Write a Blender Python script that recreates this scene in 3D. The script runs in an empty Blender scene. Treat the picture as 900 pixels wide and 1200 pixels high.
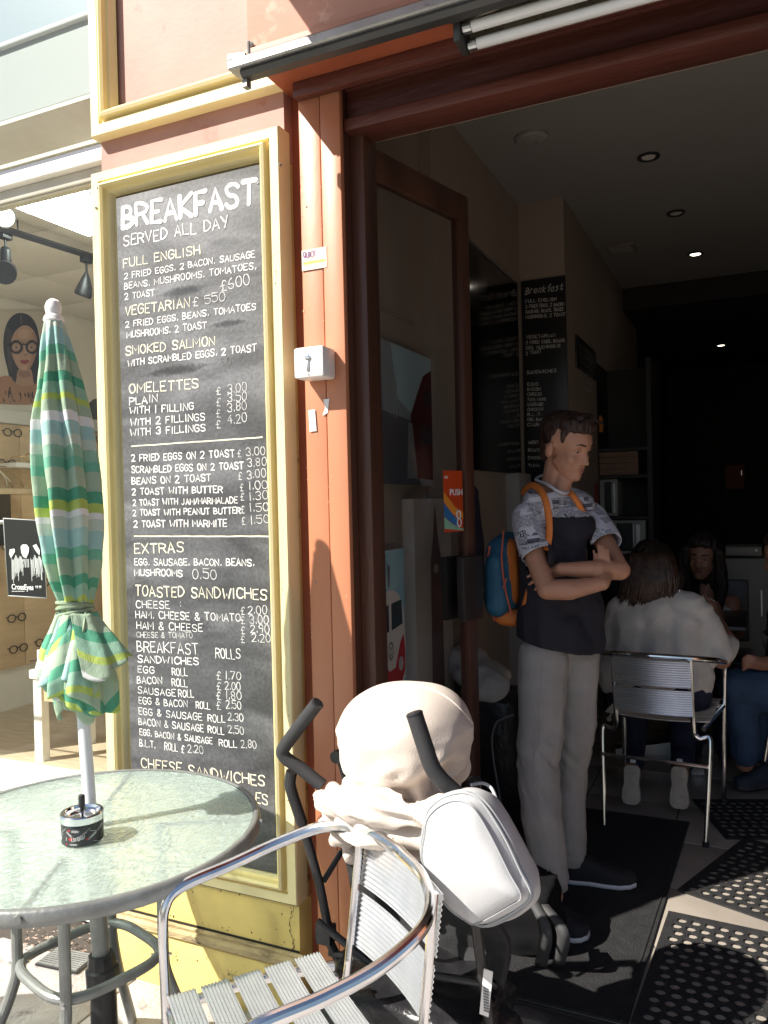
import bpy, bmesh, math, random
import numpy as np
from mathutils import Vector, Matrix, noise
random.seed(7); rng = np.random.default_rng(7)
S = bpy.context.scene
V = Vector
# ---------------------------------------------------------------- camera
YAW, PITCH, ROLL, FPX, CAMH = math.radians(24.977), math.radians(0.600), math.radians(1.3356), 933.5, 1.5
_f = np.array([-math.sin(YAW)*math.cos(PITCH), math.cos(YAW)*math.cos(PITCH), -math.sin(PITCH)])
_r0 = np.array([math.cos(YAW), math.sin(YAW), 0.0]); _d0 = np.cross(_f, _r0)
_r = _r0*math.cos(ROLL)+_d0*math.sin(ROLL); _d = -_r0*math.sin(ROLL)+_d0*math.cos(ROLL)
cam = bpy.data.cameras.new('camera'); camo = bpy.data.objects.new('camera', cam); S.collection.objects.link(camo)
cam.sensor_fit = 'HORIZONTAL'; cam.sensor_width = 36; cam.lens = 36*FPX/900; cam.clip_end = 600; cam.clip_start = .02
camo.matrix_world = Matrix([[_r[0], -_d[0], -_f[0], 0], [_r[1], -_d[1], -_f[1], 0], [_r[2], -_d[2], -_f[2], CAMH], [0, 0, 0, 1]])
S.camera = camo
# ---------------------------------------------------------------- sky, sun, exposure
sun_to = V((-.90, -1.0, 1.24)).normalized()
w = bpy.data.worlds.new('World'); S.world = w; w.use_nodes = True
nt = w.node_tree; bg = nt.nodes['Background']; sky = nt.nodes.new('ShaderNodeTexSky')
sky.sky_type = 'NISHITA'; sky.sun_disc = False
sky.sun_elevation = math.asin(sun_to.z); sky.sun_rotation = math.atan2(sun_to.x, sun_to.y)
nt.links.new(sky.outputs[0], bg.inputs[0]); bg.inputs[1].default_value = SKY_STRENGTH = 0.058
sl = bpy.data.lights.new('sun', 'SUN'); sl.energy = 4.9; sl.angle = math.radians(.5); sl.color = (1, .94, .85)
so = bpy.data.objects.new('sun', sl); S.collection.objects.link(so); so.rotation_euler = sun_to.to_track_quat('Z', 'Y').to_euler()
so.location = sun_to*30
S.view_settings.view_transform = 'Standard'; S.view_settings.look = 'None'; S.view_settings.gamma = 1
S.view_settings.exposure = 0.92
S.cycles.max_bounces = 8; S.cycles.transparent_max_bounces = 16; S.cycles.sample_clamp_indirect = 6
# ---------------------------------------------------------------- placing helpers: a photo measurement to a point on a real plane
def ray(px, py):
    a, b = (px-450)/FPX, (py-600)/FPX
    return V((_r*a+_d*b+_f).tolist())
def onz(px, py, z=0.0):
    d = ray(px, py); t = (z-CAMH)/d.z; return V((d.x*t, d.y*t, z))
def ony(px, py, y):
    d = ray(px, py); t = y/d.y; return V((d.x*t, y, CAMH+d.z*t))
def onx(px, py, x):
    d = ray(px, py); t = x/d.x; return V((x, d.y*t, CAMH+d.z*t))
# ---------------------------------------------------------------- mesh helpers
def link(o, parent=None):
    S.collection.objects.link(o)
    if parent is not None: o.parent = parent
    return o
def bm_obj(name, bm, m, parent=None, smooth=False, auto=None):
    me = bpy.data.meshes.new(name); bm.normal_update(); bm.to_mesh(me); bm.free()
    for mm in (m if isinstance(m, (list, tuple)) else [m]): me.materials.append(mm)
    if smooth or auto is not None:
        me.polygons.foreach_set('use_smooth', [True]*len(me.polygons))
    o = link(bpy.data.objects.new(name, me), parent)
    if auto is not None: me.set_sharp_from_angle(angle=math.radians(auto))
    return o
def thing(name, label, cat, loc=(0, 0, 0), group=None, rotz=0):
    o = bpy.data.objects.new(name, None); o.location = loc; o.rotation_euler[2] = rotz
    o.empty_display_size = .1
    link(o); return tag(o, label, cat, group)
def tag(o, label, cat, group=None):
    o['label'] = label; o['category'] = cat
    if group: o['group'] = group
    return o
def struct(o): o['kind'] = 'structure'; return o
def stuff(o): o['kind'] = 'stuff'; return o
class B:
    """collects shapes into one bmesh; origin (optional) is subtracted so that parts sit in their thing's space"""
    def __init__(s, org=(0, 0, 0)): s.bm = bmesh.new(); s.o = V(org)
    def box(s, a, b, bev=0, rot=None, mi=0):
        a, b = V(a)-s.o, V(b)-s.o; c = (a+b)/2; d = b-a
        r = bmesh.ops.create_cube(s.bm, size=1)
        M = Matrix.Translation(c) @ (rot.to_4x4() if rot is not None else Matrix.Identity(4)) @ Matrix.Diagonal((abs(d.x), abs(d.y), abs(d.z), 1))
        bmesh.ops.transform(s.bm, matrix=M, verts=r['verts'])
        fs = set(f for v in r['verts'] for f in v.link_faces)
        for f in fs: f.material_index = mi
        if bev:
            es = list(set(e for v in r['verts'] for e in v.link_edges))
            bmesh.ops.bevel(s.bm, geom=es, offset=bev, segments=2, affect='EDGES', profile=.5)
        return s
    def tube(s, pts, r, n=10, caps=True, mi=0, closed=False):
        pts = [V(p)-s.o for p in pts]; rs = r if isinstance(r, (list, tuple)) else [r]*len(pts)
        N = len(pts); rings = []; up = None
        for i, p in enumerate(pts):
            if closed: t = pts[(i+1) % N]-pts[i-1]
            else: t = (pts[min(i+1, N-1)]-pts[max(i-1, 0)])
            t.normalize()
            if up is None:
                up = V((0, 0, 1)) if abs(t.z) < .9 else V((1, 0, 0))
            up = (up-t*up.dot(t)).normalized(); sd = t.cross(up)
            rings.append([s.bm.verts.new(p+(up*math.cos(k*2*math.pi/n)+sd*math.sin(k*2*math.pi/n))*rs[i]) for k in range(n)])
        for i in range(N if closed else N-1):
            a, b = rings[i], rings[(i+1) % N]
            for k in range(n):
                f = s.bm.faces.new((a[k], b[k], b[(k+1) % n], a[(k+1) % n])); f.smooth = True; f.material_index = mi
        if caps and not closed:
            f = s.bm.faces.new(rings[0]); f.material_index = mi
            f = s.bm.faces.new(list(reversed(rings[-1]))); f.material_index = mi
        return s
    def lathe(s, c, prof, n=32, axis='Z', mi=0):
        c = V(c)-s.o; rings = []
        for r, z in prof:
            ring = []
            for k in range(n):
                a = k*2*math.pi/n; x, y = r*math.cos(a), r*math.sin(a)
                q = {'Z': V((x, y, z)), 'Y': V((x, z, y)), 'X': V((z, x, y))}[axis]
                ring.append(s.bm.verts.new(c+q))
            rings.append(ring)
        for a, b in zip(rings, rings[1:]):
            for k in range(n):
                f = s.bm.faces.new((a[k], a[(k+1) % n], b[(k+1) % n], b[k])); f.smooth = True; f.material_index = mi
        for ring, rv in ((rings[0], True), (rings[-1], False)):
            f = s.bm.faces.new(list(reversed(ring)) if rv else ring); f.material_index = mi
        return s
    def poly(s, pts, th=None, mi=0):
        """flat polygon, optionally given thickness along vector th"""
        vs = [s.bm.verts.new(V(p)-s.o) for p in pts]
        f = s.bm.faces.new(vs); f.material_index = mi
        if th is not None:
            th = V(th); r = bmesh.ops.extrude_face_region(s.bm, geom=[f])
            bmesh.ops.translate(s.bm, verts=[g for g in r['geom'] if isinstance(g, bmesh.types.BMVert)], vec=th)
        return s
    def grid(s, rows, mi=0, smooth=True, wrap=False):
        vs = [[s.bm.verts.new(V(p)-s.o) for p in row] for row in rows]
        for a, b in zip(vs, vs[1:]):
            n = len(a)
            for k in range(n if wrap else n-1):
                f = s.bm.faces.new((a[k], a[(k+1) % n], b[(k+1) % n], b[k])); f.smooth = smooth; f.material_index = mi
        return s
    def put(s, name, m, parent=None, auto=24, smooth=False):
        bmesh.ops.recalc_face_normals(s.bm, faces=s.bm.faces)
        return bm_obj(name, s.bm, m, parent, smooth, auto)
def spline(pts, n=8):
    """Catmull-Rom through points"""
    P = [V(p) for p in pts]; P = [P[0]*2-P[1]]+P+[P[-1]*2-P[-2]]; out = []
    for i in range(1, len(P)-2):
        for k in range(n):
            t = k/n; a, b, c, d = P[i-1], P[i], P[i+1], P[i+2]
            out.append(.5*((2*b)+(c-a)*t+(2*a-5*b+4*c-d)*t*t+(3*b-a-3*c+d)*t**3))
    out.append(P[-2]); return out
def copy_thing(src, loc=None, rotz=None, label=None):
    c = src.copy(); S.collection.objects.link(c)
    for ch in src.children:
        d = ch.copy(); S.collection.objects.link(d); d.parent = c
        for g in ch.children:
            e = g.copy(); S.collection.objects.link(e); e.parent = d
    if loc is not None: c.location = loc
    if rotz is not None: c.rotation_euler[2] = rotz
    if label: c['label'] = label
    return c
# ---------------------------------------------------------------- materials
def mat(name, col, rough=.6, metal=0, var=0, scale=8, bump=0, bscale=40, spec=.5, dirt=None, dscale=3, dth=.55, stretch=None, coat=0, sub=0, emis=0, rvar=0, detail=6):
    m = bpy.data.materials.new(name); m.use_nodes = True; t = m.node_tree; N, L = t.nodes, t.links
    p = N['Principled BSDF']; p.inputs['Roughness'].default_value = rough; p.inputs['Metallic'].default_value = metal
    p.inputs['Specular IOR Level'].default_value = spec; p.inputs['Coat Weight'].default_value = coat
    if sub: p.inputs['Subsurface Weight'].default_value = sub; p.inputs['Subsurface Radius'].default_value = (.012, .004, .002)
    c = (*col, 1); p.inputs['Base Color'].default_value = c
    tc = N.new('ShaderNodeTexCoord'); src = tc.outputs['Object']
    if stretch:
        mp = N.new('ShaderNodeMapping'); mp.inputs['Scale'].default_value = stretch; L.new(src, mp.inputs[0]); src = mp.outputs[0]
    last = None
    if var:
        n = N.new('ShaderNodeTexNoise'); n.inputs['Scale'].default_value = scale; n.inputs['Detail'].default_value = detail; L.new(src, n.inputs['Vector'])
        r = N.new('ShaderNodeMapRange'); r.inputs[1].default_value = .3; r.inputs[2].default_value = .7
        r.inputs[3].default_value = 1-var; r.inputs[4].default_value = 1+var; L.new(n.outputs[0], r.inputs[0])
        mx = N.new('ShaderNodeMix'); mx.data_type = 'RGBA'; mx.blend_type = 'MULTIPLY'; mx.inputs[0].default_value = 1
        mx.inputs[6].default_value = c; L.new(r.outputs[0], mx.inputs[7]); last = mx.outputs[2]; L.new(last, p.inputs['Base Color'])
        if rvar:
            r2 = N.new('ShaderNodeMapRange'); r2.inputs[1].default_value = .3; r2.inputs[2].default_value = .7
            r2.inputs[3].default_value = rough-rvar; r2.inputs[4].default_value = rough+rvar; L.new(n.outputs[0], r2.inputs[0]); L.new(r2.outputs[0], p.inputs['Roughness'])
    if dirt:
        n = N.new('ShaderNodeTexNoise'); n.inputs['Scale'].default_value = dscale; n.inputs['Detail'].default_value = 9; n.inputs['Roughness'].default_value = .7
        L.new(src, n.inputs['Vector'])
        r = N.new('ShaderNodeMapRange'); r.inputs[1].default_value = dth; r.inputs[2].default_value = dth+.1; L.new(n.outputs[0], r.inputs[0])
        mx = N.new('ShaderNodeMix'); mx.data_type = 'RGBA'; L.new(r.outputs[0], mx.inputs[0]); mx.inputs[7].default_value = (*dirt, 1)
        if last is not None: L.new(last, mx.inputs[6])
        else: mx.inputs[6].default_value = c
        last = mx.outputs[2]; L.new(last, p.inputs['Base Color'])
    if bump:
        n = N.new('ShaderNodeTexNoise'); n.inputs['Scale'].default_value = bscale; n.inputs['Detail'].default_value = 8; L.new(src, n.inputs['Vector'])
        b = N.new('ShaderNodeBump'); b.inputs['Strength'].default_value = bump; b.inputs['Distance'].default_value = .01
        L.new(n.outputs[0], b.inputs['Height']); L.new(b.outputs[0], p.inputs['Normal'])
    if emis: p.inputs['Emission Color'].default_value = c; p.inputs['Emission Strength'].default_value = emis
    m['p'] = 1
    return m
def glassmat(name, tint=(.9, .95, .93), gloss=.09, rough=.02, bump=0):
    m = bpy.data.materials.new(name); m.use_nodes = True; t = m.node_tree; N, L = t.nodes, t.links
    N.remove(N['Principled BSDF']); o = N['Material Output']
    tr = N.new('ShaderNodeBsdfTransparent'); tr.inputs[0].default_value = (*tint, 1)
    g = N.new('ShaderNodeBsdfGlossy'); g.inputs['Roughness'].default_value = rough
    f = N.new('ShaderNodeLayerWeight'); f.inputs[0].default_value = .5
    pw = N.new('ShaderNodeMath'); pw.operation = 'POWER'; pw.inputs[1].default_value = 5; L.new(f.outputs['Facing'], pw.inputs[0])
    a = N.new('ShaderNodeMath'); a.operation = 'MULTIPLY_ADD'; a.use_clamp = True; a.inputs[1].default_value = .9; a.inputs[2].default_value = gloss*.5; L.new(pw.outputs[0], a.inputs[0])
    x = N.new('ShaderNodeMixShader'); L.new(a.outputs[0], x.inputs[0]); L.new(tr.outputs[0], x.inputs[1]); L.new(g.outputs[0], x.inputs[2]); L.new(x.outputs[0], o.inputs[0])
    return m
M = {}
M['yellow'] = mat('yellow_paint', (.82, .67, .30), .5, var=.08, scale=5, bump=.05, bscale=60, dirt=(.42, .30, .12), dscale=14, dth=.68)
M['cream'] = mat('sunlit_yellow_paint', (.80, .69, .39), .5, var=.05, scale=6, bump=.05, bscale=60, dirt=(.5, .38, .2), dscale=25, dth=.72)  # the frame yellow lightened: sunlight on the flat bands painted into the colour
M['yellow_old'] = mat('worn_yellow_paint', (.72, .55, .19), .6, var=.2, scale=4, bump=.15, bscale=40, dirt=(.12, .09, .04), dscale=7, dth=.60)
M['wood_old'] = mat('bare_moulding', (.50, .38, .20), .7, var=.3, scale=9, bump=.5, bscale=50, dirt=(.12, .09, .06), dscale=10, dth=.56, stretch=(1, 1, 5))
M['pink'] = mat('faded_red_paint', (.46, .245, .195), .6, var=.10, scale=5, bump=.06, bscale=60, dirt=(.42, .17, .13), dscale=9, dth=.60)
M['orange'] = mat('orange_red_paint', (.52, .21, .11), .42, var=.10, scale=4, bump=.04, bscale=60, dirt=(.60, .27, .16), dscale=8, dth=.66, stretch=(1, 1, .35))
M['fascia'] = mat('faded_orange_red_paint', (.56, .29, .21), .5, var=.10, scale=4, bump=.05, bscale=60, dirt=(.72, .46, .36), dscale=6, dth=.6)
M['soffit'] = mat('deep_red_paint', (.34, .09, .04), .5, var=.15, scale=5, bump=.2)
M['lintel'] = mat('dark_red_wood', (.10, .028, .018), .45, var=.3, scale=6, bump=.3, bscale=50, stretch=(.2, 1, 1))
M['darkgap'] = mat('dark_gap', (.02, .015, .012), .8)
M['board'] = None
M['white_paint'] = mat('white_paint', (.80, .79, .76), .5, var=.04, bump=.1)
M['steel'] = mat('brushed_steel', (.62, .62, .62), .3, 1, var=.06, scale=20)
M['alu'] = mat('polished_aluminium', (.80, .80, .81), .17, 1, var=.06, scale=14, rvar=.06)
M['alu_slat'] = mat('ribbed_aluminium', (.80, .81, .82), .30, .9, var=.05, scale=25)
M['galv'] = mat('grey_painted_steel', (.24, .25, .24), .42, .35, var=.16, scale=20, bump=.15, bscale=90, dirt=(.38, .38, .36), dscale=25, dth=.62)
M['black_plastic'] = mat('black_plastic', (.02, .02, .022), .4, var=.2, scale=20, bump=.05)
M['black_metal'] = mat('black_metal', (.03, .03, .032), .38, .2, var=.2, scale=20)
M['rubber'] = mat('black_rubber', (.018, .018, .019), .72, var=.3, scale=25, bump=.5, bscale=160, dirt=(.05, .048, .045), dscale=30, dth=.62)
M['white_plastic'] = mat('white_plastic', (.82, .82, .80), .35)
M['chrome'] = mat('chrome', (.85, .85, .86), .08, 1)
M['beige_cloth'] = mat('cream_canvas', (.80, .72, .63), .85, var=.05, scale=6, bump=.25, bscale=300)
M['bag'] = mat('pale_grey_leatherette', (.58, .585, .59), .45, var=.04, scale=9, bump=.06, bscale=220)
M['zip'] = mat('grey_zip', (.40, .41, .42), .5)
M['skin'] = mat('skin', (.47, .235, .15), .5, var=.07, scale=22, bump=.08, bscale=250, sub=.12)
M['skin2'] = mat('tanned_skin', (.36, .17, .11), .5, var=.07, scale=22, sub=.1)
M['hair_brown'] = mat('brown_hair', (.028, .010, .006), .5, var=.45, scale=30, bump=.8, bscale=90, stretch=(1, 1, .2))
M['hair_dark'] = mat('dark_hair', (.022, .012, .008), .42, var=.5, scale=60, bump=.9, bscale=110, stretch=(1, 1, .12))
M['navy'] = mat('navy_jersey', (.018, .017, .026), .85, var=.15, scale=9, bump=.3, bscale=220)
M['jeans_grey'] = mat('grey_denim', (.34, .315, .295), .85, var=.10, scale=14, bump=.4, bscale=260)
M['jeans_blue'] = mat('blue_denim', (.035, .07, .14), .85, var=.16, scale=14, bump=.4, bscale=260)
M['jeans_dark'] = mat('dark_denim', (.018, .022, .05), .85, var=.16, scale=14, bump=.4, bscale=260)
M['white_cloth'] = mat('off_white_jersey', (.64, .61, .58), .9, var=.05, scale=9, bump=.3, bscale=240)
M['shoe_black'] = mat('black_shoe_mesh', (.014, .013, .015), .7, bump=.3, bscale=300)
M['shoe_white'] = mat('white_rubber_sole', (.68, .68, .70), .55, var=.06)
M['pack_orange'] = mat('orange_nylon', (.66, .19, .035), .6, var=.08, bump=.2, bscale=250)
M['pack_blue'] = mat('teal_blue_nylon', (.022, .11, .19), .6, var=.10, bump=.2, bscale=250)
M['lip'] = mat('lip', (.46, .20, .15), .45)
M['eye'] = mat('eye_dark', (.02, .012, .01), .25)
M['eye_white'] = mat('eye_white', (.30, .25, .23), .4)
M['brow'] = mat('eyebrow', (.06, .028, .016), .8)
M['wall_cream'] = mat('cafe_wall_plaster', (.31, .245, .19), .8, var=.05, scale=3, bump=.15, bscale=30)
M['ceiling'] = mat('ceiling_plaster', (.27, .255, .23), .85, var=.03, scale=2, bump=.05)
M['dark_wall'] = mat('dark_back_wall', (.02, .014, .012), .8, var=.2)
M['door_wood'] = mat('dark_stained_wood', (.085, .035, .022), .4, var=.3, scale=9, bump=.2, bscale=60, stretch=(1, 1, .12))
M['tile'] = mat('beige_floor_tile', (.34, .30, .255), .42, var=.10, scale=6, bump=.05, dirt=(.24, .21, .18), dscale=9, dth=.62)
M['grout'] = mat('dark_grout', (.07, .06, .05), .9)
M['slab'] = mat('paving_stone', (.46, .43, .41), .85, var=.16, scale=9, bump=.6, bscale=70, dirt=(.28, .25, .235), dscale=12, dth=.56)
M['ground'] = mat('ground_asphalt', (.10, .097, .092), .9, var=.2, scale=5, bump=.6, bscale=60)
M['black_board'] = mat('black_menu_panel', (.012, .012, .013), .35)
M['mirror'] = mat('dark_mirror', (.13, .12, .12), .10, 1)
M['canvas_edge'] = mat('canvas_edge', (.55, .52, .47), .8)
M['shop_wall'] = mat('shop_wall_cream', (.84, .80, .73), .7, var=.03)
M['shop_ceil'] = mat('shop_ceiling_tile', (.74, .70, .63), .8, var=.03, scale=20)
M['veneer'] = mat('light_veneer', (.70, .52, .33), .45, var=.08, scale=4, bump=.05, stretch=(1, 1, 6))
M['oak'] = mat('oak_floor', (.60, .48, .34), .4, var=.16, scale=5, bump=.08, stretch=(1.5, 14, 1))
M['green_ring'] = None
def flat(name, col, rough=.7): return mat(name, col, rough)
def flatc(col):
    k = 'c%02x%02x%02x' % tuple(int(255*max(0, min(1, c))) for c in col)
    if k not in M: M[k] = mat('paint_'+k, col, .7)
    return M[k]
# ================================================================= SETTING
FY, PY, SY = 1.95, 1.978, 2.18      # pier front, door post front, neighbour shopfront
XL, XR = -1.915, -1.207            # pier
ZF = .15                           # cafe floor
g = B().box((-150, -150, -.3), (150, 150, -.035)).put('ground', M['ground']); struct(g)
pv = struct(B().box((-6, -1.6, -.034), (4, 2.3, -.02)).put('pavement', M['grout']))
sx, sy = .62, .52; slab_mesh = []
for k in range(5):
    b = B(); b.box((-sx/2+.004, -sy/2+.004, -.05), (sx/2-.004, sy/2-.004, 0), bev=.005)
    o = b.put('paving_slab', M['slab'], pv); slab_mesh.append(o.data); bpy.data.objects.remove(o)
for i in range(10):
    for j in range(6):
        o = link(bpy.data.objects.new('paving_slab', slab_mesh[(i*3+j*2) % 5]), pv)
        o.location = (-4.3+i*sx+(j % 2)*.31, -.9+j*sy, random.uniform(-.003, .003)); o.rotation_euler = (random.uniform(-.004, .004), random.uniform(-.004, .004), 0)
# debris of small leaves and grit beside the plinth
b = B()
for _ in range(170):
    px, py = random.uniform(20, 135), random.uniform(1083, 1120)
    p = onz(px, py, .004); s = random.uniform(.003, .011); a = random.uniform(0, 6.3)
    q = [p+V((math.cos(a+k*2.1)*s, math.sin(a+k*2.1)*s*random.uniform(.4, 1), random.uniform(0, .006))) for k in range(3)]
    b.poly(q)
stuff(b.put('pavement_litter', mat('dry_leaf_litter', (.42, .30, .24), .9, var=.4, scale=40), None, auto=None))
dc = thing('drain_cover', 'small dark ribbed metal drain cover in the pavement behind the table legs', 'drain cover', onz(78, 1126, .004))
o = dc.location
b = B(); b.box((-.085, -.05, -.002), (.085, .05, .004)); b.put('plate', M['black_metal'], dc)
b = B()
for k in range(9): b.box((-.078, -.045+k*.0105, .004), (.078, -.039+k*.0105, .009))
b.put('rib', M['galv'], dc); dc.rotation_euler[2] = .1
# ---- pier with panelled frames
def moulding(x0, x1, z0, z1, y, prof, name, m, parent, m2=None):
    """mitred frame: prof = list of (inset, outward)"""
    b = B(); rows = []
    for ins, out in prof:
        rows.append([(x0+ins, y-out, z0+ins), (x1-ins, y-out, z0+ins), (x1-ins, y-out, z1-ins), (x0+ins, y-out, z1-ins)])
    b.grid(rows, smooth=False, wrap=True)
    if m2:
        for k, f in enumerate(b.bm.faces):
            seg = k//4
            f.material_index = 1 if seg in (0, 1, 2, 6, 10) else 0  # flat bands take the yellow with painted sunlight
    return b.put(name, [m, m2] if m2 else m, parent, auto=20)
pr = thing('shop_pier', 'yellow framed pier with faded pink panels beside the cafe door', 'pier', (0, 0, 0))
zfo = ony(111.4, 162.3, FY).z
B().box((XL+.01, FY+.03, 2.50), (XR-.004, 2.6, 4.3)).put('upper_panel', M['pink'], pr)
B().box((XL+.012, FY+.032, .28), (XR-.006, 2.6, 2.499)).put('backing', M['yellow_old'], pr)
prof = [(0, -.05), (0, .004), (.004, .010), (.042, .010), (.046, .002), (.054, .002), (.060, .022), (.070, .026), (.080, .020), (.084, .006), (.094, .003), (.102, -.016), (.108, -.02)]
moulding(XL, XR, .352, 2.58, FY, [(a*.72, c) for a, c in prof], 'board_frame', M['yellow'], pr, M['cream'])
moulding(XL+.005, XR+.02, zfo, 3.62, FY, [(a*.85, c) for a, c in prof], 'upper_frame', M['yellow'], pr, M['cream'])
zp1, zp0 = ony(250, 1100, FY).z, 0.0
B().box((XL+.002, FY+.004, .16), (XR-.002, 2.59, .3515), bev=.002).put('plinth_board', M['yellow_old'], pr)
b = B(); pf = [(0, .165), (.012, .168), (.02, .176), (.02, .192), (.008, .198), (.01, .207), (0, .21)]
b.grid([[(XL-.012+.0, FY-.0-o, z), (XR+.012, FY-.0-o, z)] for o, z in pf], smooth=False); b.put('plinth_moulding', M['wood_old'], pr, auto=20)
B().box((XL-.004, FY-.008, 0), (XR+.004, 2.58, .1645), bev=.004).put('plinth_base', M['yellow_old'], pr)
for (px, py) in [(331, 195), (116, 245), (118, 222)]:
    p = ony(px, py, FY); B().lathe((p.x, FY-.014, p.z), [(.001, -.003), (.004, 0), (.004, .006)], 8, 'Y').put('screw', M['galv'], pr)
# nails / chips on the frame
b = B()
for _ in range(26):
    x = random.choice([XL+.015, XR-.016])+random.uniform(-.008, .008); z = random.uniform(.4, 2.5)
    b.lathe((x, FY-.0105, z), [(random.uniform(.0008, .0022), 0), (.0006, .0015)], 6, 'Y')
stuff(b.put('paint_chip', mat('chip', (.10, .07, .04), .9), pr))
B().box((XL+.004, FY+.001, .2105), (XR-.004, FY+.0038, .2165)).put('open_joint', M['darkgap'], pr)
B().box((XL+.004, FY+.0, .3475), (XR-.004, FY+.0036, .3512)).put('open_joint', M['darkgap'], pr)
b = B(); R9 = random.Random(3)
def chip(x, z, s, y, el=1.0):
    n_ = R9.randint(5, 8); b.poly([(x+s*R9.uniform(.5, 1)*math.cos(2*math.pi*k/n_), y, z+s*el*R9.uniform(.5, 1)*math.sin(2*math.pi*k/n_)) for k in range(n_)])
for _ in range(46): chip(R9.uniform(XL+.02, XR-.02), R9.choice([.222, .226, .34, .23, R9.uniform(.22, .34)])+R9.uniform(-.004, .008), R9.uniform(.001, .0045), FY+.0030, R9.uniform(.5, 1.6))
for _ in range(26): chip(R9.uniform(XL+.02, XR-.02), R9.uniform(.01, .15), R9.uniform(.001, .005), FY-.0088, R9.uniform(.5, 1.6))
x_, z_ = XR-.020, .345
for _ in range(30): chip(x_, z_, R9.uniform(.001, .0032), FY+.0029, 1.8); x_ += R9.uniform(-.006, .005); z_ -= .0045; x_ = min(max(x_, XR-.035), XR-.008)
for _ in range(60):
    s_ = R9.choice((XL+.008, XR-.012, XR-.020)); chip(s_+R9.uniform(-.006, .006), R9.uniform(.36, 2.57), R9.uniform(.0006, .0016), FY-.0103, R9.uniform(.6, 2.5))
stuff(b.put('paint_chip', mat('bare_chip', (.13, .085, .04), .9, var=.4, scale=60), pr, auto=None))
# ---- door post
po = thing('door_post', 'orange red painted timber door post between the menu pier and the doorway', 'post', (0, 0, 0))
xj = ony(378.5, 300, PY).x; x0p = ony(351, 200, PY).x; x1p = ony(401, 250, PY).x
B().box((x0p, PY, .0), (xj-.0012, PY+.022, 2.83), bev=.003).put('board', M['orange'], po)
B().box((xj+.0012, PY-.002, .0), (x1p, PY+.020, 2.83), bev=.003).put('board', M['orange'], po)
B().box((XR-.02, PY+.045, 0), (x0p+.01, PY+.2, 2.83)).put('gap_filler', M['soffit'], po)
B().box((x0p+.011, PY+.0225, 0), (x1p-.003, PY+.14, 2.829)).put('backing_post', M['door_wood'], po)
B().box((x1p-.0028, PY+.06, ZF), (x1p+.042, PY+.145, 2.83), bev=.004).put('jamb', M['door_wood'], po)
b = B()
for _ in range(55):
    xx = R9.choice((x0p+.003, xj, x1p-.003, R9.uniform(x0p+.01, x1p-.01))); chip(xx+R9.uniform(-.002, .002), R9.uniform(.2, 2.6), R9.uniform(.0005, .0017), PY-.0026, R9.uniform(.8, 4))
stuff(b.put('paint_chip', mat('pale_chip', (.70, .45, .33), .8, var=.3, scale=50), po, auto=None))
for zz_ in (.62, 1.28, 1.95, 2.35): B().lathe((x0p+.02, PY-.0012, zz_), [(.0008, -.0006), (.0026, -.0002), (.0028, .002)], 8, 'Y').put('screw', M['galv'], po)
# ---- fascia, soffit, lintel
fa = thing('shop_fascia', 'faded red fascia boxed out above the cafe doorway', 'fascia', (0, 0, 0))
FFY = 1.80; fz = ony(291, 66, FFY).z; fx = ony(289.5, 40, FFY).x
B().box((fx, FFY, fz), (2.6, FFY+.022, 4.3), bev=.003).put('front_board', M['fascia'], fa)
b = B(); b.grid([[(fx, FFY-.012, fz-.001), (2.6, FFY-.012, fz-.001)], [(fx, FFY-.012, fz+.012), (2.6, FFY-.012, fz+.012)], [(fx, FFY-.001, fz+.018), (2.6, FFY-.001, fz+.018)]], smooth=False)
b.put('drip_edge', M['fascia'], fa)
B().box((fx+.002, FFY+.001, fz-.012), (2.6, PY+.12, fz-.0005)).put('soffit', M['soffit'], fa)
p = ony(295.5, 54.5, FFY); B().lathe((p.x, FFY-.008, p.z), [(.002, -.006), (.009, -.003), (.009, .003), (.004, .008)], 12, 'Y').put('bolt', M['galv'], fa)
li = thing('door_lintel', 'dark red timber lintel with stepped mouldings across the cafe opening', 'lintel', (0, 0, 0))
zl = ony(500, 134.5, PY+.04).z
B().box((x1p+.001, PY+.045, zl+.035), (2.6, PY+.12, fz-.0125)).put('panel', M['lintel'], li)
B().box((x1p+.0012, PY+.02, zl), (2.6, PY+.125, zl+.034), bev=.003).put('bottom_rail', M['lintel'], li)
B().box((x1p+.0012, PY+.025, zl+.115), (2.6, PY+.0445, zl+.135), bev=.003).put('middle_moulding', M['lintel'], li)
B().box((x0p, PY-.03, fz-.055), (2.6, PY-.0022, fz-.0125), bev=.003).put('upper_moulding', M['lintel'], li)
b = B(); zz = zl+.139
for k in range(7):
    for i in range(110):
        x = x1p+.02+i*.022+(k % 2)*.011
        b.box((x, PY+.036, zz+k*.0075), (x+.014, PY+.0445, zz+k*.0075+.005))
stuff(b.put('woven_grille', M['darkgap'], li, auto=None))
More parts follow.
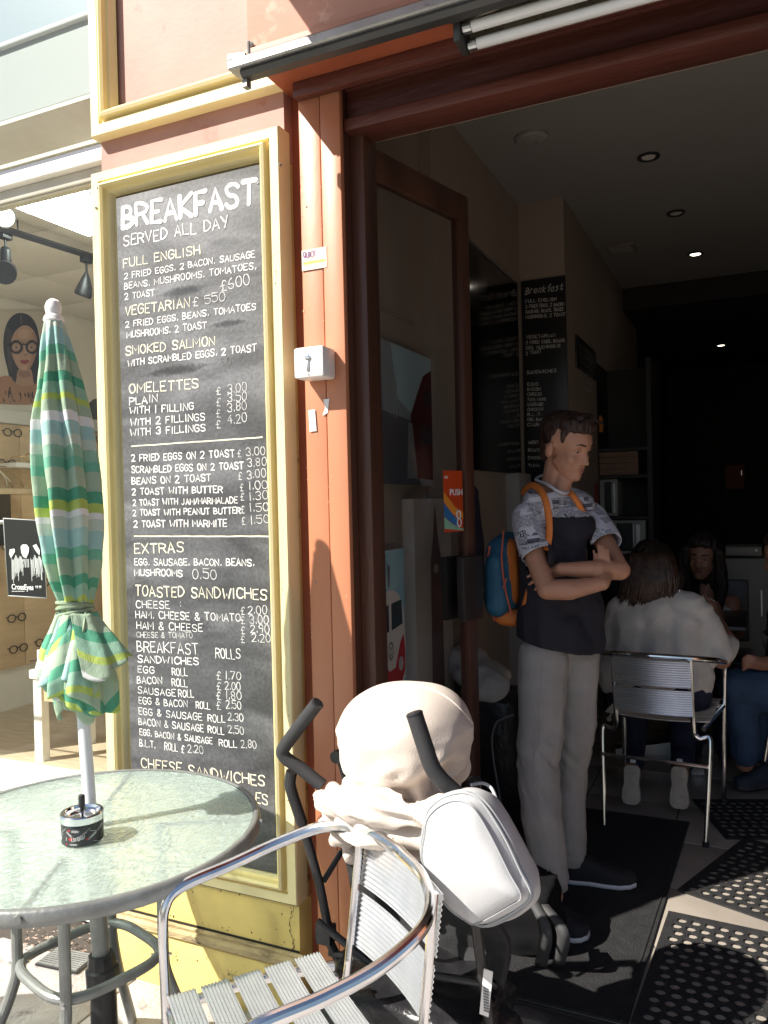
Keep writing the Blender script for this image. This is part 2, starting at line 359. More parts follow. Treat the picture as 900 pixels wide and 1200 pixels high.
# ---- walls of the cafe (structure)
T = .18
def wall(name, a, b_, m, parent=None): return struct(B().box(a, b_).put(name, m, parent)) if parent is None else B().box(a, b_).put(name, m, parent)
WX, CZ, BY, RX = onz(607, 240, 3.12).x-.05, 3.12, 9.8, 3.3
wall('wall_above_doorway', (x1p, PY+.126, zl+.012), (RX+.2, PY+.15, 4.3), M['wall_cream'])
wall('wall_left', (-1.35, PY+.162, ZF-.1), (WX, 2.98, CZ), M['wall_cream'])
wall('wall_left_rear', (-1.36, 2.981, ZF-.1), (WX+.05, 4.32, CZ), M['wall_cream'])
wall('wall_return', (-1.34, PY+.141, 0), (x1p-.008, PY+.160, CZ), M['wall_cream'])
pil = onz(607, 240, CZ); pil2 = ony(660, 240, pil.y)
wall('wall_pillar', (WX+.049, pil.y, ZF-.1), (pil2.x, pil.y+.45, CZ), M['wall_cream'])
wall('wall_left_far', (-1.36, pil.y+.449, ZF-.1), (pil2.x-.002, 7.2, CZ), M['wall_cream'])
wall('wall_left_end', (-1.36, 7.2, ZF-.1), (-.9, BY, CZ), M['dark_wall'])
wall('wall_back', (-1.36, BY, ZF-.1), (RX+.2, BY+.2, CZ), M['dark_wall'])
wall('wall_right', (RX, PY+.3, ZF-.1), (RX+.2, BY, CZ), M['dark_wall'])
wall('wall_front_right', (1.35, PY+.05, 0), (RX+.2, PY+.3, zl+.02), M['orange'])
wall('ceiling', (-1.35, PY+.13, CZ), (RX+.2, BY+.2, CZ+.2), M['ceiling'])
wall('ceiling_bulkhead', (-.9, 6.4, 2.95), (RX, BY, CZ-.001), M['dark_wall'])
wall('upper_storey', (-5.2, 2.61, 4.25), (RX+.2, 10, 7), M['pink'])
# floor with tiles
fl = struct(B().box((-1.3, 2.075, -.02), (RX, BY, ZF-.006)).put('floor', M['grout']))
tm = []
for k in range(4):
    o = B().box((-.197, -.197, -.02), (.197, .197, 0), bev=.003).put('floor_tile', M['tile'], fl); tm.append(o.data); bpy.data.objects.remove(o)
for i in range(9):
    for j in range(12):
        x, y = -.92+i*.4, 2.29+j*.4
        o = link(bpy.data.objects.new('floor_tile', tm[(i+3*j) % 4]), fl); o.location = (x, y, ZF+random.uniform(-.0008, .0008))
st = thing('door_step', 'worn dark timber threshold step at the cafe doorway', 'step', (0, 0, 0))
B().box((-1.2, 2.02, -.02), (1.75, 2.0745, ZF-.004), bev=.01).put('nosing', mat('dark_step', (.05, .048, .046), .7, var=.3, dirt=(.12, .11, .1), dscale=8), st)
B().box((-1.2, 2.0, -.02), (1.75, 2.02, ZF-.03)).put('riser', M['lintel'], st)
# ---- metal rail with its end cap
ra = thing('awning_rail', 'grey metal awning rail running out above the doorway, its left end sunlit', 'rail', (0, 0, 0))
RY = 1.745; q0 = ony(273.5, 77, RY); q1 = ony(545, 6, RY)
zr = (q0.z+q1.z)/2
mrail = mat('weathered_zinc', (.42, .42, .41), .42, .6, var=.12, scale=15, dirt=(.2, .2, .19), dscale=20, dth=.6)
mrd = mat('dark_zinc', (.08, .08, .078), .5, .5, var=.2)
b = B(); cs = [(-.02, .012), (-.03, .004), (-.03, -.006), (-.015, -.008)]
b.grid([[(x, RY+dy, zr+dz) for dy, dz in [(.035, .022), (-.018, .018), (-.026, .010), (-.026, -.008), (-.02, -.011), (.035, -.011)]] for x in (q0.x, 2.4)], smooth=False, wrap=True)
b.put('top_channel', mrail, ra, auto=20)
b = B(); b.grid([[(x, RY+dy, zr+dz) for dy, dz in [(-.012, -.0115), (-.016, -.020), (-.006, -.030), (.02, -.030), (.03, -.0115)]] for x in (q0.x+.03, 2.4)], smooth=False, wrap=True)
b.put('under_channel', mrd, ra, auto=20)
B().box((q0.x-.003, RY-.022, zr+.014), (q0.x+.05, RY+.03, zr+.027), rot=Matrix.Rotation(.15, 3, 'Y')).put('end_lug', mrail, ra)
B().tube([(q0.x+.036, RY+.02, zr+.02), (q0.x+.036, RY+.02, zr+.075)], .0045, 8).put('pin', M['galv'], ra)
B().box((q0.x+.026, RY-.0, zr-.05), (q0.x+.04, RY+.02, zr-.0305)).put('hook', M['galv'], ra)
# ---- fluorescent light
fu = thing('fluorescent_light', 'unlit twin tube fluorescent fitting under the fascia above the doorway', 'strip light', (0, 0, 0))
LY = 1.80; e0 = ony(545, 46, LY); e1 = ony(788, -6, LY); dx = (e1-e0); dx.z = 0
zt = e0.z; XE = e0.x; XF = XE+1.25
B().box((XE-.03, LY-.02, zt+.045), (XF+.03, LY+.085, zt+.066), bev=.004).put('housing', mat('grimy_enamel', (.16, .14, .11), .5, var=.4, scale=18, dirt=(.03, .025, .02), dscale=30, dth=.52), fu)
B().box((XE-.02, LY+.052, zt+.0), (XF+.02, LY+.058, zt+.0445)).put('reflector', mat('aged_reflector', (.34, .30, .22), .45, var=.3, scale=12, dirt=(.05, .04, .03), dscale=28, dth=.56), fu)
mt = mat('fluorescent_tube_glass', (.78, .80, .80), .12, var=.03)
for dy, dz in ((-.008, .020), (.030, .0)):
    B().tube([(XE, LY+dy, zt+dz), (XE+.02, LY+dy, zt+dz)], .0135, 14).put('tube_cap', M['steel'], fu)
    B().tube([(XE+.021, LY+dy, zt+dz), (XF, LY+dy, zt+dz)], .013, 16).put('tube', mt, fu)
b = B(); b.box((XE-.022, LY-.024, zt-.012), (XE-.004, LY+.05, zt+.0445), bev=.004); b.box((XE-.028, LY-.03, zt+.03), (XE+.01, LY-.021, zt+.075), bev=.002); b.put('end_bracket', mrd, fu)
b = B(); b.tube(spline([(XE+.0, LY+.0, zt+.04), (XE+.12, LY-.026, zt+.036), (XE+.28, LY-.03, zt+.043), (XE+.42, LY-.024, zt+.05)], 6), .0025, 6); b.put('wire', mat('old_wire', (.45, .4, .3), .5), fu)
# ---- awning (its fabric shades the fascia and the doorway)
aw = thing('awning', 'dark red fabric awning stretched out above the cafe fascia', 'awning', (0, 0, 0))
# shadow edge measured on the fascia: through (fx1, z1) falling along the sun
ea = ony(369, 21, FFY); ta = (3.22-ea.z)/1.24*1.0
ax = ea.x-.9*ta; az = 3.22
b = B(); n = 12; rows = []
for i in range(n+1):
    t = i/n; rows.append([(ax+k*(2.9)/10, FFY-.03-.95*t, az+.02-.13*t-.02*math.sin(3.14*t)) for k in range(11)])
b.grid(rows)
aob = b.put('canopy', mat('awning_cloth', (.25, .05, .04), .8), aw)
md = aob.modifiers.new('s', 'SOLIDIFY'); md.thickness = .006
B().box((ax, FFY-1.0, az-.13), (ax+2.9, FFY-.96, az-.09), bev=.005).put('front_bar', mrail, aw)
B().tube([(ax+.2, FFY-.02, az-.06), (ax+.2, FFY-.95, az-.12)], .012).put('arm', mrail, aw)
# ---- key switch, sticker, tape on the post
ks = thing('key_switch', 'small white key switch box screwed to the door post', 'key switch', (0, 0, 0))
a0, a1 = ony(343.5, 408, PY-.075), ony(379, 440.5, PY-.075)
B().box((a0.x, PY-.075, a1.z), (a1.x, PY-.0025, a0.z), bev=.007).put('box', M['white_plastic'], ks)
c = (V(a0)+V(a1))/2
b = B(); b.lathe((c.x, PY-.077, c.z+.012), [(.008, 0), (.0085, -.002), (.006, -.003)][::-1], 16, 'Y'); b.put('lock_cylinder', M['chrome'], ks)
b = B(); b.box((c.x-.0045, PY-.079, c.z-.026), (c.x+.0035, PY-.0755, c.z+.010), bev=.002); b.put('lock_plate', M['steel'], ks)
B().lathe((c.x, PY-.0755, c.z-.034), [(.002, -.001), (.002, .001)], 8, 'Y').put('screw', M['galv'], ks)
for (pts, lab) in [([(361.5, 481), (369, 479.5), (371, 505), (363, 506)], 'torn white tape scrap on the left board of the door post'), ([(379, 468), (386, 467), (384, 484), (378, 487), (381, 478)], 'thin torn paper scrap on the right board of the door post')]:
    b = B(); b.poly([ony(x, y, PY-.0032) for x, y in pts], (0, -.0006, 0)); tag(b.put('tape_scrap', M['white_plastic'], None, auto=None), lab, 'tape', 'scraps of tape on the door post')
stk = thing('trade_sticker', 'pale yellow and white trade sticker near the top of the door post', 'sticker', (0, 0, 0))
s0, s1 = ony(353.5, 294, PY-.003), ony(383, 313, PY-.003); STK = (V(s0), V(s1))
B().box((s0.x, PY-.0035, s1.z), (s1.x, PY-.0022, s0.z)).put('paper', mat('sticker_paper', (.78, .74, .58), .5), stk)
# ================================================================= hand lettering (stroke font on a 4 x 6 grid)
GL = {'A': '002640 1232', 'B': '0006 062635342303 032342412000', 'C': '4536160402103041', 'D': '0006 062644422000', 'E': '46060040 0333', 'F': '460600 0333', 'G': '45361604021030414323',
 'H': '0006 4046 0343', 'I': '2026', 'J': '3631201001', 'K': '0006 460340', 'L': '060040', 'M': '0006224640', 'N': '00064046', 'O': '26160402103042443626', 'P': '0006 062645443303',
 'Q': '26160402103042443626 2240', 'R': '0006 062645443303 2340', 'S': '45361605133341301001', 'T': '0646 2620', 'U': '060110304146', 'V': '062046', 'W': '0610233046', 'X': '0640 4600', 'Y': '0623 4620',
 'Z': '06460040', '0': '26160402103042443626', '1': '2620', '2': '0516364400 0040', '3': '051636443323 233341301001', '4': '360242 3430', '5': '460604 04344341301001', '6': '361502103042331302',
 '7': '064610', '8': '2304163644230210304223', '9': '4433130416364430', ',': '2110', '.': '1011', '/': '0046', '&': '40141636340201103042', '\u00a3': '45362614210040 0333', '-': '0333', '\'': '2625', ':': '2122 2425'}
LOW = {'r': '0004 03142434', 'e': '0232343414030110' + '3041', 'a': '344414030110203134 3430', 'k': '0006 340230', 'f': '46362620 0434', 's': '34240413322110' + '00', 't': '2621203041 0444', 'o': '241403011030414334' + '24',
       'l': '2620', 'y': '042032 4410', 'n': '0004 0324343330', 'b': '0600 0324343320' + '00', 'd': '4640 4324030110' + '41', 'i': '2420', 'h': '0600 0324343330', 'u': '0401203034 3430', 'g': '342404021232 343010', 'm': '0004 042420 243440'}
def chaikin(P, it=2):
    for _ in range(it):
        Q = [P[0]]
        for a, b in zip(P, P[1:]):
            Q.append((a[0]*.75+b[0]*.25, a[1]*.75+b[1]*.25)); Q.append((a[0]*.25+b[0]*.75, a[1]*.25+b[1]*.75))
        Q.append(P[-1]); P = Q
    return P
def strokes(ch):
    g = LOW.get(ch) if ch in LOW else GL.get(ch.upper(), '')
    curved = (ch in LOW) or ch in 'BCDGJOPQRSU0235689&\u00a3'
    out = []
    for s in g.split():
        pts = [(int(s[i]), int(s[i+1])) for i in range(0, len(s)-1, 2)]
        if len(pts) < 2: continue
        out.append((pts, curved and len(pts) > 3))
    return out
WID = {'I': .35, '1': .35, '.': .2, ',': .25, ' ': .62, 'M': 1.2, 'W': 1.35, ':': .3, 'L': .85, 'E': .85, 'F': .85, '/': .6, '\'': .3, 'l': .4, 'i': .35, 't': .8, 'f': .8}
def ribbon(bm, P, w, F, d):
    """flat ribbon with mitres and rounded ends; F maps 2D (u,v) to 3D with offset d"""
    n = len(P); L = []; R = []
    for i in range(n):
        a = P[max(i-1, 0)]; c = P[min(i+1, n-1)]; tx, ty = c[0]-a[0], c[1]-a[1]; l = math.hypot(tx, ty) or 1e-9; tx /= l; ty /= l
        ww = w*(.88+.24*random.random()); L.append((P[i][0]-ty*ww, P[i][1]+tx*ww)); R.append((P[i][0]+ty*ww, P[i][1]-tx*ww))
    def cap(i, j):
        tx, ty = P[i][0]-P[j][0], P[i][1]-P[j][1]; l = math.hypot(tx, ty) or 1e-9; tx /= l; ty /= l
        return (P[i][0]+tx*w*.8-ty*w*.45, P[i][1]+ty*w*.8+tx*w*.45), (P[i][0]+tx*w*.8+ty*w*.45, P[i][1]+ty*w*.8-tx*w*.45)
    a1, a2 = cap(0, 1); b1, b2 = cap(n-1, n-2)
    L = [a2]+L+[b1]; R = [a1]+R+[b2]
    vl = [bm.verts.new(F(*p, d)) for p in L]; vr = [bm.verts.new(F(*p, d)) for p in R]
    for i in range(len(L)-1):
        try: bm.faces.new((vl[i], vr[i], vr[i+1], vl[i+1]))
        except ValueError: pass
def letter_line(bm, text, F, u0, v0, u1, v1, h, w, jit=.05, slant=0, gap=.38, d0=.0006):
    """write text with its baseline from (u0,v0) to (u1,v1); sizes in the units of F"""
    tot = sum(WID.get(c, 1)+gap for c in text)-gap
    L = math.hypot(u1-u0, v1-v0); ex, ey = (u1-u0)/L, (v1-v0)/L; adv = L/tot; x = 0; k = 0
    for c in text:
        cw = WID.get(c, 1)
        if c != ' ':
            hh = h*random.uniform(1-jit, 1+jit); dy = random.uniform(-.06, .06)*h; sl = slant+random.uniform(-.05, .05)
            for pts, cur in strokes(c):
                P = [(q[0]+random.uniform(-.12, .12), q[1]+random.uniform(-.14, .14)) for q in pts]
                if cur: P = chaikin(P)
                PP = []
                for q in P:
                    a = x+q[0]/4*cw; bq = q[1]/6*hh+dy
                    if cw < .5: a = x+cw/2+(q[0]-2)/4*.5
                    if cw < .3: a = x+(q[0])/4*.5
                    X = a*adv+bq*sl; PP.append((u0+ex*X-ey*bq, v0+ey*X+ex*bq))
                ribbon(bm, PP, w/2*random.uniform(.8, 1.22), F, d0+(k % 7)*.00012); k += 1
        x += cw+gap
def text_obj(name, text, size, m, parent, org, ux, uz, width=None, th=.0004, bold=0):
    """printed lettering: a font outline laid on the plane spanned by ux, uz at org (left end of the baseline)"""
    cu = bpy.data.curves.new(name, 'FONT'); cu.body = text; cu.size = size; cu.extrude = th; cu.offset = bold
    t = bpy.data.objects.new(name, cu); S.collection.objects.link(t)
    me = bpy.data.meshes.new_from_object(t.evaluated_get(bpy.context.evaluated_depsgraph_get())); bpy.data.objects.remove(t)
    ux, uz = V(ux).normalized(), V(uz).normalized(); no = ux.cross(uz)
    sx = 1
    if width:
        xs = [v.co.x for v in me.vertices]; sx = width/(max(xs)-min(xs))
    for v in me.vertices: c = v.co.copy(); v.co = V(org)+ux*c.x*sx+uz*c.y+no*c.z
    me.materials.clear(); me.materials.append(m)
    return link(bpy.data.objects.new(name, me), parent)
# ================================================================= MENU CHALKBOARD
def chalk_mat(name, base):
    m = bpy.data.materials.new(name); m.use_nodes = True; t = m.node_tree; N, L = t.nodes, t.links; p = N['Principled BSDF']
    tc = N.new('ShaderNodeTexCoord'); mp = N.new('ShaderNodeMapping'); mp.inputs['Scale'].default_value = (1, 1, 3.2); L.new(tc.outputs['Object'], mp.inputs[0])
    n1 = N.new('ShaderNodeTexNoise'); n1.inputs['Scale'].default_value = 3.2; n1.inputs['Detail'].default_value = 6; n1.inputs['Distortion'].default_value = .6; L.new(mp.outputs[0], n1.inputs['Vector'])
    cr = N.new('ShaderNodeValToRGB'); e = cr.color_ramp.elements; e[0].position = .36; e[0].color = tuple(c*.62 for c in base)+(1,); e[1].position = .66; e[1].color = tuple(c*1.55 for c in base)+(1,)
    e2 = cr.color_ramp.elements.new(.5); e2.color = (*base, 1); L.new(n1.outputs[0], cr.inputs[0])
    n2 = N.new('ShaderNodeTexNoise'); n2.inputs['Scale'].default_value = 90; n2.inputs['Detail'].default_value = 6; L.new(tc.outputs['Object'], n2.inputs['Vector'])
    r = N.new('ShaderNodeMapRange'); r.inputs[1].default_value = .35; r.inputs[2].default_value = .75; r.inputs[3].default_value = .85; r.inputs[4].default_value = 1.35; L.new(n2.outputs[0], r.inputs[0])
    mx = N.new('ShaderNodeMix'); mx.data_type = 'RGBA'; mx.blend_type = 'MULTIPLY'; mx.inputs[0].default_value = 1; L.new(cr.outputs[0], mx.inputs[6]); L.new(r.outputs[0], mx.inputs[7]); L.new(mx.outputs[2], p.inputs['Base Color'])
    p.inputs['Roughness'].default_value = .6; p.inputs['Specular IOR Level'].default_value = .35
    b = N.new('ShaderNodeBump'); b.inputs['Strength'].default_value = .12; b.inputs['Distance'].default_value = .01; L.new(n2.outputs[0], b.inputs['Height']); L.new(b.outputs[0], p.inputs['Normal'])
    return m
cb = thing('menu_chalkboard', 'tall grey chalkboard breakfast menu hung inside the yellow frame', 'chalkboard', (0, 0, 0))
BYF = FY+.006                                  # board face
bz1 = (ony(135, 232, BYF).z+ony(308, 191.5, BYF).z)/2; bz0 = ony(328, 1025, BYF).z
bx0 = ony(135, 232, BYF).x+.002; bx1 = ony(309, 192, BYF).x
B().box((bx0, BYF, bz0), (bx1, BYF+.020, bz1), bev=.0025).put('board', chalk_mat('chalkboard_paint', (.095, .098, .104)), cb)
b = B(); b.box((bx0-.03, FY+.0275, bz0-.03), (bx1+.03, FY+.0295, bz1+.03)); b.put('backing_board', M['cream'], cb)
B().lathe((bx1-.021, BYF-.001, bz1-.055), [(.0015, -.001), (.004, 0), (.004, .002)], 8, 'Y').put('screw', M['galv'], cb)
def FB(u, v, d): return (u, BYF-d, v)
chw = mat('chalk_pen_white', (.80, .79, .77), .8, var=.16, scale=60); chc = mat('chalk_pen_cream', (.80, .76, .58), .8, var=.08, scale=60); cht = mat('chalk_thin', (.56, .56, .55), .9, var=.25, scale=120)
chg = mat('chalk_ghost', (.16, .16, .165), .9, var=.3, scale=60)
Wl = []
def T(s, x0, y0, x1, y1, h, kind='w', wt=1.0): Wl.append((s, x0, y0, x1, y1, h, kind, wt))
T('BREAKFAST', 143.8, 268, 299.5, 236.5, 25, 'w', 6.2)
T('SERVED ALL DAY', 145, 289, 267.5, 266, 12.5, 'w', 1.9)
T('FULL ENGLISH', 145, 314, 234.5, 297.5, 10, 'c', 1.7)
T('2 FRIED EGGS, 2 BACON, SAUSAGE', 146, 327, 299, 301, 7, 'w', 1.35)
T('BEANS, MUSHROOMS, TOMATOES,', 146, 339, 300, 315, 7.2, 'w', 1.35)
T('2 TOAST', 146.5, 351, 181, 346, 7, 'w', 1.35)
T('£600', 259, 341, 293, 333, 12, 't', 1.3)
T('VEGETARIAN', 147, 370, 222.5, 359.5, 10.5, 'c', 1.8)
T('£ 550', 226, 359, 264, 352, 10, 't', 1.3)
T('2 FRIED EGGS, BEANS, TOMATOES', 147.5, 384, 300, 362.5, 7.2, 'w', 1.35)
T('MUSHROOMS, 2 TOAST', 149, 396, 242, 384.5, 7.4, 'w', 1.35)
T('SMOKED SALMON', 148, 416, 252, 404, 10, 'c', 1.7)
T('WITH SCRAMBLED EGGS, 2 TOAST', 150, 429.5, 300.5, 411, 7.6, 'w', 1.5)
T('50', 260, 429, 271, 426, 8, 'g', 1.0)
T('OMELETTES', 152, 461, 233, 454.5, 10.5, 'c', 1.7)
T('PLAIN', 152, 474.5, 185, 471, 8.6, 'w', 1.5)
T('WITH 1 FILLING', 152.5, 485.5, 227, 480, 8, 'w', 1.5)
T('WITH 2 FILLINGS', 153, 499, 240.5, 492.5, 8, 'w', 1.5)
T('WITH 3 FILLINGS', 153, 511, 241, 505, 8, 'w', 1.5)
for i, (y, s) in enumerate([(461, '3.00'), (471.5, '3.50'), (482.5, '3.80'), (497, '4.20')]):
    T(s, 267, y, 289.5, y-2.5, 10, 't', 1.1); T('£', 253.5, 463+i*13, 258.5, 462.6+i*13, 9, 't', 1)
T('2 FRIED EGGS ON 2 TOAST', 154.5, 541, 275, 535, 7.8, 'w', 1.5)
T('SCRAMBLED EGGS ON 2 TOAST', 154.5, 554.5, 285.5, 549.5, 7.8, 'w', 1.5)
T('BEANS ON 2 TOAST', 155, 567.5, 247.5, 564, 7.8, 'w', 1.5)
T('2 TOAST WITH BUTTER', 155, 580, 261, 577, 7.5, 'w', 1.5)
T('2 TOAST WITH JAM/MARMALADE', 156, 592.5, 278.5, 589.5, 7, 'w', 1.4)
T('2 TOAST WITH PEANUT BUTTER', 156, 604.5, 282, 601.5, 7, 'w', 1.4)
T('2 TOAST WITH MARMITE', 157, 617.5, 266, 617, 7.8, 'w', 1.5)
for x, y, s in [(289, 534.5, '3.00'), (290.5, 547.5, '3.80'), (290, 561, '3.00'), (292, 574, '1.00'), (292.5, 586, '1.30'), (293, 600, '1.50'), (294, 614.5, '1.50')]:
    T(s, x, y, x+22, y-2, 9.5, 't', 1.1)
    if s != '3.80': T('£', x-10.5, y+1, x-6.5, y+.8, 8.5, 't', .95)
T('EXTRAS', 158, 649, 215.5, 647, 11.3, 'c', 1.8)
T('EGG, SAUSAGE, BACON, BEANS,', 158, 662, 298, 663, 7.6, 'w', 1.4)
T('MUSHROOMS', 158, 674.5, 214, 675.5, 7.6, 'w', 1.4); T('0.50', 226, 678, 254, 679, 11, 't', 1.3)
T('TOASTED SANDWICHES', 159, 698, 313, 702.5, 11.8, 'c', 1.7)
T('CHEESE', 160, 712.5, 199, 713, 8.5, 'w', 1.15); T(':', 210, 712, 214, 712, 8, 't', 1)
T('HAM, CHEESE & TOMATO', 159.5, 724, 282, 728, 8.3, 'w', 1.15)
T('HAM & CHEESE', 160.5, 737, 237.5, 740, 8.3, 'w', 1.15)
T('CHEESE & TOMATO', 160.5, 747, 226, 747.8, 6.4, 't', 1.0)
for x, y, s in [(291, 719, '2.00'), (293, 730.5, '3.00'), (294, 741.5, '2.90'), (295.5, 752, '2.20')]:
    T(s, x, y, x+22, y+.5, 9.3, 't', 1.15); T('£', 282.5, y+1, 287, y+1, 8.5, 't', 1)
T('BREAKFAST', 161, 764, 232.5, 766.5, 12, 'w', 1.35); T('ROLLS', 253, 771, 282, 772, 11.5, 'w', 1.15)
T('SANDWICHES', 162, 776, 233, 779, 8, 'w', 1.35)
for s, x0, y0, x1, y1, h in [('EGG', 162, 788, 181, 789, 7.5), ('BACON', 161, 800.5, 190, 801.5, 7.8), ('SAUSAGE', 162, 812.5, 206, 816, 7.8), ('EGG & BACON', 163, 824.5, 220, 829, 7.8),
    ('EGG & SAUSAGE', 163, 837, 237, 844, 7.8), ('BACON & SAUSAGE', 163, 849, 239, 857.5, 7.8), ('EGG, BACON & SAUSAGE', 164, 861, 249, 872, 7), ('B.L.T.', 164, 874.5, 182, 876.5, 8)]: T(s, x0, y0, x1, y1, h, 'w', 1.1)
for s, x0, y0, x1, y1, h in [('ROLL', 202, 791, 220, 792, 8.5), ('ROLL', 202, 804, 220, 804.5, 8.5), ('ROLL', 209.5, 816, 227.5, 817.5, 8), ('ROLL', 230, 829.5, 246.5, 831, 8), ('ROLL', 244, 845, 264, 846.5, 8),
    ('ROLL', 244, 858, 263, 860.5, 8), ('ROLL', 257, 874, 278, 876, 8), ('ROLL £', 193, 878, 216, 882, 8.5)]: T(s, x0, y0, x1, y1, h, 'w', 1.15)
for s, x0, y0 in [('1.70', 264.5, 795.5), ('2.00', 264, 807.5), ('1.80', 265, 818.5), ('2.50', 265, 830), ('2.30', 267.5, 844), ('2.50', 268, 859), ('2.80', 283, 876), ('2.20', 220.5, 881.5)]:
    T(s, x0, y0, x0+18, y0+1.2, 9, 't', 1.15)
for y in (796, 808, 820, 831): T('£', 254, y, 259, y+.3, 9, 't', 1.05)
T('CHEESE SANDWICHES', 166, 899, 310.5, 921.5, 11.5, 'c', 1.6)
T('ES', 300, 940.5, 314, 943.5, 12, 'c', 1.6)
for s, x0, y0, x1, y1, h, kind, wt in Wl:
    p0, p1 = ony(x0, y0, BYF), ony(x1, y1, BYF)
    pu = ony((x0+x1)/2, (y0+y1)/2-h, BYF); pc = ony((x0+x1)/2, (y0+y1)/2, BYF); hh = pu.z-pc.z
    b = bmesh.new(); s = s.replace('£', '\u00a3')
    letter_line(b, s, FB, p0.x, p0.z, p1.x, p1.z, hh, wt*hh/h*.9, gap=.34)
    bm_obj('lettering', b, {'w': chw, 'c': chc, 't': cht, 'g': chg}[kind], cb)['kind'] = 'stuff'
for (x0, y0, x1, y1) in [(154, 523, 307.5, 512.5), (157.5, 628.5, 320, 628.5)]:
    p0, p1 = ony(x0, y0, BYF), ony(x1, y1, BYF); b = bmesh.new()
    P = [(p0.x+(p1.x-p0.x)*k/20, p0.z+(p1.z-p0.z)*k/20+random.uniform(-.0006, .0006)) for k in range(21)]
    ribbon(b, P, .0021, FB, .0007); bm_obj('ruled_line', b, chc, cb)
# wiped patches where prices were rubbed out
for (cx, cy, rx, ry, col) in [(262, 285, 24, 8, (.24, .245, .25)), (215, 341, 34, 7, (.045, .055, .065)), (268, 379, 26, 5, (.035, .035, .04)), (275, 393, 16, 8, (.20, .20, .21)), (205, 434, 55, 7, (.028, .029, .033)), (225, 735, 30, 12, (.045, .047, .052)), (200, 830, 30, 30, (.11, .12, .14))]:
    c = ony(cx, cy, BYF); sx = abs(ony(cx+rx, cy, BYF).x-c.x); sz = abs(ony(cx, cy+ry, BYF).z-c.z); b = bmesh.new(); vs = []
    for k in range(26):
        a = k*2*math.pi/26; q = 1+.28*noise.noise(V((math.cos(a)*1.7+cx, math.sin(a)*1.7, cy)))+random.uniform(-.05, .05)
        vs.append(b.verts.new((c.x+sx*q*math.cos(a), BYF-.0003, c.z+sz*q*math.sin(a)+.12*sx*math.cos(a))))
    b.faces.new(vs); mm = mat('rubbed_chalk', col, .8, var=.3, scale=14, stretch=(1, 1, 4)); bm_obj('rubbed_patch', b, mm, cb)
    # soft edge: patch fades out by a ragged noise mask
    t = mm.node_tree; pN = t.nodes['Principled BSDF']; tc = t.nodes.new('ShaderNodeTexCoord'); mp = t.nodes.new('ShaderNodeMapping'); mp.vector_type = 'POINT'
    mp.inputs['Location'].default_value = (-c.x/sx, 0, -c.z/sz); mp.inputs['Scale'].default_value = (1/sx, 0, 1/sz); t.links.new(tc.outputs['Object'], mp.inputs[0])
    ln = t.nodes.new('ShaderNodeVectorMath'); ln.operation = 'LENGTH'; t.links.new(mp.outputs[0], ln.inputs[0])
    nn = t.nodes.new('ShaderNodeTexNoise'); nn.inputs['Scale'].default_value = 45; t.links.new(tc.outputs['Object'], nn.inputs['Vector'])
    ad = t.nodes.new('ShaderNodeMath'); ad.operation = 'MULTIPLY_ADD'; ad.inputs[1].default_value = .9; t.links.new(nn.outputs[0], ad.inputs[0]); t.links.new(ln.outputs['Value'], ad.inputs[2])
    mr = t.nodes.new('ShaderNodeMapRange'); mr.inputs[1].default_value = .75; mr.inputs[2].default_value = 1.4; mr.inputs[3].default_value = .5; mr.inputs[4].default_value = 0; t.links.new(ad.outputs[0], mr.inputs[0]); t.links.new(mr.outputs[0], pN.inputs['Alpha'])

s0, s1 = STK; sw_, sh_ = s1.x-s0.x, s0.z-s1.z
def FS(u, v, d): return (s0.x+u, PY-.0038-d, s1.z+v)
b = bmesh.new(); letter_line(b, 'QUICK', FS, .006, sh_*.62, sw_*.58, sh_*.62, sh_*.27, .0022, jit=.02); bm_obj('lettering', b, mat('purple_print', (.20, .03, .22), .6), stk)['kind'] = 'stuff'
b = bmesh.new(); letter_line(b, 'PAYMENTS', FS, .006, sh_*.47, sw_*.56, sh_*.47, sh_*.10, .0007, jit=.02); letter_line(b, '07835 440 542', FS, .006, sh_*.10, sw_*.92, sh_*.10, sh_*.16, .0008, jit=.02); bm_obj('lettering', b, mat('grey_print', (.30, .28, .32), .6), stk)['kind'] = 'stuff'
b = B(); b.box((s0.x+.004, PY-.0042, s1.z+sh_*.30), (s1.x-.004, PY-.0036, s1.z+sh_*.42)); b.put('yellow_band', mat('yellow_print', (.75, .62, .12), .6), stk)
# ================================================================= NEIGHBOUR SHOP (optician)
SX, SC, SF = -4.75, 3.0, .12
wall('shop_wall_left', (SX-.15, SY+.05, 0), (SX, 8, SC+.3), M['shop_wall'])
wall('shop_wall_back', (SX, 8, 0), (XL+.03, 8.15, SC+.3), M['shop_wall'])
wall('shop_wall_right', (-1.52, 2.6, 0), (-1.34, 8, SC+.3), M['shop_wall'])
sfl = struct(B().box((SX, SY+.06, 0), (-1.52, 8, SF)).put('shop_floor', M['oak']))
scl = struct(B().box((SX-.1, SY+.33, SC+.02), (-1.52, 8, SC+.25)).put('shop_ceiling', M['shop_ceil']))
o = B().box((-.297, -.297, 0), (.297, .297, .018), bev=.003).put('ceiling_tile', M['shop_ceil'], scl); tmesh = o.data; bpy.data.objects.remove(o)
for i in range(5):
    for j in range(9):
        o = link(bpy.data.objects.new('ceiling_tile', tmesh), scl); o.location = (SX+.31+i*.6, SY+.64+j*.6, SC+.002)
sf = thing('optician_shopfront', 'white framed optician shop window next to the pier', 'shop window', (0, 0, 0))
t1 = ony(57, 191, SY-.04).z; t0 = ony(57, 206, SY-.04).z; t00 = ony(57, 230, SY+.02).z; tz = ony(57, 188, SY-.04).z
B().box((-5.2, SY-.05, t0), (XL+.02, SY+.02, t1), bev=.006).put('transom_rail', M['white_paint'], sf)
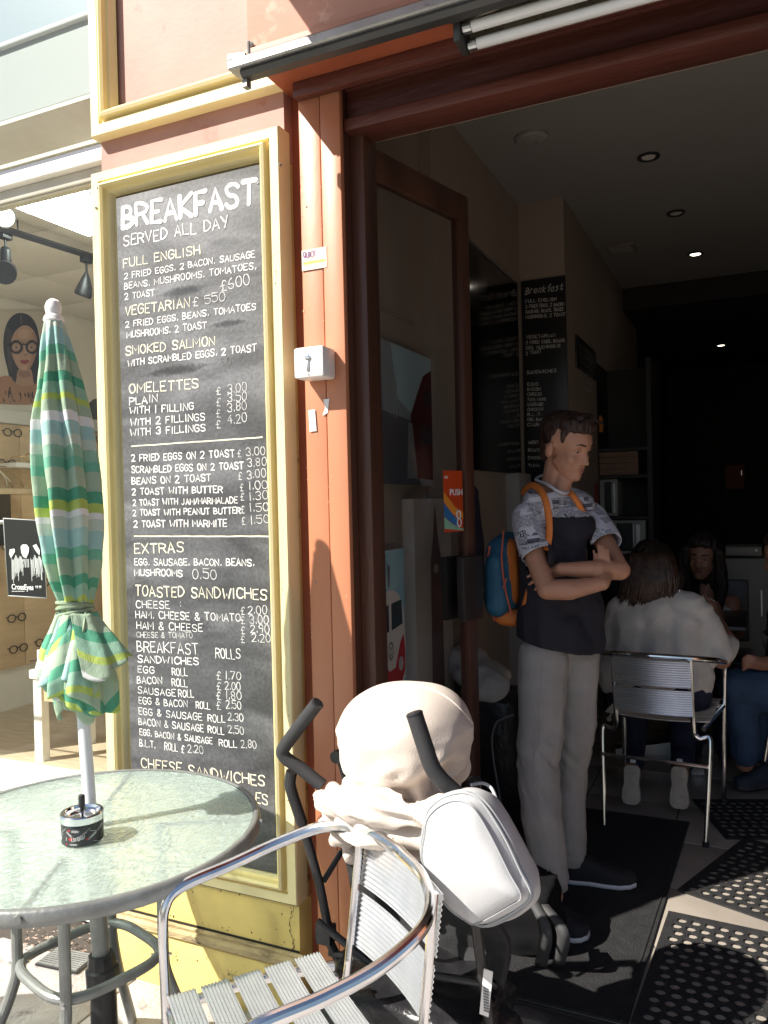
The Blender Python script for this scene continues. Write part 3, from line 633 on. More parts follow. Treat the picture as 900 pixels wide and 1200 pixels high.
B().box((-5.2, SY-.03, t1+.0005), (XL+.02, SY+.015, t1+.022)).put('transom_dark_strip', mat('dark_grey_strip', (.10, .11, .14), .6), sf)  # narrow dark strip along the top of the transom rail
mo = mat('off_white_frame', (.58, .56, .48), .6, var=.06, bump=.1, dirt=(.3, .27, .2), dscale=30, dth=.68)
B().box((-5.2, SY-.02, t0-.045), (XL+.02, SY+.03, t0-.0005), bev=.004).put('head_rail', mo, sf)
B().box((-5.2, SY-.012, t00-.01), (XL+.02, SY+.03, t0-.0455), bev=.003).put('head_rail', mo, sf)
gl = glassmat('window_glass', (.96, .98, .97), .03)
B().box((-5.2, SY+.002, .515), (XL+.02, SY+.008, t00-.0105)).put('window_pane', gl, sf)
B().box((-5.2, SY-.0, t1+.023), (XL+.02, SY+.006, 4.2)).put('upper_pane', gl, sf)
B().box((-5.2, SY-.13, .47), (XL+.02, SY+.06, .514), bev=.006).put('sill', M['white_paint'], sf)
B().box((-5.2, SY-.03, 0), (XL+.02, SY+.05, .4695)).put('stall_riser', M['white_paint'], sf)
zb0, zb1 = ony(57, 128, SY+.3).z, ony(57, 44, SY+.3).z
B().box((-5.2, SY+.03, SC+.005), (XL+.3, SY+.2795, SC+.02)).put('soffit_board', M['shop_ceil'], sf)
B().box((-5.2, SY+.28, zb0), (XL+.3, SY+.32, zb1)).put('bulkhead_panel', mat('bulkhead', (.34, .36, .36), .6), sf)
B().box((-5.2, SY+.26, zb1), (XL+.3, SY+.32, zb1+.02), bev=.003).put('bulkhead_trim', mat('bulkhead_trim', (.45, .47, .47), .5), sf)
B().box((-5.2, SY+.28, zb1+.0205), (XL+.3, SY+.30, 4.2)).put('back_panel', mat('painted_sky_reflection', (.36, .42, .48), .25), sf)  # pale blue colour stands in for sky reflected in the upper pane
# ceiling light panel, track rail, spotlights
lp = thing('ceiling_light_panel', 'large square lit light panel in the optician ceiling', 'light panel', (0, 0, 0))
c0, c1 = onz(15, 241, SC-.012), onz(106, 275, SC-.012)
L_ = abs(c1.y-c0.y)
B().box((c0.x-.02, c0.y-.02, SC-.014), (c0.x+L_+.02, c0.y+L_+.02, SC-.0005)).put('frame', M['white_paint'], lp)
B().box((c0.x, c0.y, SC-.018), (c0.x+L_, c0.y+L_, SC-.0145)).put('diffuser', mat('light_diffuser', (.80, .86, .78), .5, emis=14), lp)
tr0, tr1 = onz(0, 267, SC-.07), onz(115, 303, SC-.07); td = (tr1-tr0).normalized()
tl = thing('track_rail', 'black lighting track rail hung below the optician ceiling', 'track rail', (0, 0, 0))
b = B(); a, z = tr0-td*.4, tr1+td*1.2; b.tube([a, z], .019, 4); b.put('rail', M['black_metal'], tl)
for k in (0.1, 1.5): q = tr0+td*k; B().tube([q, q+V((0, 0, .069))], .004, 6).put('hanger', M['black_metal'], tl)
def spot(px, py, kind, label):
    q = onz(px, py, SC-.09); t = thing('track_spotlight', label, 'spotlight', q, 'track spotlights in the optician shop')
    B().box((-.02, -.03, -.02), (.02, .03, .018), bev=.003).put('adapter', M['black_metal'], t)
    B().tube([(0, 0, -.02), (0, 0, -.07)], .006, 8).put('stem', M['black_metal'], t)
    if kind == 0:
        b = B(); b.tube([(0, 0, -.06), (0, 0, -.075), (.0, -.0, -.15), (.0, 0, -.17), (.0, 0, -.19)], [.018, .026, .028, .022, .02], 14); b.put('body', M['black_metal'], t)
        b = B(); b.tube([(-.005, .005, -.175), (.035, -.04, -.205)], [.052, .058], 18); b.put('lamp_head', M['black_metal'], t)
    else:
        b = B(); b.tube([(0, 0, -.07), (-.005, 0, -.10), (-.016, 0, -.15), (-.03, 0, -.19), (-.035, 0, -.20)], [.008, .022, .040, .048, .045], 16); b.put('lamp_head', M['black_metal'], t)
    return t
spot(6, 276, 0, 'black cylinder spotlight at the near left end of the track rail')
spot(101, 304, 1, 'black bell shaped spotlight hanging on the track rail near the pier')
def ledlamp(px, py, r, label):
    q = onz(px, py, SC-.12); t = thing('round_spotlight', label, 'spotlight', q, 'round silver spotlights in the optician ceiling')
    dr = (V((0, 0, CAMH))-q).normalized(); R_ = dr.to_track_quat('Z', 'Y').to_matrix().to_4x4()
    b = B(); b.lathe((0, 0, 0), [(r*.7, -.05), (r, -.01), (r, .012), (r*.86, .014)], 24); b.bm.transform(R_); b.put('bezel', M['galv'], t)
    b = B(); b.lathe((0, 0, 0), [(r*.85, .0145), (r*.8, .02), (.001, .024)], 20); b.bm.transform(R_); b.put('lens', mat('lit_lens', (1, .98, .92), .4, emis=5), t)
    B().tube([(0, 0, .02), (0, 0, .117)], .008, 8).put('stem', M['galv'], t)
ledlamp(5, 254, .052, 'lit round silver spotlight above the left end of the track rail')
ledlamp(115, 218, .05, 'round silver spotlight half hidden by the yellow pier')
# display wall
dw = thing('display_wall', 'light veneer display panel for eyeglasses on the optician side wall', 'display panel', (0, 0, 0))
w0, w1 = onx(30, 499, SX+.03), onx(30, 779, SX+.03)
k0 = 0; ys = [SY+.3+k*.78 for k in range(8)]
for y_ in ys[:-1]: B().box((SX+.001, y_+.002, w1.z), (SX+.03, y_+.778, w0.z), bev=.002).put('panel', M['veneer'], dw)
B().box((SX+.001, SY+.3, w0.z+.003), (SX+.06, 7.6, w0.z+.10), bev=.01).put('light_pelmet', mat('grey_pelmet', (.62, .62, .60), .5), dw)
def specs(P, col, lab, sc=1.0, rz=0, gr='eyeglasses on the optician display wall'):
    t = thing('eyeglasses', lab, 'eyeglasses', P, gr, rz)
    b = B()
    for s in (-1, 1):
        b.tube([(0, s*.034*sc+.026*sc*math.cos(k*.5236), .021*sc*math.sin(k*.5236)) for k in range(12)], .0032*sc, 5, closed=True)
    b.tube([(0, -.009*sc, .006*sc), (.004, 0, .009*sc), (0, .009*sc, .006*sc)], .0022*sc, 5); b.put('frame', col, t, auto=None)
    for s in (-1, 1):
        b = B(); b.tube([(0, s*.060*sc, .008*sc), (-.05*sc, s*.075*sc, .008*sc), (-.02, s*.13*sc, .0)], .0022*sc, 5); b.put('temple', col, t, auto=None)
    return t
wh = ['top row, left of the umbrella tip', 'second row, level with the white shelf', 'top row half hidden by the umbrella', 'right of the wood shelf by the umbrella', 'at the left edge beside the black poster', 'right of the black poster, upper pair', 'right of the black poster, lower pair', 'below the black poster, upper left pair', 'above the white bench, beside the umbrella', 'lowest pair above the white bench', 'beside the pier, right of the umbrella', 'second pair beside the pier, lower']
for (px, py), l in zip([(15, 507), (8, 543), (47, 508), (46, 576), (1, 641), (55, 646), (59, 682), (20, 724), (52, 752), (22, 760), (121, 515), (122, 560)], wh):
    specs(onx(px, py, SX+.045), M['black_plastic'] if 'lowest' not in l else M['hair_brown'], 'thin dark eyeglasses on the veneer wall, '+l, 1.25)
sh = thing('white_shelf', 'short white shelf on the veneer wall with gold eyeglasses on it', 'shelf', (0, 0, 0))
q0, q1 = onx(17, 544, SX+.22), onx(50, 544, SX+.22)
B().box((SX+.031, q0.y, q0.z-.02), (SX+.24, q1.y+.15, q0.z+.012), bev=.003).put('board', M['white_paint'], sh)
gold = mat('gold_wire', (.72, .5, .2), .25, 1)
specs(V((SX+.2, onx(40, 535, SX+.2).y, q0.z+.048)), gold, 'gold wire eyeglasses standing on the short white shelf', 1.35, 0, 'eyeglasses on the shop shelves')
s2 = thing('wood_shelf', 'pale wood shelf on the veneer wall holding looped wire frames', 'shelf', (0, 0, 0))
q0, q1 = onx(-10, 575, SX+.3), onx(44, 575, SX+.3)
B().box((SX+.031, q0.y-.3, q0.z-.022), (SX+.32, q1.y, q0.z+.015), bev=.003).put('board', mat('pale_wood', (.62, .49, .33), .5, var=.1), s2)
b = B()
for px, ph, c_ in ((3, .0, 0), (10, .3, 1), (14, .6, 0), (22, .2, 1)):
    p = onx(px, 571, SX+.2); b.tube([(p.x, p.y+.14*math.cos(a*.35+ph)-.1, p.z+.14*abs(math.sin(a*.33))) for a in range(10)], .004, 5, mi=c_)
tag(b.put('wire_frames', [mat('white_wire', (.8, .78, .7), .4), gold], None, auto=None), 'white and gold looped wire frames lying on the wood shelf', 'wire frames')
po2 = thing('shelf_post', 'short black post under the wood shelf at the left photo edge', 'post', (0, 0, 0))
p = onx(3, 597, SX+.25); B().box((p.x-.03, p.y-.05, p.z-.22), (p.x+.03, p.y+.04, q0.z-.0225)).put('post', M['black_metal'], po2)
B().box((p.x-.05, p.y-.07, p.z-.235), (p.x+.05, p.y+.06, p.z-.2205)).put('foot_plate', M['black_metal'], po2)
# hanging rod and poster in the window
rp = ony(60, 611, SY+.09)
rd = thing('display_rod', 'horizontal silver rod across the shop window holding the black poster', 'rod', (0, 0, 0))
B().tube([(-5.0, SY+.09, rp.z), (XL+.1, SY+.09, rp.z)], .009, 10).put('rod', M['steel'], rd)
B().tube([(ony(108, 611, SY+.09).x, SY+.09, rp.z), (ony(118, 611, SY+.09).x, SY+.09, rp.z)], .016, 12).put('clamp', M['steel'], rd)
bp = thing('black_poster', 'black window poster with a white drawing and lettering', 'poster', (0, 0, 0))
PYY = SY+.075
pc = [ony(4.2, 607.5, PYY), ony(50.4, 610.3, PYY), ony(55.2, 701, PYY), ony(9.9, 698, PYY)]
b = B(); b.poly(pc, (0, .002, 0)); b.put('sheet', M['black_board'], bp, auto=None)
b = B(); wf = flatc((.5, .5, .5))
for i in range(4): b.tube([pc[i]+V((0, -.0012, 0)), pc[(i+1) % 4]+V((0, -.0012, 0))], .0022, 4)
b.put('edge', wf, bp, auto=None)
wp = flatc((.85, .85, .85)); b = B()
def zp(x, y, d=.0035): return ony(x/3.53, 580+y/3.53, PYY-d)     # coordinates read off the enlarged photo
for P in ([(85, 215), (92, 205), (110, 205), (120, 218), (118, 240), (108, 262), (95, 255), (88, 238)], [(40, 225), (60, 222), (62, 235), (45, 262), (38, 245)], [(135, 210), (150, 203), (165, 230), (163, 250), (150, 235)]): b.poly([zp(x, y) for x, y in P])
for k in range(16):
    for s in (0, 1):
        x = (48+k*3 if s == 0 else 126+k*3); y = 262+8*math.sin(k*.9)-(6 if 4 < k < 12 else 0); y2 = y+random.uniform(50, 95)
        b.poly([zp(x, y), zp(x+1.7, y), zp(x+3+s*4, y2), zp(x+1.5+s*4, y2)])
for k in range(5): b.poly([zp(96+k*5, 265), zp(98+k*5, 265), zp(92+k*7, 300), zp(90+k*7, 300)])
b.put('drawing', wp, bp, auto=None)
text_obj('lettering', 'CrossEyes', .030, wp, bp, zp(48, 390), (1, 0, 0), (0, 0, 1), width=(zp(138, 390)-zp(48, 390)).x, bold=.0006)
text_obj('lettering', 'eyewear studio', .010, wp, bp, zp(49, 402), (1, 0, 0), (0, 0, 1), width=(zp(100, 402)-zp(49, 402)).x) if False else None
b = B()
for x in (146, 152, 160, 166): b.poly([zp(x, 376), zp(x+5, 376), zp(x+3, 388)])
for k in range(9): b.poly([zp(49+k*6, 397), zp(53+k*6, 397), zp(53+k*6, 400), zp(49+k*6, 400)])
b.put('small_print', wp, bp, auto=None)
# portrait on the side wall
pt = thing('portrait_poster', 'large wall print of a dark haired woman wearing round glasses', 'poster', (0, 0, 0))
def pp(x, y, d=0.0): return onx(x/4, 300+y/4, SX+.012+d)
cs = [pp(-120, 255), pp(212, 255), pp(212, 700), pp(-120, 690)]
b = B(); b.poly([V((SX+.0005, p.y, p.z)) for p in cs], (.011, 0, 0)); b.put('print_sheet', mat('print_ground', (.62, .56, .48), .5), pt, auto=None)
def art(name, pts, col, d, f=pp, parent=None, sm=2):
    P = list(pts)
    if sm:
        for _ in range(sm): P = [q for i in range(len(P)) for q in ((P[i][0]*.75+P[(i+1) % len(P)][0]*.25, P[i][1]*.75+P[(i+1) % len(P)][1]*.25), (P[i][0]*.25+P[(i+1) % len(P)][0]*.75, P[i][1]*.25+P[(i+1) % len(P)][1]*.75))]
    bb = B(); bb.poly([f(x, y, d) for x, y in P]); return bb.put(name, flatc(col), parent or pt, auto=None)
art('hair', [(95, 264), (62, 275), (32, 310), (15, 380), (17, 460), (38, 540), (50, 610), (70, 640), (150, 640), (175, 590), (192, 500), (188, 400), (172, 320), (140, 276)], (.03, .025, .028), .001)
art('neck', [(82, 520), (150, 520), (156, 600), (185, 640), (150, 690), (60, 690), (40, 640), (76, 600)], (.42, .25, .17), .002)
art('face', [(100, 325), (62, 360), (48, 420), (60, 480), (84, 525), (112, 545), (138, 535), (165, 480), (176, 420), (168, 360), (135, 325)], (.50, .31, .22), .003)
art('blouse', [(-120, 620), (-30, 575), (45, 555), (70, 598), (110, 612), (150, 606), (186, 588), (205, 640), (205, 699), (-120, 689)], (.36, .19, .11), .004, sm=1)
for k in range(34):
    x, y = random.uniform(-100, 195), random.uniform(600, 680); 
    if y < 560+abs(x-110)*-.1+50: continue
    l = random.uniform(14, 42); wd = random.uniform(4, 9); y1 = min(y+l, 688); art('leopard_spot', [(x, y), (x+wd, y+4), (x+wd+3, y1), (x+2, y1-4)], (.03, .02, .02), .0045, sm=1)
art('face_shade', [(150, 350), (172, 370), (176, 430), (165, 480), (140, 532), (120, 542), (146, 490), (156, 430), (154, 380)], (.40, .235, .165), .0036)
art('cheek', [(66, 455), (90, 462), (94, 485), (74, 490)], (.54, .32, .24), .0036); art('forehead', [(86, 345), (134, 345), (140, 380), (112, 392), (84, 380)], (.56, .36, .27), .0036)
art('chin', [(100, 515), (126, 515), (122, 533), (106, 533)], (.54, .34, .25), .0036); art('neck_shade', [(86, 536), (140, 538), (146, 566), (112, 572), (84, 560)], (.30, .17, .12), .0042)
for k in range(7): art('hair_strand', [(30+k*5-k*k*.2, 330+k*4), (33+k*5-k*k*.2, 330+k*4), (42+k*3, 540), (38+k*3, 540)], (.07, .055, .055), .0014, sm=0)
art('nose', [(114, 400), (120, 402), (124, 455), (112, 458)], (.58, .38, .29), .0040)
art('lips', [(92, 490), (108, 486), (116, 489), (124, 485), (142, 492), (128, 505), (112, 508), (100, 502)], (.32, .06, .07), .0045)
art('nose_shadow', [(108, 462), (120, 458), (132, 463), (120, 470)], (.34, .19, .13), .0045)
for cx, cy in ((76, 428), (148, 428)):
    art('eye_ground', [(cx-17, cy), (cx, cy-8), (cx+17, cy), (cx, cy+7)], (.55, .45, .42), .0042)
    art('eye', [(cx-9, cy), (cx, cy-6), (cx+9, cy), (cx, cy+5)], (.05, .03, .03), .0045)
    art('eyebrow', [(cx-20, cy-28), (cx, cy-36), (cx+18, cy-30), (cx, cy-30)], (.05, .03, .03), .0045)
b = B()
for cx, cy in ((76, 428), (150, 428)): b.tube([pp(cx+26*math.cos(k*.524), cy+27*math.sin(k*.524), .006) for k in range(12)], .0085, 5, closed=True)
b.tube([pp(101, 418, .006), pp(112, 413, .006), pp(124, 418, .006)], .006, 5); b.tube([pp(45, 415, .006), pp(50, 420, .006)], .008, 5)
b.put('glasses', flatc((.03, .02, .02)), pt, auto=None)
art('parting', [(94, 268), (100, 268), (103, 322), (98, 322)], (.16, .11, .10), .0015, sm=0)
# white bench with sunglasses, dark round seat back
wb = thing('display_bench', 'white bench table standing on the oak floor of the optician', 'table', (0, 0, 0))
q = onz(44, 893, SF); tb = ony(44, 786, q.y).z
B().box((q.x-.05, q.y, tb-.05), (q.x+1.5, q.y+.42, tb), bev=.006).put('top', M['white_paint'], wb)
B().box((q.x-.01, q.y+.02, tb-.17), (q.x+1.4, q.y+.04, tb-.0505)).put('apron', M['veneer'], wb)
for dx_, dy_ in ((-.03, .01), (-.03, .35), (1.38, .01), (1.38, .35)): B().box((q.x+dx_, q.y+dy_, SF), (q.x+dx_+.06, q.y+dy_+.05, tb-.0505)).put('leg', M['white_paint'], wb)
B().box((q.x-.05, q.y+.06, tb+.0005), (q.x-.03, q.y+.40, tb+.10)).put('end_panel', M['white_paint'], wb)
t = specs(V((q.x+.12, q.y+.12, tb+.035)), M['hair_brown'], 'brown tortoiseshell sunglasses lying at the left end of the white bench', 1.8, -1.2, 'sunglasses on the white bench')
t = specs(V((q.x+.22, q.y+.28, tb+.05)), M['hair_brown'], 'second pair of brown sunglasses behind the first on the white bench', 1.6, -1.0, 'sunglasses on the white bench')
dk = thing('dark_chair', 'dark chair back against the optician wall, just left of the pier', 'chair', onz(117, 745, SF+.0) if False else (0, 0, 0))
p = ony(118, 490, 4.3)
b = B(); rows = []
for i in range(9):
    a = i/8*math.pi; rows.append([(p.x-.17*math.cos(a)+0, p.y, p.z+.0+.15*math.sin(a)), (p.x-.17*math.cos(a), p.y+.05, p.z+.15*math.sin(a))])
b.grid(rows); b.poly([r[0] for r in rows]); b.poly([r[1] for r in reversed(rows)]); b.poly([rows[0][0], rows[0][1], rows[-1][1], rows[-1][0]]); b.put('backrest', M['black_plastic'], dk)
B().tube([(p.x, p.y+.025, p.z), (p.x, p.y+.025, SF+.05)], .03, 12).put('stem', M['black_metal'], dk)
B().lathe((p.x, p.y+.025, SF), [(.24, 0), (.24, .02), (.03, .05)], 24).put('base', M['black_metal'], dk)
B().lathe((p.x, p.y+.22, p.z-.45), [(.2, 0), (.22, .03), (.2, .07)], 24).put('seat', M['black_plastic'], dk)
# ================================================================= TABLE, PARASOL, ASHTRAY
TC = V((-1.512, 1.463, 0)); TR = .423; TZ = .72
tb = thing('cafe_table', 'round cafe table with wavy glass top and grey steel legs', 'table', TC)
gm = bpy.data.materials.new('wavy_glass'); gm.use_nodes = True; t = gm.node_tree; N, L = t.nodes, t.links; p = N['Principled BSDF']
p.inputs['Base Color'].default_value = (.80, .92, .86, 1); p.inputs['Roughness'].default_value = .09; p.inputs['Transmission Weight'].default_value = .62; p.inputs['IOR'].default_value = 1.45
tc = N.new('ShaderNodeTexCoord'); vo = N.new('ShaderNodeTexVoronoi'); vo.feature = 'SMOOTH_F1'; vo.inputs['Scale'].default_value = 72; vo.inputs['Smoothness'].default_value = .6
mp = N.new('ShaderNodeMapping'); mp.inputs['Scale'].default_value = (1, .45, 1); mp.inputs['Rotation'].default_value = (0, 0, -1.15)
n1 = N.new('ShaderNodeTexNoise'); n1.inputs['Scale'].default_value = 14; n1.inputs['Detail'].default_value = 3
mxv = N.new('ShaderNodeMix'); mxv.data_type = 'RGBA'; mxv.blend_type = 'LINEAR_LIGHT'; mxv.inputs[0].default_value = .035
L.new(tc.outputs['Object'], mp.inputs[0]); L.new(tc.outputs['Object'], n1.inputs['Vector']); L.new(mp.outputs[0], mxv.inputs[6]); L.new(n1.outputs['Color'], mxv.inputs[7]); L.new(mxv.outputs[2], vo.inputs['Vector'])
bu = N.new('ShaderNodeBump'); bu.inputs['Strength'].default_value = .9; bu.inputs['Distance'].default_value = .005; L.new(vo.outputs[0], bu.inputs['Height']); L.new(bu.outputs[0], p.inputs['Normal'])
tp_ = N.new('ShaderNodeBsdfTransparent'); tp_.inputs[0].default_value = (.86, .95, .90, 1); mxs = N.new('ShaderNodeMixShader'); mxs.inputs[0].default_value = .30
L.new(p.outputs[0], mxs.inputs[1]); L.new(tp_.outputs[0], mxs.inputs[2]); L.new(mxs.outputs[0], N['Material Output'].inputs[0])
B().lathe((0, 0, 0), [(TR-.018, TZ-.0065), (TR-.0165, TZ-.005), (TR-.0165, TZ-.002), (TR-.018, TZ-.0005)], 96).put('glass_top', gm, tb)
b = B(); rows = []
for dr, dz in [(-.016, .0), (-.012, .0025), (-.004, .0015), (0, -.004), (.002, -.016), (.0, -.030), (-.006, -.034), (-.012, -.030), (-.014, -.008), (-.020, -.0075), (-.0205, -.0068)]:
    rows.append([((TR+dr)*math.cos(a*math.pi/48), (TR+dr)*math.sin(a*math.pi/48), TZ+dz) for a in range(96)])
b.grid(rows, wrap=True); b.put('rim', M['galv'], tb, auto=50)
ring_z = .39; rr = .215
legang = [math.radians(a) for a in (208, 298, 28, 118)]
for a in legang:
    d = V((math.cos(a), math.sin(a), 0))
    pts = [d*.178+V((0, 0, TZ-.012)), d*.178+V((0, 0, .43))]+spline([d*.178+V((0, 0, .40)), d*.186+V((0, 0, .34)), d*.235+V((0, 0, .22)), d*.34+V((0, 0, .03)), d*.35+V((0, 0, .004))], 5)
    b = B(); b.tube(pts, .0135, 12); b.put('leg', M['galv'], tb)
    q = d*.178+V((0, 0, ring_z)); B().tube([q-d*.03, q+d*.02], .004, 6).put('bolt', M['steel'], tb)
    B().tube([d*.178+V((0, 0, TZ-.012)), d*.43+V((0, 0, TZ-.012))], .009, 8).put('top_strut', M['galv'], tb)
# ring brace: rounded square through the legs
PP = []
for k in range(64):
    a = 2*math.pi*k/64; n_ = 3.6; q = a-legang[0]-math.pi/4; r_ = .142/((abs(math.cos(q))**n_+abs(math.sin(q))**n_)**(1/n_)); PP.append(V((r_*math.cos(a), r_*math.sin(a), ring_z)))
B().tube(PP, .0125, 12, closed=True).put('ring_brace', M['galv'], tb)
T2 = copy_thing(tb, V((-2.40, .80, 0)), .3, 'second round glass cafe table, unseen, added at left to shade the paving')  # added out of view so that its shadow darkens the paving at left
T2['group'] = tb['group'] = 'round glass tables on the pavement'
# ashtray
at_ = thing('ashtray', 'round metal push ashtray with a black London band on the glass table', 'ashtray', onz(97, 984, TZ+.0015))
R0 = .0475
B().lathe((0, 0, 0), [(R0-.003, 0), (R0, .004), (R0, .047), (R0-.001, .049)], 48).put('band', mat('black_band', (.03, .03, .033), .35, var=.5, scale=60), at_)
B().lathe((0, 0, 0), [(R0-.0005, .0492), (R0+.002, .051), (R0+.002, .066), (R0, .069), (R0-.006, .069), (R0-.008, .063), (R0-.014, .060), (R0-.024, .0605), (.006, .064), (.005, .066)], 48).put('lid', M['chrome'], at_)
B().lathe((0, 0, 0), [(.0045, .0655), (.0045, .078), (.0075, .079), (.0075, .104), (.006, .107)], 16).put('push_knob', M['black_plastic'], at_)
b = B(); b.box((-.017, -.004, .0655), (.0, .004, .068)); b.put('slot_flap', M['steel'], at_)
va = math.atan2(-at_.location.y, -at_.location.x)       # the printed side faces the street
redm, whm = mat('red_print', (.62, .03, .03), .5), mat('white_print', (.75, .75, .74), .5)
def FC(cx, tilt=0):
    def F(u, v, d): a = va+math.radians(cx)+u/R0; return ((R0+.0003+d)*math.cos(a), (R0+.0003+d)*math.sin(a), v)
    return F
for (s, cx, z0, z1, h, ln, w_) in [('I', -47, .017, .017, .0075, .002, .0012), ('LONDON', -12, .0155, .020, .0078, .029, .0012), ('LONDON', -20, .037, .036, .0045, .017, .0008), ('LONDON', -38, .036, .024, .0035, .015, .0007), ('LONDON', 28, .016, .027, .0045, .018, .0008), ('LONDON', -25, .0065, .0065, .0035, .017, .0007), ('LONDON', 55, .030, .040, .004, .016, .0007), ('LONDON', -75, .010, .020, .005, .018, .0008)]:
    b = bmesh.new(); letter_line(b, s, FC(cx), -ln/2, z0, ln/2, z1, h, w_, jit=.02, gap=.45); bm_obj('lettering', b, whm, at_)['kind'] = 'stuff'
for cx, z, sc in ((-33, .0205, .0052), (-38, .040, .0028), (12, .0175, .0028), (-46, .0085, .0022)):
    b = bmesh.new(); F = FC(cx); vs = []
    for k in range(20):
        t_ = k*math.pi/10; vs.append(b.verts.new(F(16*math.sin(t_)**3/17*sc, z+(13*math.cos(t_)-5*math.cos(2*t_)-2*math.cos(3*t_)-math.cos(4*t_))/17*sc, .0006)))
    b.faces.new(vs); bm_obj('heart', b, redm, at_)
b = bmesh.new()
for cx, z0, z1 in ((10, .03, .042), (0, .026, .034), (40, .01, .002), (-60, .03, .044), (-70, .024, .03), (30, .036, .03), (66, .012, .03)):
    F = FC(cx); ribbon(b, [(-.009, z0), (.009, z1)], .0003, F, .0007)
bm_obj('printed_line', b, whm, at_)['kind'] = 'stuff'
# ---- parasol
um = thing('parasol', 'closed green striped parasol tied shut, standing through the table', 'parasol', (-1.472, 1.462, 0))
uo = um.location.copy(); utop = ony(62, 357, 1.463)-uo; umid = ony(120, 1140, 1.462)-uo; ud = (utop-umid).normalized()
def ax_at(z): return umid+(utop-umid)*((z-umid.z)/(utop.z-umid.z))
B().tube([ax_at(.40), ax_at(1.98)], .0155, 18).put('pole', mat('white_enamel_pole', (.74, .75, .77), .25, var=.03), um)
B().tube([ax_at(.36), ax_at(.62)], .021, 18).put('lower_pole', M['galv'], um)
b = B(); b.tube([V((0, 0, .012)), V((0, 0, .07)), V((0, 0, .10)), ax_at(.33), ax_at(.34)], [.10, .06, .034, .031, .034], 20); b.put('base_tube', M['black_plastic'], um)
b = B(); b.tube([ax_at(.325), ax_at(.33), ax_at(.375), ax_at(.38), ax_at(.39), ax_at(.41)], [.036, .040, .040, .034, .034, .03], 10); b.put('clamp_collar', M['black_plastic'], um)
b = B(); b.box((-.27, -.27, .001), (.27, .27, .04), bev=.012)
b.bm.transform(Matrix.Rotation(math.radians(44), 4, 'Z')); b.put('base_plate', mat('dark_base_plastic', (.035, .036, .038), .3, var=.2), um)
for k in range(4):
    b = B(); b.box((.06, -.02, .0405), (.25, .02, .052), bev=.005); b.bm.transform(Matrix.Rotation(math.radians(44+90*k), 4, 'Z')); b.put('base_rib', M['black_plastic'], um)
    b = B(); b.lathe((.19, .19, .0405), [(.055, 0), (.055, .004), (.045, .006), (.01, .004)], 24); b.bm.transform(Matrix.Rotation(math.radians(44+90*k), 4, 'Z')); b.put('base_cap', M['black_plastic'], um)
B().lathe(ax_at(2.0), [(.023, -.028), (.0255, -.024), (.022, -.014), (.017, -.009), (.0195, .0), (.020, .011), (.016, .022), (.008, .029), (.002, .031)], 24).put('finial', M['white_plastic'], um)
# canopy: pleated cloth, stripes run across the cloth
cm = bpy.data.materials.new('striped_canopy'); cm.use_nodes = True; t = cm.node_tree; N, L = t.nodes, t.links; p = N['Principled BSDF']
uv = N.new('ShaderNodeUVMap'); uv.uv_map = 'uv'; sp = N.new('ShaderNodeSeparateXYZ'); L.new(uv.outputs[0], sp.inputs[0])
fr = N.new('ShaderNodeMath'); fr.operation = 'FRACT'; L.new(sp.outputs['Y'], fr.inputs[0]); cr = N.new('ShaderNodeValToRGB'); cr.color_ramp.interpolation = 'CONSTANT'
dgreen, mint, sage, lime, aqua, wht, grn, pale = (.11, .41, .26), (.34, .58, .43), (.44, .58, .42), (.52, .66, .16), (.42, .66, .62), (.86, .88, .86), (.20, .53, .37), (.62, .72, .62)
seq = [(0, dgreen, .055), (0, lime, .05), (0, wht, .03), (0, pale, .06), (0, aqua, .09), (0, grn, .05), (0, sage, .085), (0, dgreen, .05), (0, mint, .06), (0, lime, .03), (0, sage, .06), (0, wht, .05), (0, aqua, .07), (0, pale, .05), (0, mint, .06), (0, grn, .05), (0, sage, .10)]
tot = sum(s[2] for s in seq); x = 0; el = cr.color_ramp.elements
for k, (_, c, w_) in enumerate(seq):
    e = el[k] if k < 2 else el.new(x/tot)
    if k < 2: e.position = x/tot
    e.color = (*c, 1); x += w_
L.new(fr.outputs[0], cr.inputs[0]); L.new(cr.outputs[0], p.inputs['Base Color']); p.inputs['Roughness'].default_value = .85
wv = N.new('ShaderNodeTexNoise'); wv.inputs['Scale'].default_value = 320; tc = N.new('ShaderNodeTexCoord'); L.new(tc.outputs['Object'], wv.inputs['Vector'])
n2 = N.new('ShaderNodeTexNoise'); n2.inputs['Scale'].default_value = 16; L.new(tc.outputs['Object'], n2.inputs['Vector']); ad = N.new('ShaderNodeMath'); ad.operation = 'MULTIPLY_ADD'; ad.inputs[1].default_value = .15; L.new(wv.outputs[0], ad.inputs[0]); L.new(n2.outputs[0], ad.inputs[2])
bu = N.new('ShaderNodeBump'); bu.inputs['Strength'].default_value = .5; bu.inputs['Distance'].default_value = .02; L.new(ad.outputs[0], bu.inputs['Height']); L.new(bu.outputs[0], p.inputs['Normal'])
trn = N.new('ShaderNodeBsdfTranslucent'); L.new(cr.outputs[0], trn.inputs[0]); ms = N.new('ShaderNodeMixShader'); ms.inputs[0].default_value = .22; L.new(p.outputs[0], ms.inputs[1]); L.new(trn.outputs[0], ms.inputs[2]); L.new(ms.outputs[0], N['Material Output'].inputs[0])
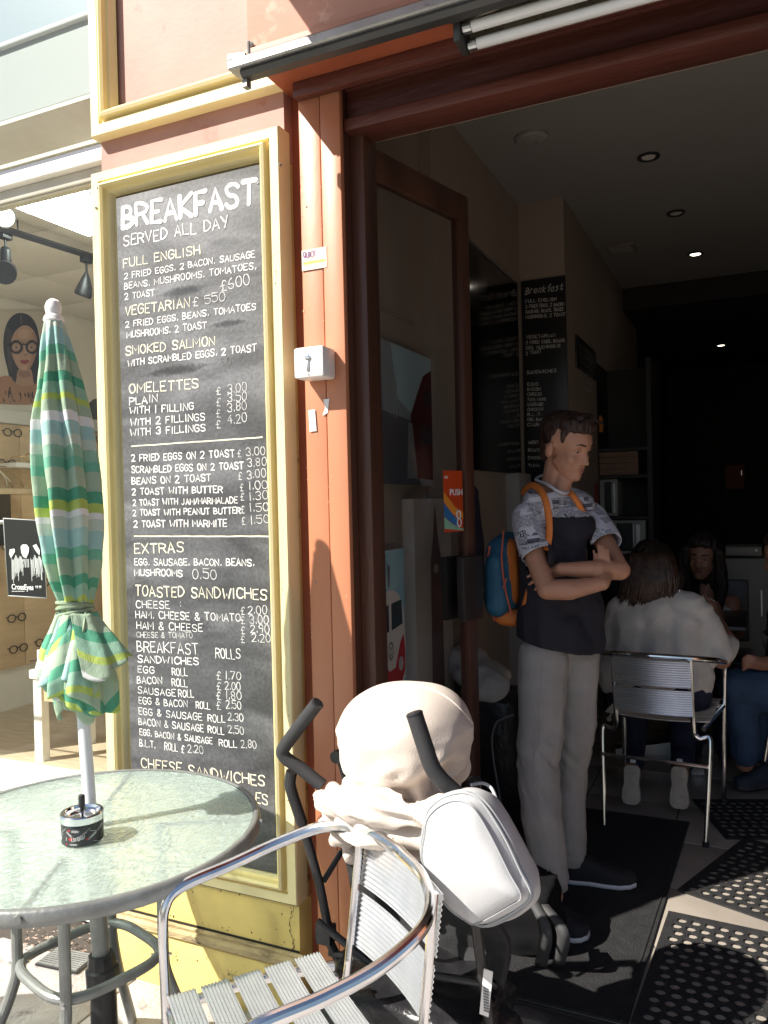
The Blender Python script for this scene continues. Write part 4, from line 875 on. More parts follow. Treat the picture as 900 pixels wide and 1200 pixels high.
def canopy_shell(name, zs, rfun, pleat, off, seed, vofs=0, th0=0, th1=2*math.pi, sway=(0, 0), tw=0.0, nth=120, hem=0.0, hph=0.0):
    bm = bmesh.new(); uvl = bm.loops.layers.uv.new('uv'); vs = []; full = abs(th1-th0-2*math.pi) < 1e-4
    for i, z in enumerate(zs):
        row = []; ts = i/(len(zs)-1)
        for k in range(nth+(0 if full else 1)):
            th = th0+(th1-th0)*k/nth; base = rfun(z)
            q = th+tw*ts+.25*noise.noise(V((math.cos(th)*1.5+seed, math.sin(th)*1.5, z*3)))
            a = abs(math.sin(4*q))**.75*2-1
            pl = pleat(z)*(a+.35*math.sin(11*q+seed))
            r = base*(1+pl)+.006*noise.noise(V((math.cos(th)*3, math.sin(th)*3+seed, z*9)))+off
            z_h = z+ts*hem*math.cos(th-hph); c = ax_at(z_h); row.append((bm.verts.new(c+V((r*math.cos(th)+sway[0]*ts, r*math.sin(th)+sway[1]*ts, -.025*a*pleat(z)-.02*ts*math.sin(3*th+seed)*(1 if off else 0)))), (th, (2.02-z)*2.0+.028*a*min(1, (2.0-z)*3)*(1 if not off else .3)+vofs+.07*math.sin(th*1.0+seed))))
        vs.append(row)
    for a, b_ in zip(vs, vs[1:]):
        n = len(a)
        for k in range(n if full else n-1):
            q = (a[k], b_[k], b_[(k+1) % n], a[(k+1) % n]); f = bm.faces.new([x[0] for x in q]); f.smooth = True
            for lp_, x in zip(f.loops, q): lp_[uvl].uv = x[1]
    o = bm_obj(name, bm, cm, um, True); md = o.modifiers.new('s', 'SOLIDIFY'); md.thickness = .0018
    return o
def interp(tab):
    zs = [t[0] for t in tab]; rs = [t[1] for t in tab]
    return lambda z: float(np.interp(z, zs, rs))
rf = interp([(1.245, .034), (1.265, .036), (1.31, .044), (1.38, .056), (1.46, .062), (1.58, .064), (1.72, .058), (1.84, .043), (1.92, .032), (1.965, .024), (1.985, .018)])
pf_ = interp([(1.26, .08), (1.34, .26), (1.5, .31), (1.75, .28), (1.9, .16), (1.98, .03)])
canopy_shell('canopy', np.linspace(1.985, 1.250, 90), rf, pf_, 0, 2.2)
# the skirt below the tie: overlapping flaps of the same cloth
rs_ = interp([(.98, .058), (1.03, .072), (1.10, .078), (1.17, .062), (1.22, .044), (1.255, .034)])
p2 = interp([(.96, .09), (1.1, .10), (1.25, .08), (1.285, .04)])
canopy_shell('canopy_skirt', np.linspace(1.252, 1.035, 44), rs_, p2, 0, 5.1, .15, sway=(.012, 0), hem=.030, hph=3.4)
canopy_shell('canopy_flap', np.linspace(1.250, 1.11, 30), rs_, p2, .010, 1.3, .42, th0=-3.6, th1=-.7, sway=(-.012, -.006), tw=.5, hem=.03, hph=2.6)
canopy_shell('canopy_flap', np.linspace(1.249, 1.07, 30), rs_, p2, .006, 7.7, .65, th0=-2.9, th1=-.25, sway=(.010, -.01), tw=.5, hem=.04, hph=3.0)
canopy_shell('canopy_flap', np.linspace(1.251, 1.12, 26), rs_, p2, .016, 3.4, .8, th0=-1.0, th1=.6, sway=(.040, 0), tw=.3)
canopy_shell('canopy_flap', np.linspace(1.18, 1.005, 26), rs_, p2, -.012, 9.4, .3, th0=-2.6, th1=.0, sway=(.0, 0), tw=.3)
b = B()
for k, dz in enumerate((0, .011, .019)): b.tube([ax_at(1.250+dz)+V((.041*math.cos(a*.31), .041*math.sin(a*.31), .008*math.sin(a*.31+1.2+k))) for a in range(20)], .0055, 6, closed=True)
b.tube(spline([ax_at(1.255)+V((.045, -.01, 0)), ax_at(1.22)+V((.056, -.03, 0)), ax_at(1.17)+V((.055, -.05, 0))], 5), .004, 5)
b.put('tie_strap', mat('tie_cloth', (.28, .36, .24), .85, var=.2), um)
# ================================================================= BISTRO CHAIRS
def rib_strip(b, path, halfw, wdir, ndir, ribs, th=.006):
    """ribbed slat: path = centre line points, ribs run along it"""
    n = ribs*4; rows = []
    for i, p in enumerate(path):
        nd = ndir[i] if isinstance(ndir, list) else ndir; row = []
        for k in range(n+1):
            s = -1+2*k/n; row.append(V(p)+V(wdir)*(s*halfw)+V(nd)*(.0022*math.sin(k*math.pi/2)+.001))
        for k in range(n, -1, -1):
            s = -1+2*k/n; row.append(V(p)+V(wdir)*(s*halfw)+V(nd)*(.0022*math.sin(k*math.pi/2)-.0015))
        rows.append(row)
    b.grid(rows, smooth=False, wrap=True)
    for r, rev in ((rows[0], 0), (rows[-1], 1)): b.poly(r if rev else list(reversed(r)))
def make_chair(name, label, loc, rot, group):
    """local frame: sitter faces -Y, origin on the floor under the seat centre"""
    c = thing(name, label, 'chair', loc, group, rot)
    H, hw = .735, .262
    # arm and back loop running down into the front legs
    for s in (-1, 1): pass
    L_ = [(-.235, -.235, .004), (-.238, -.24, .30), (-.246, -.245, .56)]
    arm = spline([(-.246, -.245, .56), (-.252, -.235, .625), (-.262, -.19, .655), (-.272, -.05, .672), (-.272, .09, .695), (-.235, .215, .722), (-.13, .285, .735), (0, .302, .738)], 7)
    half = L_[:2]+arm; pts = [V(p) for p in half]+[V((-p.x, p.y, p.z)) if isinstance(p, V) else V((-p[0], p[1], p[2])) for p in reversed([V(q) for q in half][:-1])]
    B().tube(pts, .0125, 14).put('arm_loop', M['alu'], c)
    # back uprights curling out to the rear legs
    for s in (-1, 1):
        p_ = spline([(s*.165, .285, .728), (s*.165, .268, .62), (s*.165, .243, .48), (s*.168, .232, .425), (s*.19, .228, .405), (s*.222, .222, .412), (s*.232, .225, .40)], 5)+[V((s*.232, .232, .36)), V((s*.215, .30, .004))]
        B().tube(p_, .0105, 12).put('rear_leg', M['alu'], c)
        B().tube([(s*.240, -.24, .433), (s*.228, .0, .446), (s*.205, .215, .440)], .0105, 10).put('side_rail', M['alu'], c)
        B().lathe((s*.215, .302, 0), [(.014, 0), (.014, .018), (.011, .02)], 12).put('foot_cap', M['black_plastic'], c)
    B().tube([(-.224, .255, .30), (.224, .255, .30)], .0075, 10).put('stretcher', M['alu'], c)
    B().tube([(-.238, -.238, .430), (.238, -.238, .430)], .0095, 10).put('front_rail', M['alu'], c)
    for z0 in (.668, .548):
        path = []; nd = []
        for k in range(13):
            a = (k-6)/6; x = .168*a; bow = .018*(1-a*a); y = .243+(z0-.48)*.225+.004+bow+.006; path.append((x, y, z0)); nd.append(V((a*.2, 1, -.2)).normalized())
        b = B(); rib_strip(b, path, .055, (0, .21, .977), nd, 11); b.put('back_slat', M['alu_slat'], c, auto=None)
    for k in range(5):
        y = -.205+k*.088; path = [(-.228+.456*i/8, y, .452+.012*abs(-1+i/4)**2) for i in range(9)]
        b = B(); rib_strip(b, path, .037, (0, 1, 0), (0, 0, 1), 8); b.put('seat_slat', M['alu_slat'], c, auto=None)
    return c
grp = 'aluminium bistro armchairs'
CH = make_chair('bistro_chair', 'empty aluminium armchair in sunlight beside the glass table', V((-.818, 1.288, 0)), -.67, grp); CH.scale = (.985, .79, 1.069)
# ================================================================= PUSHCHAIR
pc_ = thing('pushchair', 'cream hooded umbrella pushchair parked at the doorway', 'pushchair', (0, 0, 0))
def path_px(L_): return [ony(x, y, Y) for x, y, Y in L_]
blk = M['black_metal']
B().tube(path_px([(371, 825, 1.665), (341, 864, 1.67)])+spline(path_px([(336, 871, 1.672), (331, 881, 1.675), (337, 890, 1.68), (352, 900, 1.69)]), 5)+path_px([(378, 921, 1.70)]), .0165, 16).put('handle', mat('foam_grip', (.028, .028, .03), .65, bump=.1, bscale=200), pc_)
B().tube(path_px([(486, 838, 1.50), (499, 878, 1.50)])+spline(path_px([(502, 888, 1.50), (508, 902, 1.503), (518, 915, 1.51), (528, 924, 1.52)]), 5)+path_px([(545, 940, 1.54)]), .0175, 16).put('handle', mat('foam_grip2', (.028, .028, .03), .65, bump=.1, bscale=200), pc_)
B().tube(path_px([(342, 904, 1.70)])+spline(path_px([(341, 908, 1.70), (340, 920, 1.70), (345, 938, 1.705)]), 4)+path_px([(354, 965, 1.71)]), .0145, 14).put('push_tube', M['black_plastic'], pc_)
B().tube(path_px([(354, 963, 1.71), (374, 1034, 1.73), (384, 1085, 1.745)]), .0115, 12).put('frame_tube', blk, pc_)
B().tube(path_px([(400, 998, 1.80), (379, 1033, 1.74)]), .0075, 10).put('brace', blk, pc_)
p = ony(382, 1094, 1.745); B().box((p.x-.022, p.y-.02, p.z-.022), (p.x+.022, p.y+.02, p.z+.024), bev=.006).put('joint_clamp', M['black_plastic'], pc_)
B().tube(path_px([(384, 1100, 1.75), (402, 1135, 1.77), (420, 1185, 1.78)]), .012, 12).put('lower_tube', blk, pc_)
rgt = ony(545, 945, 1.54); xw = rgt.x
B().tube([rgt, V((-.55, 1.60, .58)), V((-.53, 1.66, .22))], .0115, 12).put('frame_tube', blk, pc_)
B().tube([V((-1.0, 1.76, .36)), V((-.75, 1.70, .40)), V((-.55, 1.63, .46))], .009, 10).put('cross_brace', blk, pc_)
B().tube([V((-1.0, 1.70, .47)), V((-.78, 1.72, .34)), V((-.55, 1.70, .24))], .009, 10).put('cross_brace', blk, pc_)
def wheel(c, r, rz=.35):
    for dx_ in (-.02, .02):
        w_ = bpy.data.objects.new('wheel', None)
        b = B(); b.lathe((dx_, 0, 0), [(r*.62, -.010), (r*.92, -.011), (r, -.005), (r, .005), (r*.92, .011), (r*.62, .010)], 28, 'X')
        b.bm.transform(Matrix.Translation(c) @ Matrix.Rotation(rz, 4, 'Z')); t_ = b.put('wheel', M['rubber'], pc_)
        b = B(); b.lathe((dx_, 0, 0), [(.008, -.014), (r*.3, -.012), (r*.6, -.006), (r*.6, .006), (r*.3, .012), (.008, .014)], 20, 'X')
        b.bm.transform(Matrix.Translation(c) @ Matrix.Rotation(rz, 4, 'Z')); b.put('hub', mat('grey_hub', (.12, .12, .12), .5), t_)
cw = onz(425, 1205, 0); 
wheel(V((-.965, 1.66, .062)), .062, -.35); wheel(V((-.53, 1.62, .062)), .062, -.35); wheel(V((-.93, 1.985, .06)), .058, -.35)
b = B(); b.tube([V((-.965, 1.66, .065)), V((-.965, 1.665, .13)), V((-.955, 1.70, .24))], .013, 10); b.put('axle_fork', M['black_plastic'], pc_)
b = B(); b.tube([V((-.53, 1.62, .065)), V((-.53, 1.64, .25))], .013, 10); b.put('axle_fork', M['black_plastic'], pc_)
# seat fabric and basket: dark sling shapes with sag
b = B(); rows = []
for i in range(11):
    t_ = i/10; z = .74-.44*t_; y = 1.73+.16*math.sin(t_*2.2); rows.append([(-.985+.44*k/10+.012*math.sin(k*2+i), y+.05*math.sin(k/10*math.pi)-.10*k/10+.012*math.sin(i*1.7+k), z-.03*math.sin(k/10*math.pi)) for k in range(11)])
b.grid(rows); o = b.put('seat_back', mat('black_seat_cloth', (.022, .022, .024), .8, bump=.6, bscale=25), pc_); o.modifiers.new('s', 'SOLIDIFY').thickness = .02
# basket: crumpled black bag under the seat
def crumple_box(c, s, amp, fq, seed, sub=14, round_=.35):
    bm = bmesh.new(); bmesh.ops.create_cube(bm, size=2); bmesh.ops.subdivide_edges(bm, edges=bm.edges, cuts=sub, use_grid_fill=True)
    for v in bm.verts:
        q = v.co.copy(); l = max(abs(q.x), abs(q.y), abs(q.z)); n_ = q.normalized(); q = q*(1-round_)+n_*1.25*round_
        dsp = noise.noise(q*fq+V((seed, 0, 0)))+.5*abs(noise.noise(q*fq*2.3+V((0, seed, 0))))
        q = q+n_*dsp*amp; v.co = V(c)+V((q.x*s[0], q.y*s[1], q.z*s[2]))
    return bm
shiny = mat('shiny_black_nylon', (.02, .02, .022), .28, var=.3, bump=.7, bscale=28)
o = bm_obj('shopping_basket', crumple_box((-.75, 1.74, .27), (.20, .15, .11), .22, 2.2, 3), shiny, pc_, True)
b = B(); p = ony(570, 1163, 1.60); rr_ = Matrix.Rotation(.12, 3, 'Y'); b.box((p.x-.010, p.y-.002, p.z-.05), (p.x+.010, p.y+.0, p.z+.05), rot=rr_); b.put('care_label', M['white_plastic'], pc_)
b = B()
for k in range(9): b.box((p.x-.006, p.y-.0032, p.z-.04+k*.006), (p.x+.006, p.y-.0024, p.z-.0365+k*.006), rot=rr_)
o = b.put('label_print', mat('label_print', (.2, .2, .2), .6), pc_); o['kind'] = 'stuff'
for (x_, y_, Y_), (x2_, y2_, Y2_), r_ in (((371, 825, 1.665), (341, 864, 1.67), .0165), ((486, 838, 1.50), (499, 878, 1.50), .0175)):
    a_ = ony(x_, y_, Y_); d_ = (a_-ony(x2_, y2_, Y2_)).normalized(); B().tube([a_+d_*.0005, a_+d_*.004, a_+d_*.007], [r_*1.04, r_*1.04, r_*.8], 16).put('grip_cap', M['black_plastic'], pc_)
# hood: domed cloth shell
hm = mat('cream_hood_cloth', (.66, .575, .50), .85, var=.05, scale=5, bump=.2, bscale=320)
hc = V((-.744, 1.70, .906)); rows = []
NU, NV = 96, 64
def ridge(v_, w_): return max(0, 1-abs(v_)/w_)
for i in range(NV+1):
    v_ = i/NV; row = []
    for k in range(NU):
        a = 2*math.pi*k/NU; el_ = math.pi/2-v_*math.pi*.74; se = math.sin(el_); ce = max(math.cos(el_), 0.0) if se > 0 else 1-.10*se*se
        x = .158*math.copysign(abs(math.cos(a))**.85, math.cos(a))*ce**.58; y = .185*math.copysign(abs(math.sin(a))**.85, math.sin(a))*ce**.58; z = .163*math.copysign(abs(se)**.86, se)
        if z < 0: f = 1+z*.35; x *= f; y *= f
        n_ = V((x, y, z*.8)).normalized(); front = max(0, -math.sin(a))
        low = max(0, min(1, (.075-z)/.12))
        # taut folds running down from the dome, plus one slack crease across the street side
        fo = 0
        for a0, sl, w_, am in ((-2.35, .9, .10, .020), (-1.95, -1.2, .09, .016), (-1.45, 1.6, .10, .022), (-1.05, -1.5, .08, .018), (-.6, .8, .10, .016), (-2.8, -.6, .1, .014), (.4, .5, .12, .012), (2.6, .5, .12, .012)):
            da = (a-a0-2*math.pi*round((a-a0)/(2*math.pi)))-sl*(z-.02); fo += 1.3*am*(math.exp(-(da/.16)**2)-.35)*low
        zz = z-(.005+.040*math.sin(a*1.7+3.4)); s_ = 1/(1+math.exp(min(60, max(-60, zz/.010))))
        fo -= .017*s_*front; fo += .007*math.exp(-((zz-.014)/.016)**2)*front
        fo += .004*noise.noise(V((x*9+4, y*9, z*9)))+.022*low*(1-abs(noise.noise(V((x*7.5+z*5+3, y*7, z*6.5-x*3)))*4.0))+.006*max(0, min(1, (.12-z)/.1))*(1-abs(noise.noise(V((x*11-z*9, y*9, z*9+7)))*3.6))
        row.append(hc+V((x, y, z))+n_*fo+V((-.05*z*(1 if z > 0 else .3), 0, 0)))
    rows.append(row)
b = B(); b.grid(rows, wrap=True); b.poly(rows[-1]); b.put('hood', hm, pc_, auto=None)
bpy.context.view_layer.update()
from mathutils.bvhtree import BVHTree
def surf(o):
    """world-space surface of an unmoved mesh object, for laying small things on it"""
    return BVHTree.FromPolygons([v.co.copy() for v in o.data.vertices], [tuple(p_.vertices) for p_ in o.data.polygons])
def lay(bv, px, py, off=.001):
    h = bv.ray_cast(V((0, 0, CAMH)), ray(px, py).normalized())
    return None if h[0] is None else h[0]-ray(px, py).normalized()*off
hbv = surf([c_ for c_ in pc_.children if c_.name.startswith('hood')][0])
def on_hood(name, pts, r, m):
    P_ = [q_ for q_ in (lay(hbv, x, y, .001) for x, y in pts) if q_ is not None]
    if len(P_) > 2: B().tube(P_, r, 6).put(name, m, pc_, auto=None)
on_hood('hood_piping', [(470+k*3, 803+(k*.155)**2.6*1.0) for k in range(30)], .0022, hm)
q_ = [lay(hbv, x, y, .003) for x, y in ((412, 806), (420, 800), (426, 806), (417, 812))]
if all(q_): b = B(); b.poly(q_, (0, -.0012, 0)); b.put('hood_label', mat('grey_tag', (.22, .21, .20), .6), pc_, auto=None)
p = ony(396, 886, 1.74)
B().lathe(p, [(.016, -.012), (.017, .0), (.014, .012)], 18, 'Y').put('hood_hinge', M['black_plastic'], pc_); B().tube([p, p+V((.03, 0, -.10))], .006, 8).put('hood_arm', M['black_plastic'], pc_)
p = ony(556, 918, 1.72); B().lathe(p, [(.016, -.01), (.018, .0), (.014, .012)], 18, 'Y').put('hood_hinge', M['black_plastic'], pc_)
# folded cloth gathered behind the seat (rolls and folds)
def blob(name, prims, vox, m, parent, smooth=4, disp=None, face_mat=None, org=None):
    bm = bmesh.new()
    for pr_ in prims:
        if pr_[0] == 'c':
            _, a, ra, b_, rb = pr_; a, b_ = V(a), V(b_); d = b_-a; n_ = max(2, int(d.length/(min(ra, rb)*.22))+1)
            n_ = min(n_, 14)
            for k in range(n_+1):
                t_ = k/n_; bmesh.ops.create_icosphere(bm, subdivisions=2, radius=ra+(rb-ra)*t_, matrix=Matrix.Translation(a.lerp(b_, t_)))
        else:
            _, c_, rad, R_ = (pr_+(None,))[:4]
            Mx = Matrix.Translation(V(c_)) @ (R_.to_4x4() if R_ is not None else Matrix.Identity(4)) @ Matrix.Diagonal((*rad, 1))
            bmesh.ops.create_icosphere(bm, subdivisions=3, radius=1, matrix=Mx)
    me = bpy.data.meshes.new('t'); bm.to_mesh(me); bm.free(); o = bpy.data.objects.new('t', me); S.collection.objects.link(o)
    r = o.modifiers.new('r', 'REMESH'); r.mode = 'VOXEL'; r.voxel_size = vox
    if smooth: sm_ = o.modifiers.new('s', 'SMOOTH'); sm_.factor = .6; sm_.iterations = smooth
    me2 = bpy.data.meshes.new_from_object(o.evaluated_get(bpy.context.evaluated_depsgraph_get())); bpy.data.objects.remove(o); bpy.data.meshes.remove(me)
    me2.name = name
    if disp:
        no = [v.normal.copy() for v in me2.vertices]
        for v, n_ in zip(me2.vertices, no): v.co = v.co+n_*disp(v.co)
    if org is not None:
        for v in me2.vertices: v.co = v.co-V(org)
    me2.materials.clear()
    for mm in (m if isinstance(m, list) else [m]): me2.materials.append(mm)
    me2.polygons.foreach_set('use_smooth', [True]*len(me2.polygons))
    if face_mat:
        for f in me2.polygons: f.material_index = face_mat(f.center+(V(org) if org is not None else V((0, 0, 0))), f.normal)
    me2.update()
    return link(bpy.data.objects.new(name, me2), parent)
def wr(amp, fq, st=(1, 1, 1), seed=0):
    return lambda c: amp*(noise.noise(V((c.x*fq*st[0]+seed, c.y*fq*st[1], c.z*fq*st[2])))+.5*abs(noise.noise(V((c.x*fq*2.1*st[0], c.y*fq*2.1*st[1]+seed, c.z*fq*2.1*st[2]))))-.2)
Q = lambda x, y, Y: ony(x, y, Y)
blob('gathered_cloth', [('c', Q(382, 936, 1.60), .026, Q(430, 944, 1.53), .034), ('c', Q(430, 944, 1.53), .034, Q(505, 955, 1.52), .026), ('c', Q(384, 958, 1.62), .022, Q(430, 972, 1.56), .032), ('c', Q(430, 972, 1.56), .032, Q(500, 975, 1.56), .030),
    ('c', Q(400, 985, 1.66), .024, Q(412, 1000, 1.68), .016), ('c', Q(500, 955, 1.55), .03, Q(545, 945, 1.64), .035), ('c', Q(445, 995, 1.66), .028, Q(495, 990, 1.66), .03), ('e', Q(470, 935, 1.66), (.13, .09, .05)), ('c', Q(376, 930, 1.61), .014, Q(420, 922, 1.56), .020), ('c', Q(420, 922, 1.56), .018, Q(470, 936, 1.53), .016)], .005, hm, pc_, 3,
    lambda c: .014*noise.noise(V((c.x*11+c.z*12, c.y*14, c.z*26)))+.009*(1-abs(noise.noise(V((c.x*5+c.z*26, c.y*8, c.z*30-c.x*9)))*3)))
p = ony(472, 992, 1.56); b = B(); b.box((p.x-.014, p.y-.03, p.z-.02), (p.x+.014, p.y-.02, p.z+.016), bev=.003); b.put('buckle', M['black_plastic'], pc_)
p = ony(452, 985, 1.60); b = B(); b.box((p.x-.012, p.y-.03, p.z-.045), (p.x+.012, p.y-.026, p.z+.03)); b.put('strap', mat('grey_strap', (.28, .27, .26), .8), pc_)
# ================================================================= HANGING BAG on the right handle
hb = thing('hanging_bag', 'pale grey zipped bag hanging from the right pushchair handle', 'bag', (0, 0, 0))
BP = 1.46
front = [(497, 978), (501, 957), (516, 942), (537, 936), (556, 946), (576, 978), (598, 1022), (612, 1049), (600, 1060), (560, 1082), (545, 1078), (524, 1062), (505, 1030), (494, 1005)]
back = [(527, 948), (535, 938), (553, 935), (580, 935), (592, 948), (606, 972), (618, 996), (628, 1015), (628, 1046), (622, 1052), (605, 1062), (585, 1068), (550, 1050), (530, 1000)]
def closed_spline(P, n=6):
    out = []; m_ = len(P)
    for i in range(m_):
        a, b_, c, d = [V(P[(i+j-1) % m_]) for j in range(4)]
        for k in range(n): t_ = k/n; out.append(.5*((2*b_)+(c-a)*t_+(2*a-5*b_+4*c-d)*t_*t_+(3*b_-a-3*c+d)*t_**3))
    return out
f3 = closed_spline([Q(x, y, BP) for x, y in front]); b3 = closed_spline([Q(x, y, BP+.145) for x, y in back])
cf = sum(f3, V())/len(f3); cb_ = sum(b3, V())/len(b3); rows = []
yn = V((.12, -1, 0)).normalized()
for s, bul in ((.02, .030), (.25, .029), (.5, .026), (.72, .020), (.88, .012), (.96, .005), (1, 0)): rows.append([cf.lerp(p_, s)+yn*bul+yn*.003*noise.noise(cf.lerp(p_, s)*14) for p_ in f3])
rows[-1] = [p_ for p_ in f3]
for s in (.04, .08, .3, .55, .8, .93, 1): 
    rows.append([p_.lerp(q_, s)+((p_.lerp(q_, s)-cf.lerp(cb_, s)).normalized())*(.020*math.sin(s*math.pi)-(.004 if s == .04 else 0)+.007*noise.noise(p_.lerp(q_, s)*20)*math.sin(s*math.pi)) for p_, q_ in zip(f3, b3)])
for s in (.9, .6, .3, .02): rows.append([cb_.lerp(q_, s)-yn*.02*(1-s) for q_ in b3])
b = B(); b.grid(rows, wrap=True); b.poly(list(reversed(rows[0]))); b.poly(rows[-1]); o = b.put('bag_body', M['bag'], hb, auto=None)
seam = [cf.lerp(p_, .985)+yn*.005 for p_ in f3]; B().tube(seam, .0014, 6, closed=True).put('piping', M['zip'], hb)
i0, i1 = int(len(f3)*.22), int(len(f3)*.58)
zp_ = [p_.lerp(q_, .16)+((p_.lerp(q_, .16)-cf.lerp(cb_, .16)).normalized())*.012 for p_, q_ in zip(f3, b3)]
B().tube(zp_, .0026, 6, closed=True).put('zip', M['zip'], hb)
zp2 = [p_.lerp(q_, .24)+((p_.lerp(q_, .24)-cf.lerp(cb_, .24)).normalized())*.016 for p_, q_ in zip(f3, b3)]
B().tube(zp2, .0024, 6, closed=True).put('zip', M['zip'], hb)
B().tube(spline([Q(532, 942, BP+.03), Q(528, 930, BP+.05), Q(531, 922, BP+.07), Q(540, 926, BP+.08), Q(548, 938, BP+.07)], 6), .0065, 8).put('carry_loop', M['bag'], hb)
B().tube(spline([Q(582, 938, BP+.12), Q(576, 924, BP+.14), Q(566, 918, BP+.15), Q(552, 920, BP+.13)], 6), .0035, 8).put('side_strap', M['zip'], hb)
b = B(); b.box((cf.x+.02, cf.y-.032, cf.z-.128), (cf.x+.045, cf.y-.031, cf.z-.12)); 
b.bm.free()
# small orange toy strap peeping out behind the bag
b = B(); b.tube([Q(513, 1035, 1.56), Q(521, 1045, 1.56), Q(527, 1056, 1.56)], [.006, .008, .004], 8); tag(b.put('orange_strap', M['pack_orange'], None, auto=None), 'short orange strap end peeping out behind the pale hanging bag', 'strap')
# ================================================================= CAFE INTERIOR
# ---- glass door leaf
gd = thing('glass_door', 'open dark framed glass door swung into the cafe', 'door', (0, 0, 0))
h0 = ony(416, 300, 2.12); h0.z = 0; dd = V((math.sin(math.radians(13.5)), math.cos(math.radians(13.5)), 0))
# leaf length from the photographed free edge
e = ray(549, 500); s_ = (h0.x*e.y-h0.y*e.x)/(dd.y*e.x-dd.x*e.y); LW = s_
nn_ = V((dd.y, -dd.x, 0)); Rz = Matrix.Rotation(math.atan2(dd.y, dd.x), 3, 'Z')
free = h0+dd*LW; dtop = ony(547, 232, free.y).z
def dbox(u0, u1, w0, w1, z0, z1, bev=.003):
    b = B(); b.box((u0, w0, z0), (u1, w1, z1), bev=bev); b.bm.transform(Matrix.Translation(h0) @ Rz.to_4x4()); return b
dbox(0, .05, -.02, .02, ZF+.01, dtop).put('stile', M['door_wood'], gd)
dbox(LW-.055, LW, -.02, .02, ZF+.01, dtop).put('stile', M['door_wood'], gd)
dbox(.0505, LW-.0555, -.019, .019, dtop-.09, dtop-.001).put('top_rail', M['door_wood'], gd)
dbox(.0505, LW-.0555, -.019, .019, ZF+.012, ZF+.16).put('bottom_rail', M['door_wood'], gd)
dgl = glassmat('door_glass', (.92, .92, .92), .05)
dbox(.0507, LW-.0557, -.003, .003, ZF+.1605, dtop-.0905, 0).put('glass_pane', dgl, gd)
zh0, zh1 = ony(540, 722, free.y).z, ony(540, 650, free.y).z
for w0, w1 in ((-.05, -.0205), (.0205, .045)): dbox(LW-.13, LW-.004, w0, w1, zh0, zh1, .004).put('push_plate', mat('dark_plate', (.035, .028, .026), .35), gd)
# push sticker
zs0, zs1 = ony(527, 622, free.y-.05).z, ony(527, 553, free.y-.05).z
ps = thing('push_sign', 'small red PUSH sign with coloured swirls stuck on the door glass', 'sign', (0, 0, 0))
def DP(u, z, d=0): return h0+dd*u+nn_*(.0225+d)+V((0, 0, z))
def leaf_u(px):
    r_ = ray(px, 590); return (h0.x*r_.y-h0.y*r_.x)/(dd.y*r_.x-dd.x*r_.y)
us0, us1 = leaf_u(513.5), min(leaf_u(536), LW-.005)
def sg(fx, fz, d=0): return DP(us0+(us1-us0)*fx, zs0+(zs1-zs0)*fz, d)
def quad(name, pts, m, par, d=0): b = B(); b.poly([sg(x, y, d) for x, y in pts]); return b.put(name, m, par, auto=None)
quad('card', [(0, 0), (1, 0), (1, 1), (0, 1)], mat('sign_red', (.55, .06, .01), .4), ps)
quad('swirl', [(0, .66), (.25, .55), (.6, .40), (1, .32), (1, .20), (.5, .28), (.2, .4), (0, .5)], mat('sign_orange', (.75, .28, .03), .4), ps, .0003)
quad('swirl', [(0, .49), (.2, .39), (.5, .27), (.7, .18), (.7, .08), (.4, .14), (0, .26)], mat('sign_blue', (.03, .16, .40), .4), ps, .0006)
quad('swirl', [(0, .25), (.4, .13), (.7, .07), (1, .04), (1, 0.01), (.0, .06)], mat('sign_green', (.25, .5, .35), .4), ps, .0009)
text_obj('lettering', 'PUSH', .030, mat('sign_white', (.8, .8, .8), .5), ps, sg(.3, .60, .0012), dd, (0, 0, 1), width=(us1-us0)*.66, bold=.0005)
text_obj('lettering', 'no', .020, mat('sign_white', (.8, .8, .8), .5), ps, sg(.05, .87, .0012), dd, (0, 0, 1))
b = B(); 
for k in range(2): b.tube([sg(.72+.1*math.cos(a*.6)+k*.03, .28-k*.13+.07*math.sin(a*.6), .003) for a in range(10)], .0025, 5, closed=True)
b.put('white_figure', mat('sign_white', (.8, .8, .8), .5), ps, auto=None)
# ---- canvases on the left wall
def wl(px, py, d=0): return onx(px, py, WX+d)
def canvas(name, label, px0, px1, py0, py1, th=.03):
    a, c = wl(px0, py0), wl(px1, py1); y0, y1 = a.y, c.y; z1, z0 = a.z, c.z
    t = thing(name, label, 'picture', (0, 0, 0))
    B().box((WX+.001, y0, z0), (WX+th, y1, z1), bev=.002).put('stretcher', M['canvas_edge'], t)
    def f(u, v, d=0): return V((WX+th+.0012+d, y0+(y1-y0)*u, z0+(z1-z0)*v))
    return t, f
def pic(t, f, name, pts, col, d=0, sm=0): return art(name, pts, col, d, f, t, sm)
t, f = canvas('street_canvas', 'grey street canvas print with a dark red double decker bus behind the door glass', 421, 516, 391, 570)
pic(t, f, 'print_ground', [(0, 0), (1, 0), (1, 1), (0, 1)], (.24, .28, .29))
pic(t, f, 'sky', [(.25, 1), (.9, 1), (.55, .5), (.32, .62)], (.36, .48, .50), .0006)
for k in range(9): pic(t, f, 'facade_line', [(.02+k*.035, .55-k*.01), (.03+k*.035, .55-k*.01), (.035+k*.035, .97-k*.03), (.025+k*.035, .97-k*.03)], (.33, .34, .33), .0008)
pic(t, f, 'road', [(0, 0), (.6, 0), (.5, .48), (0, .52)], (.10, .10, .11), .0007)
pic(t, f, 'bus', [(.5, .06), (.98, .03), (.98, .78), (.82, .93), (.66, .84), (.48, .52)], (.085, .012, .014), .001)
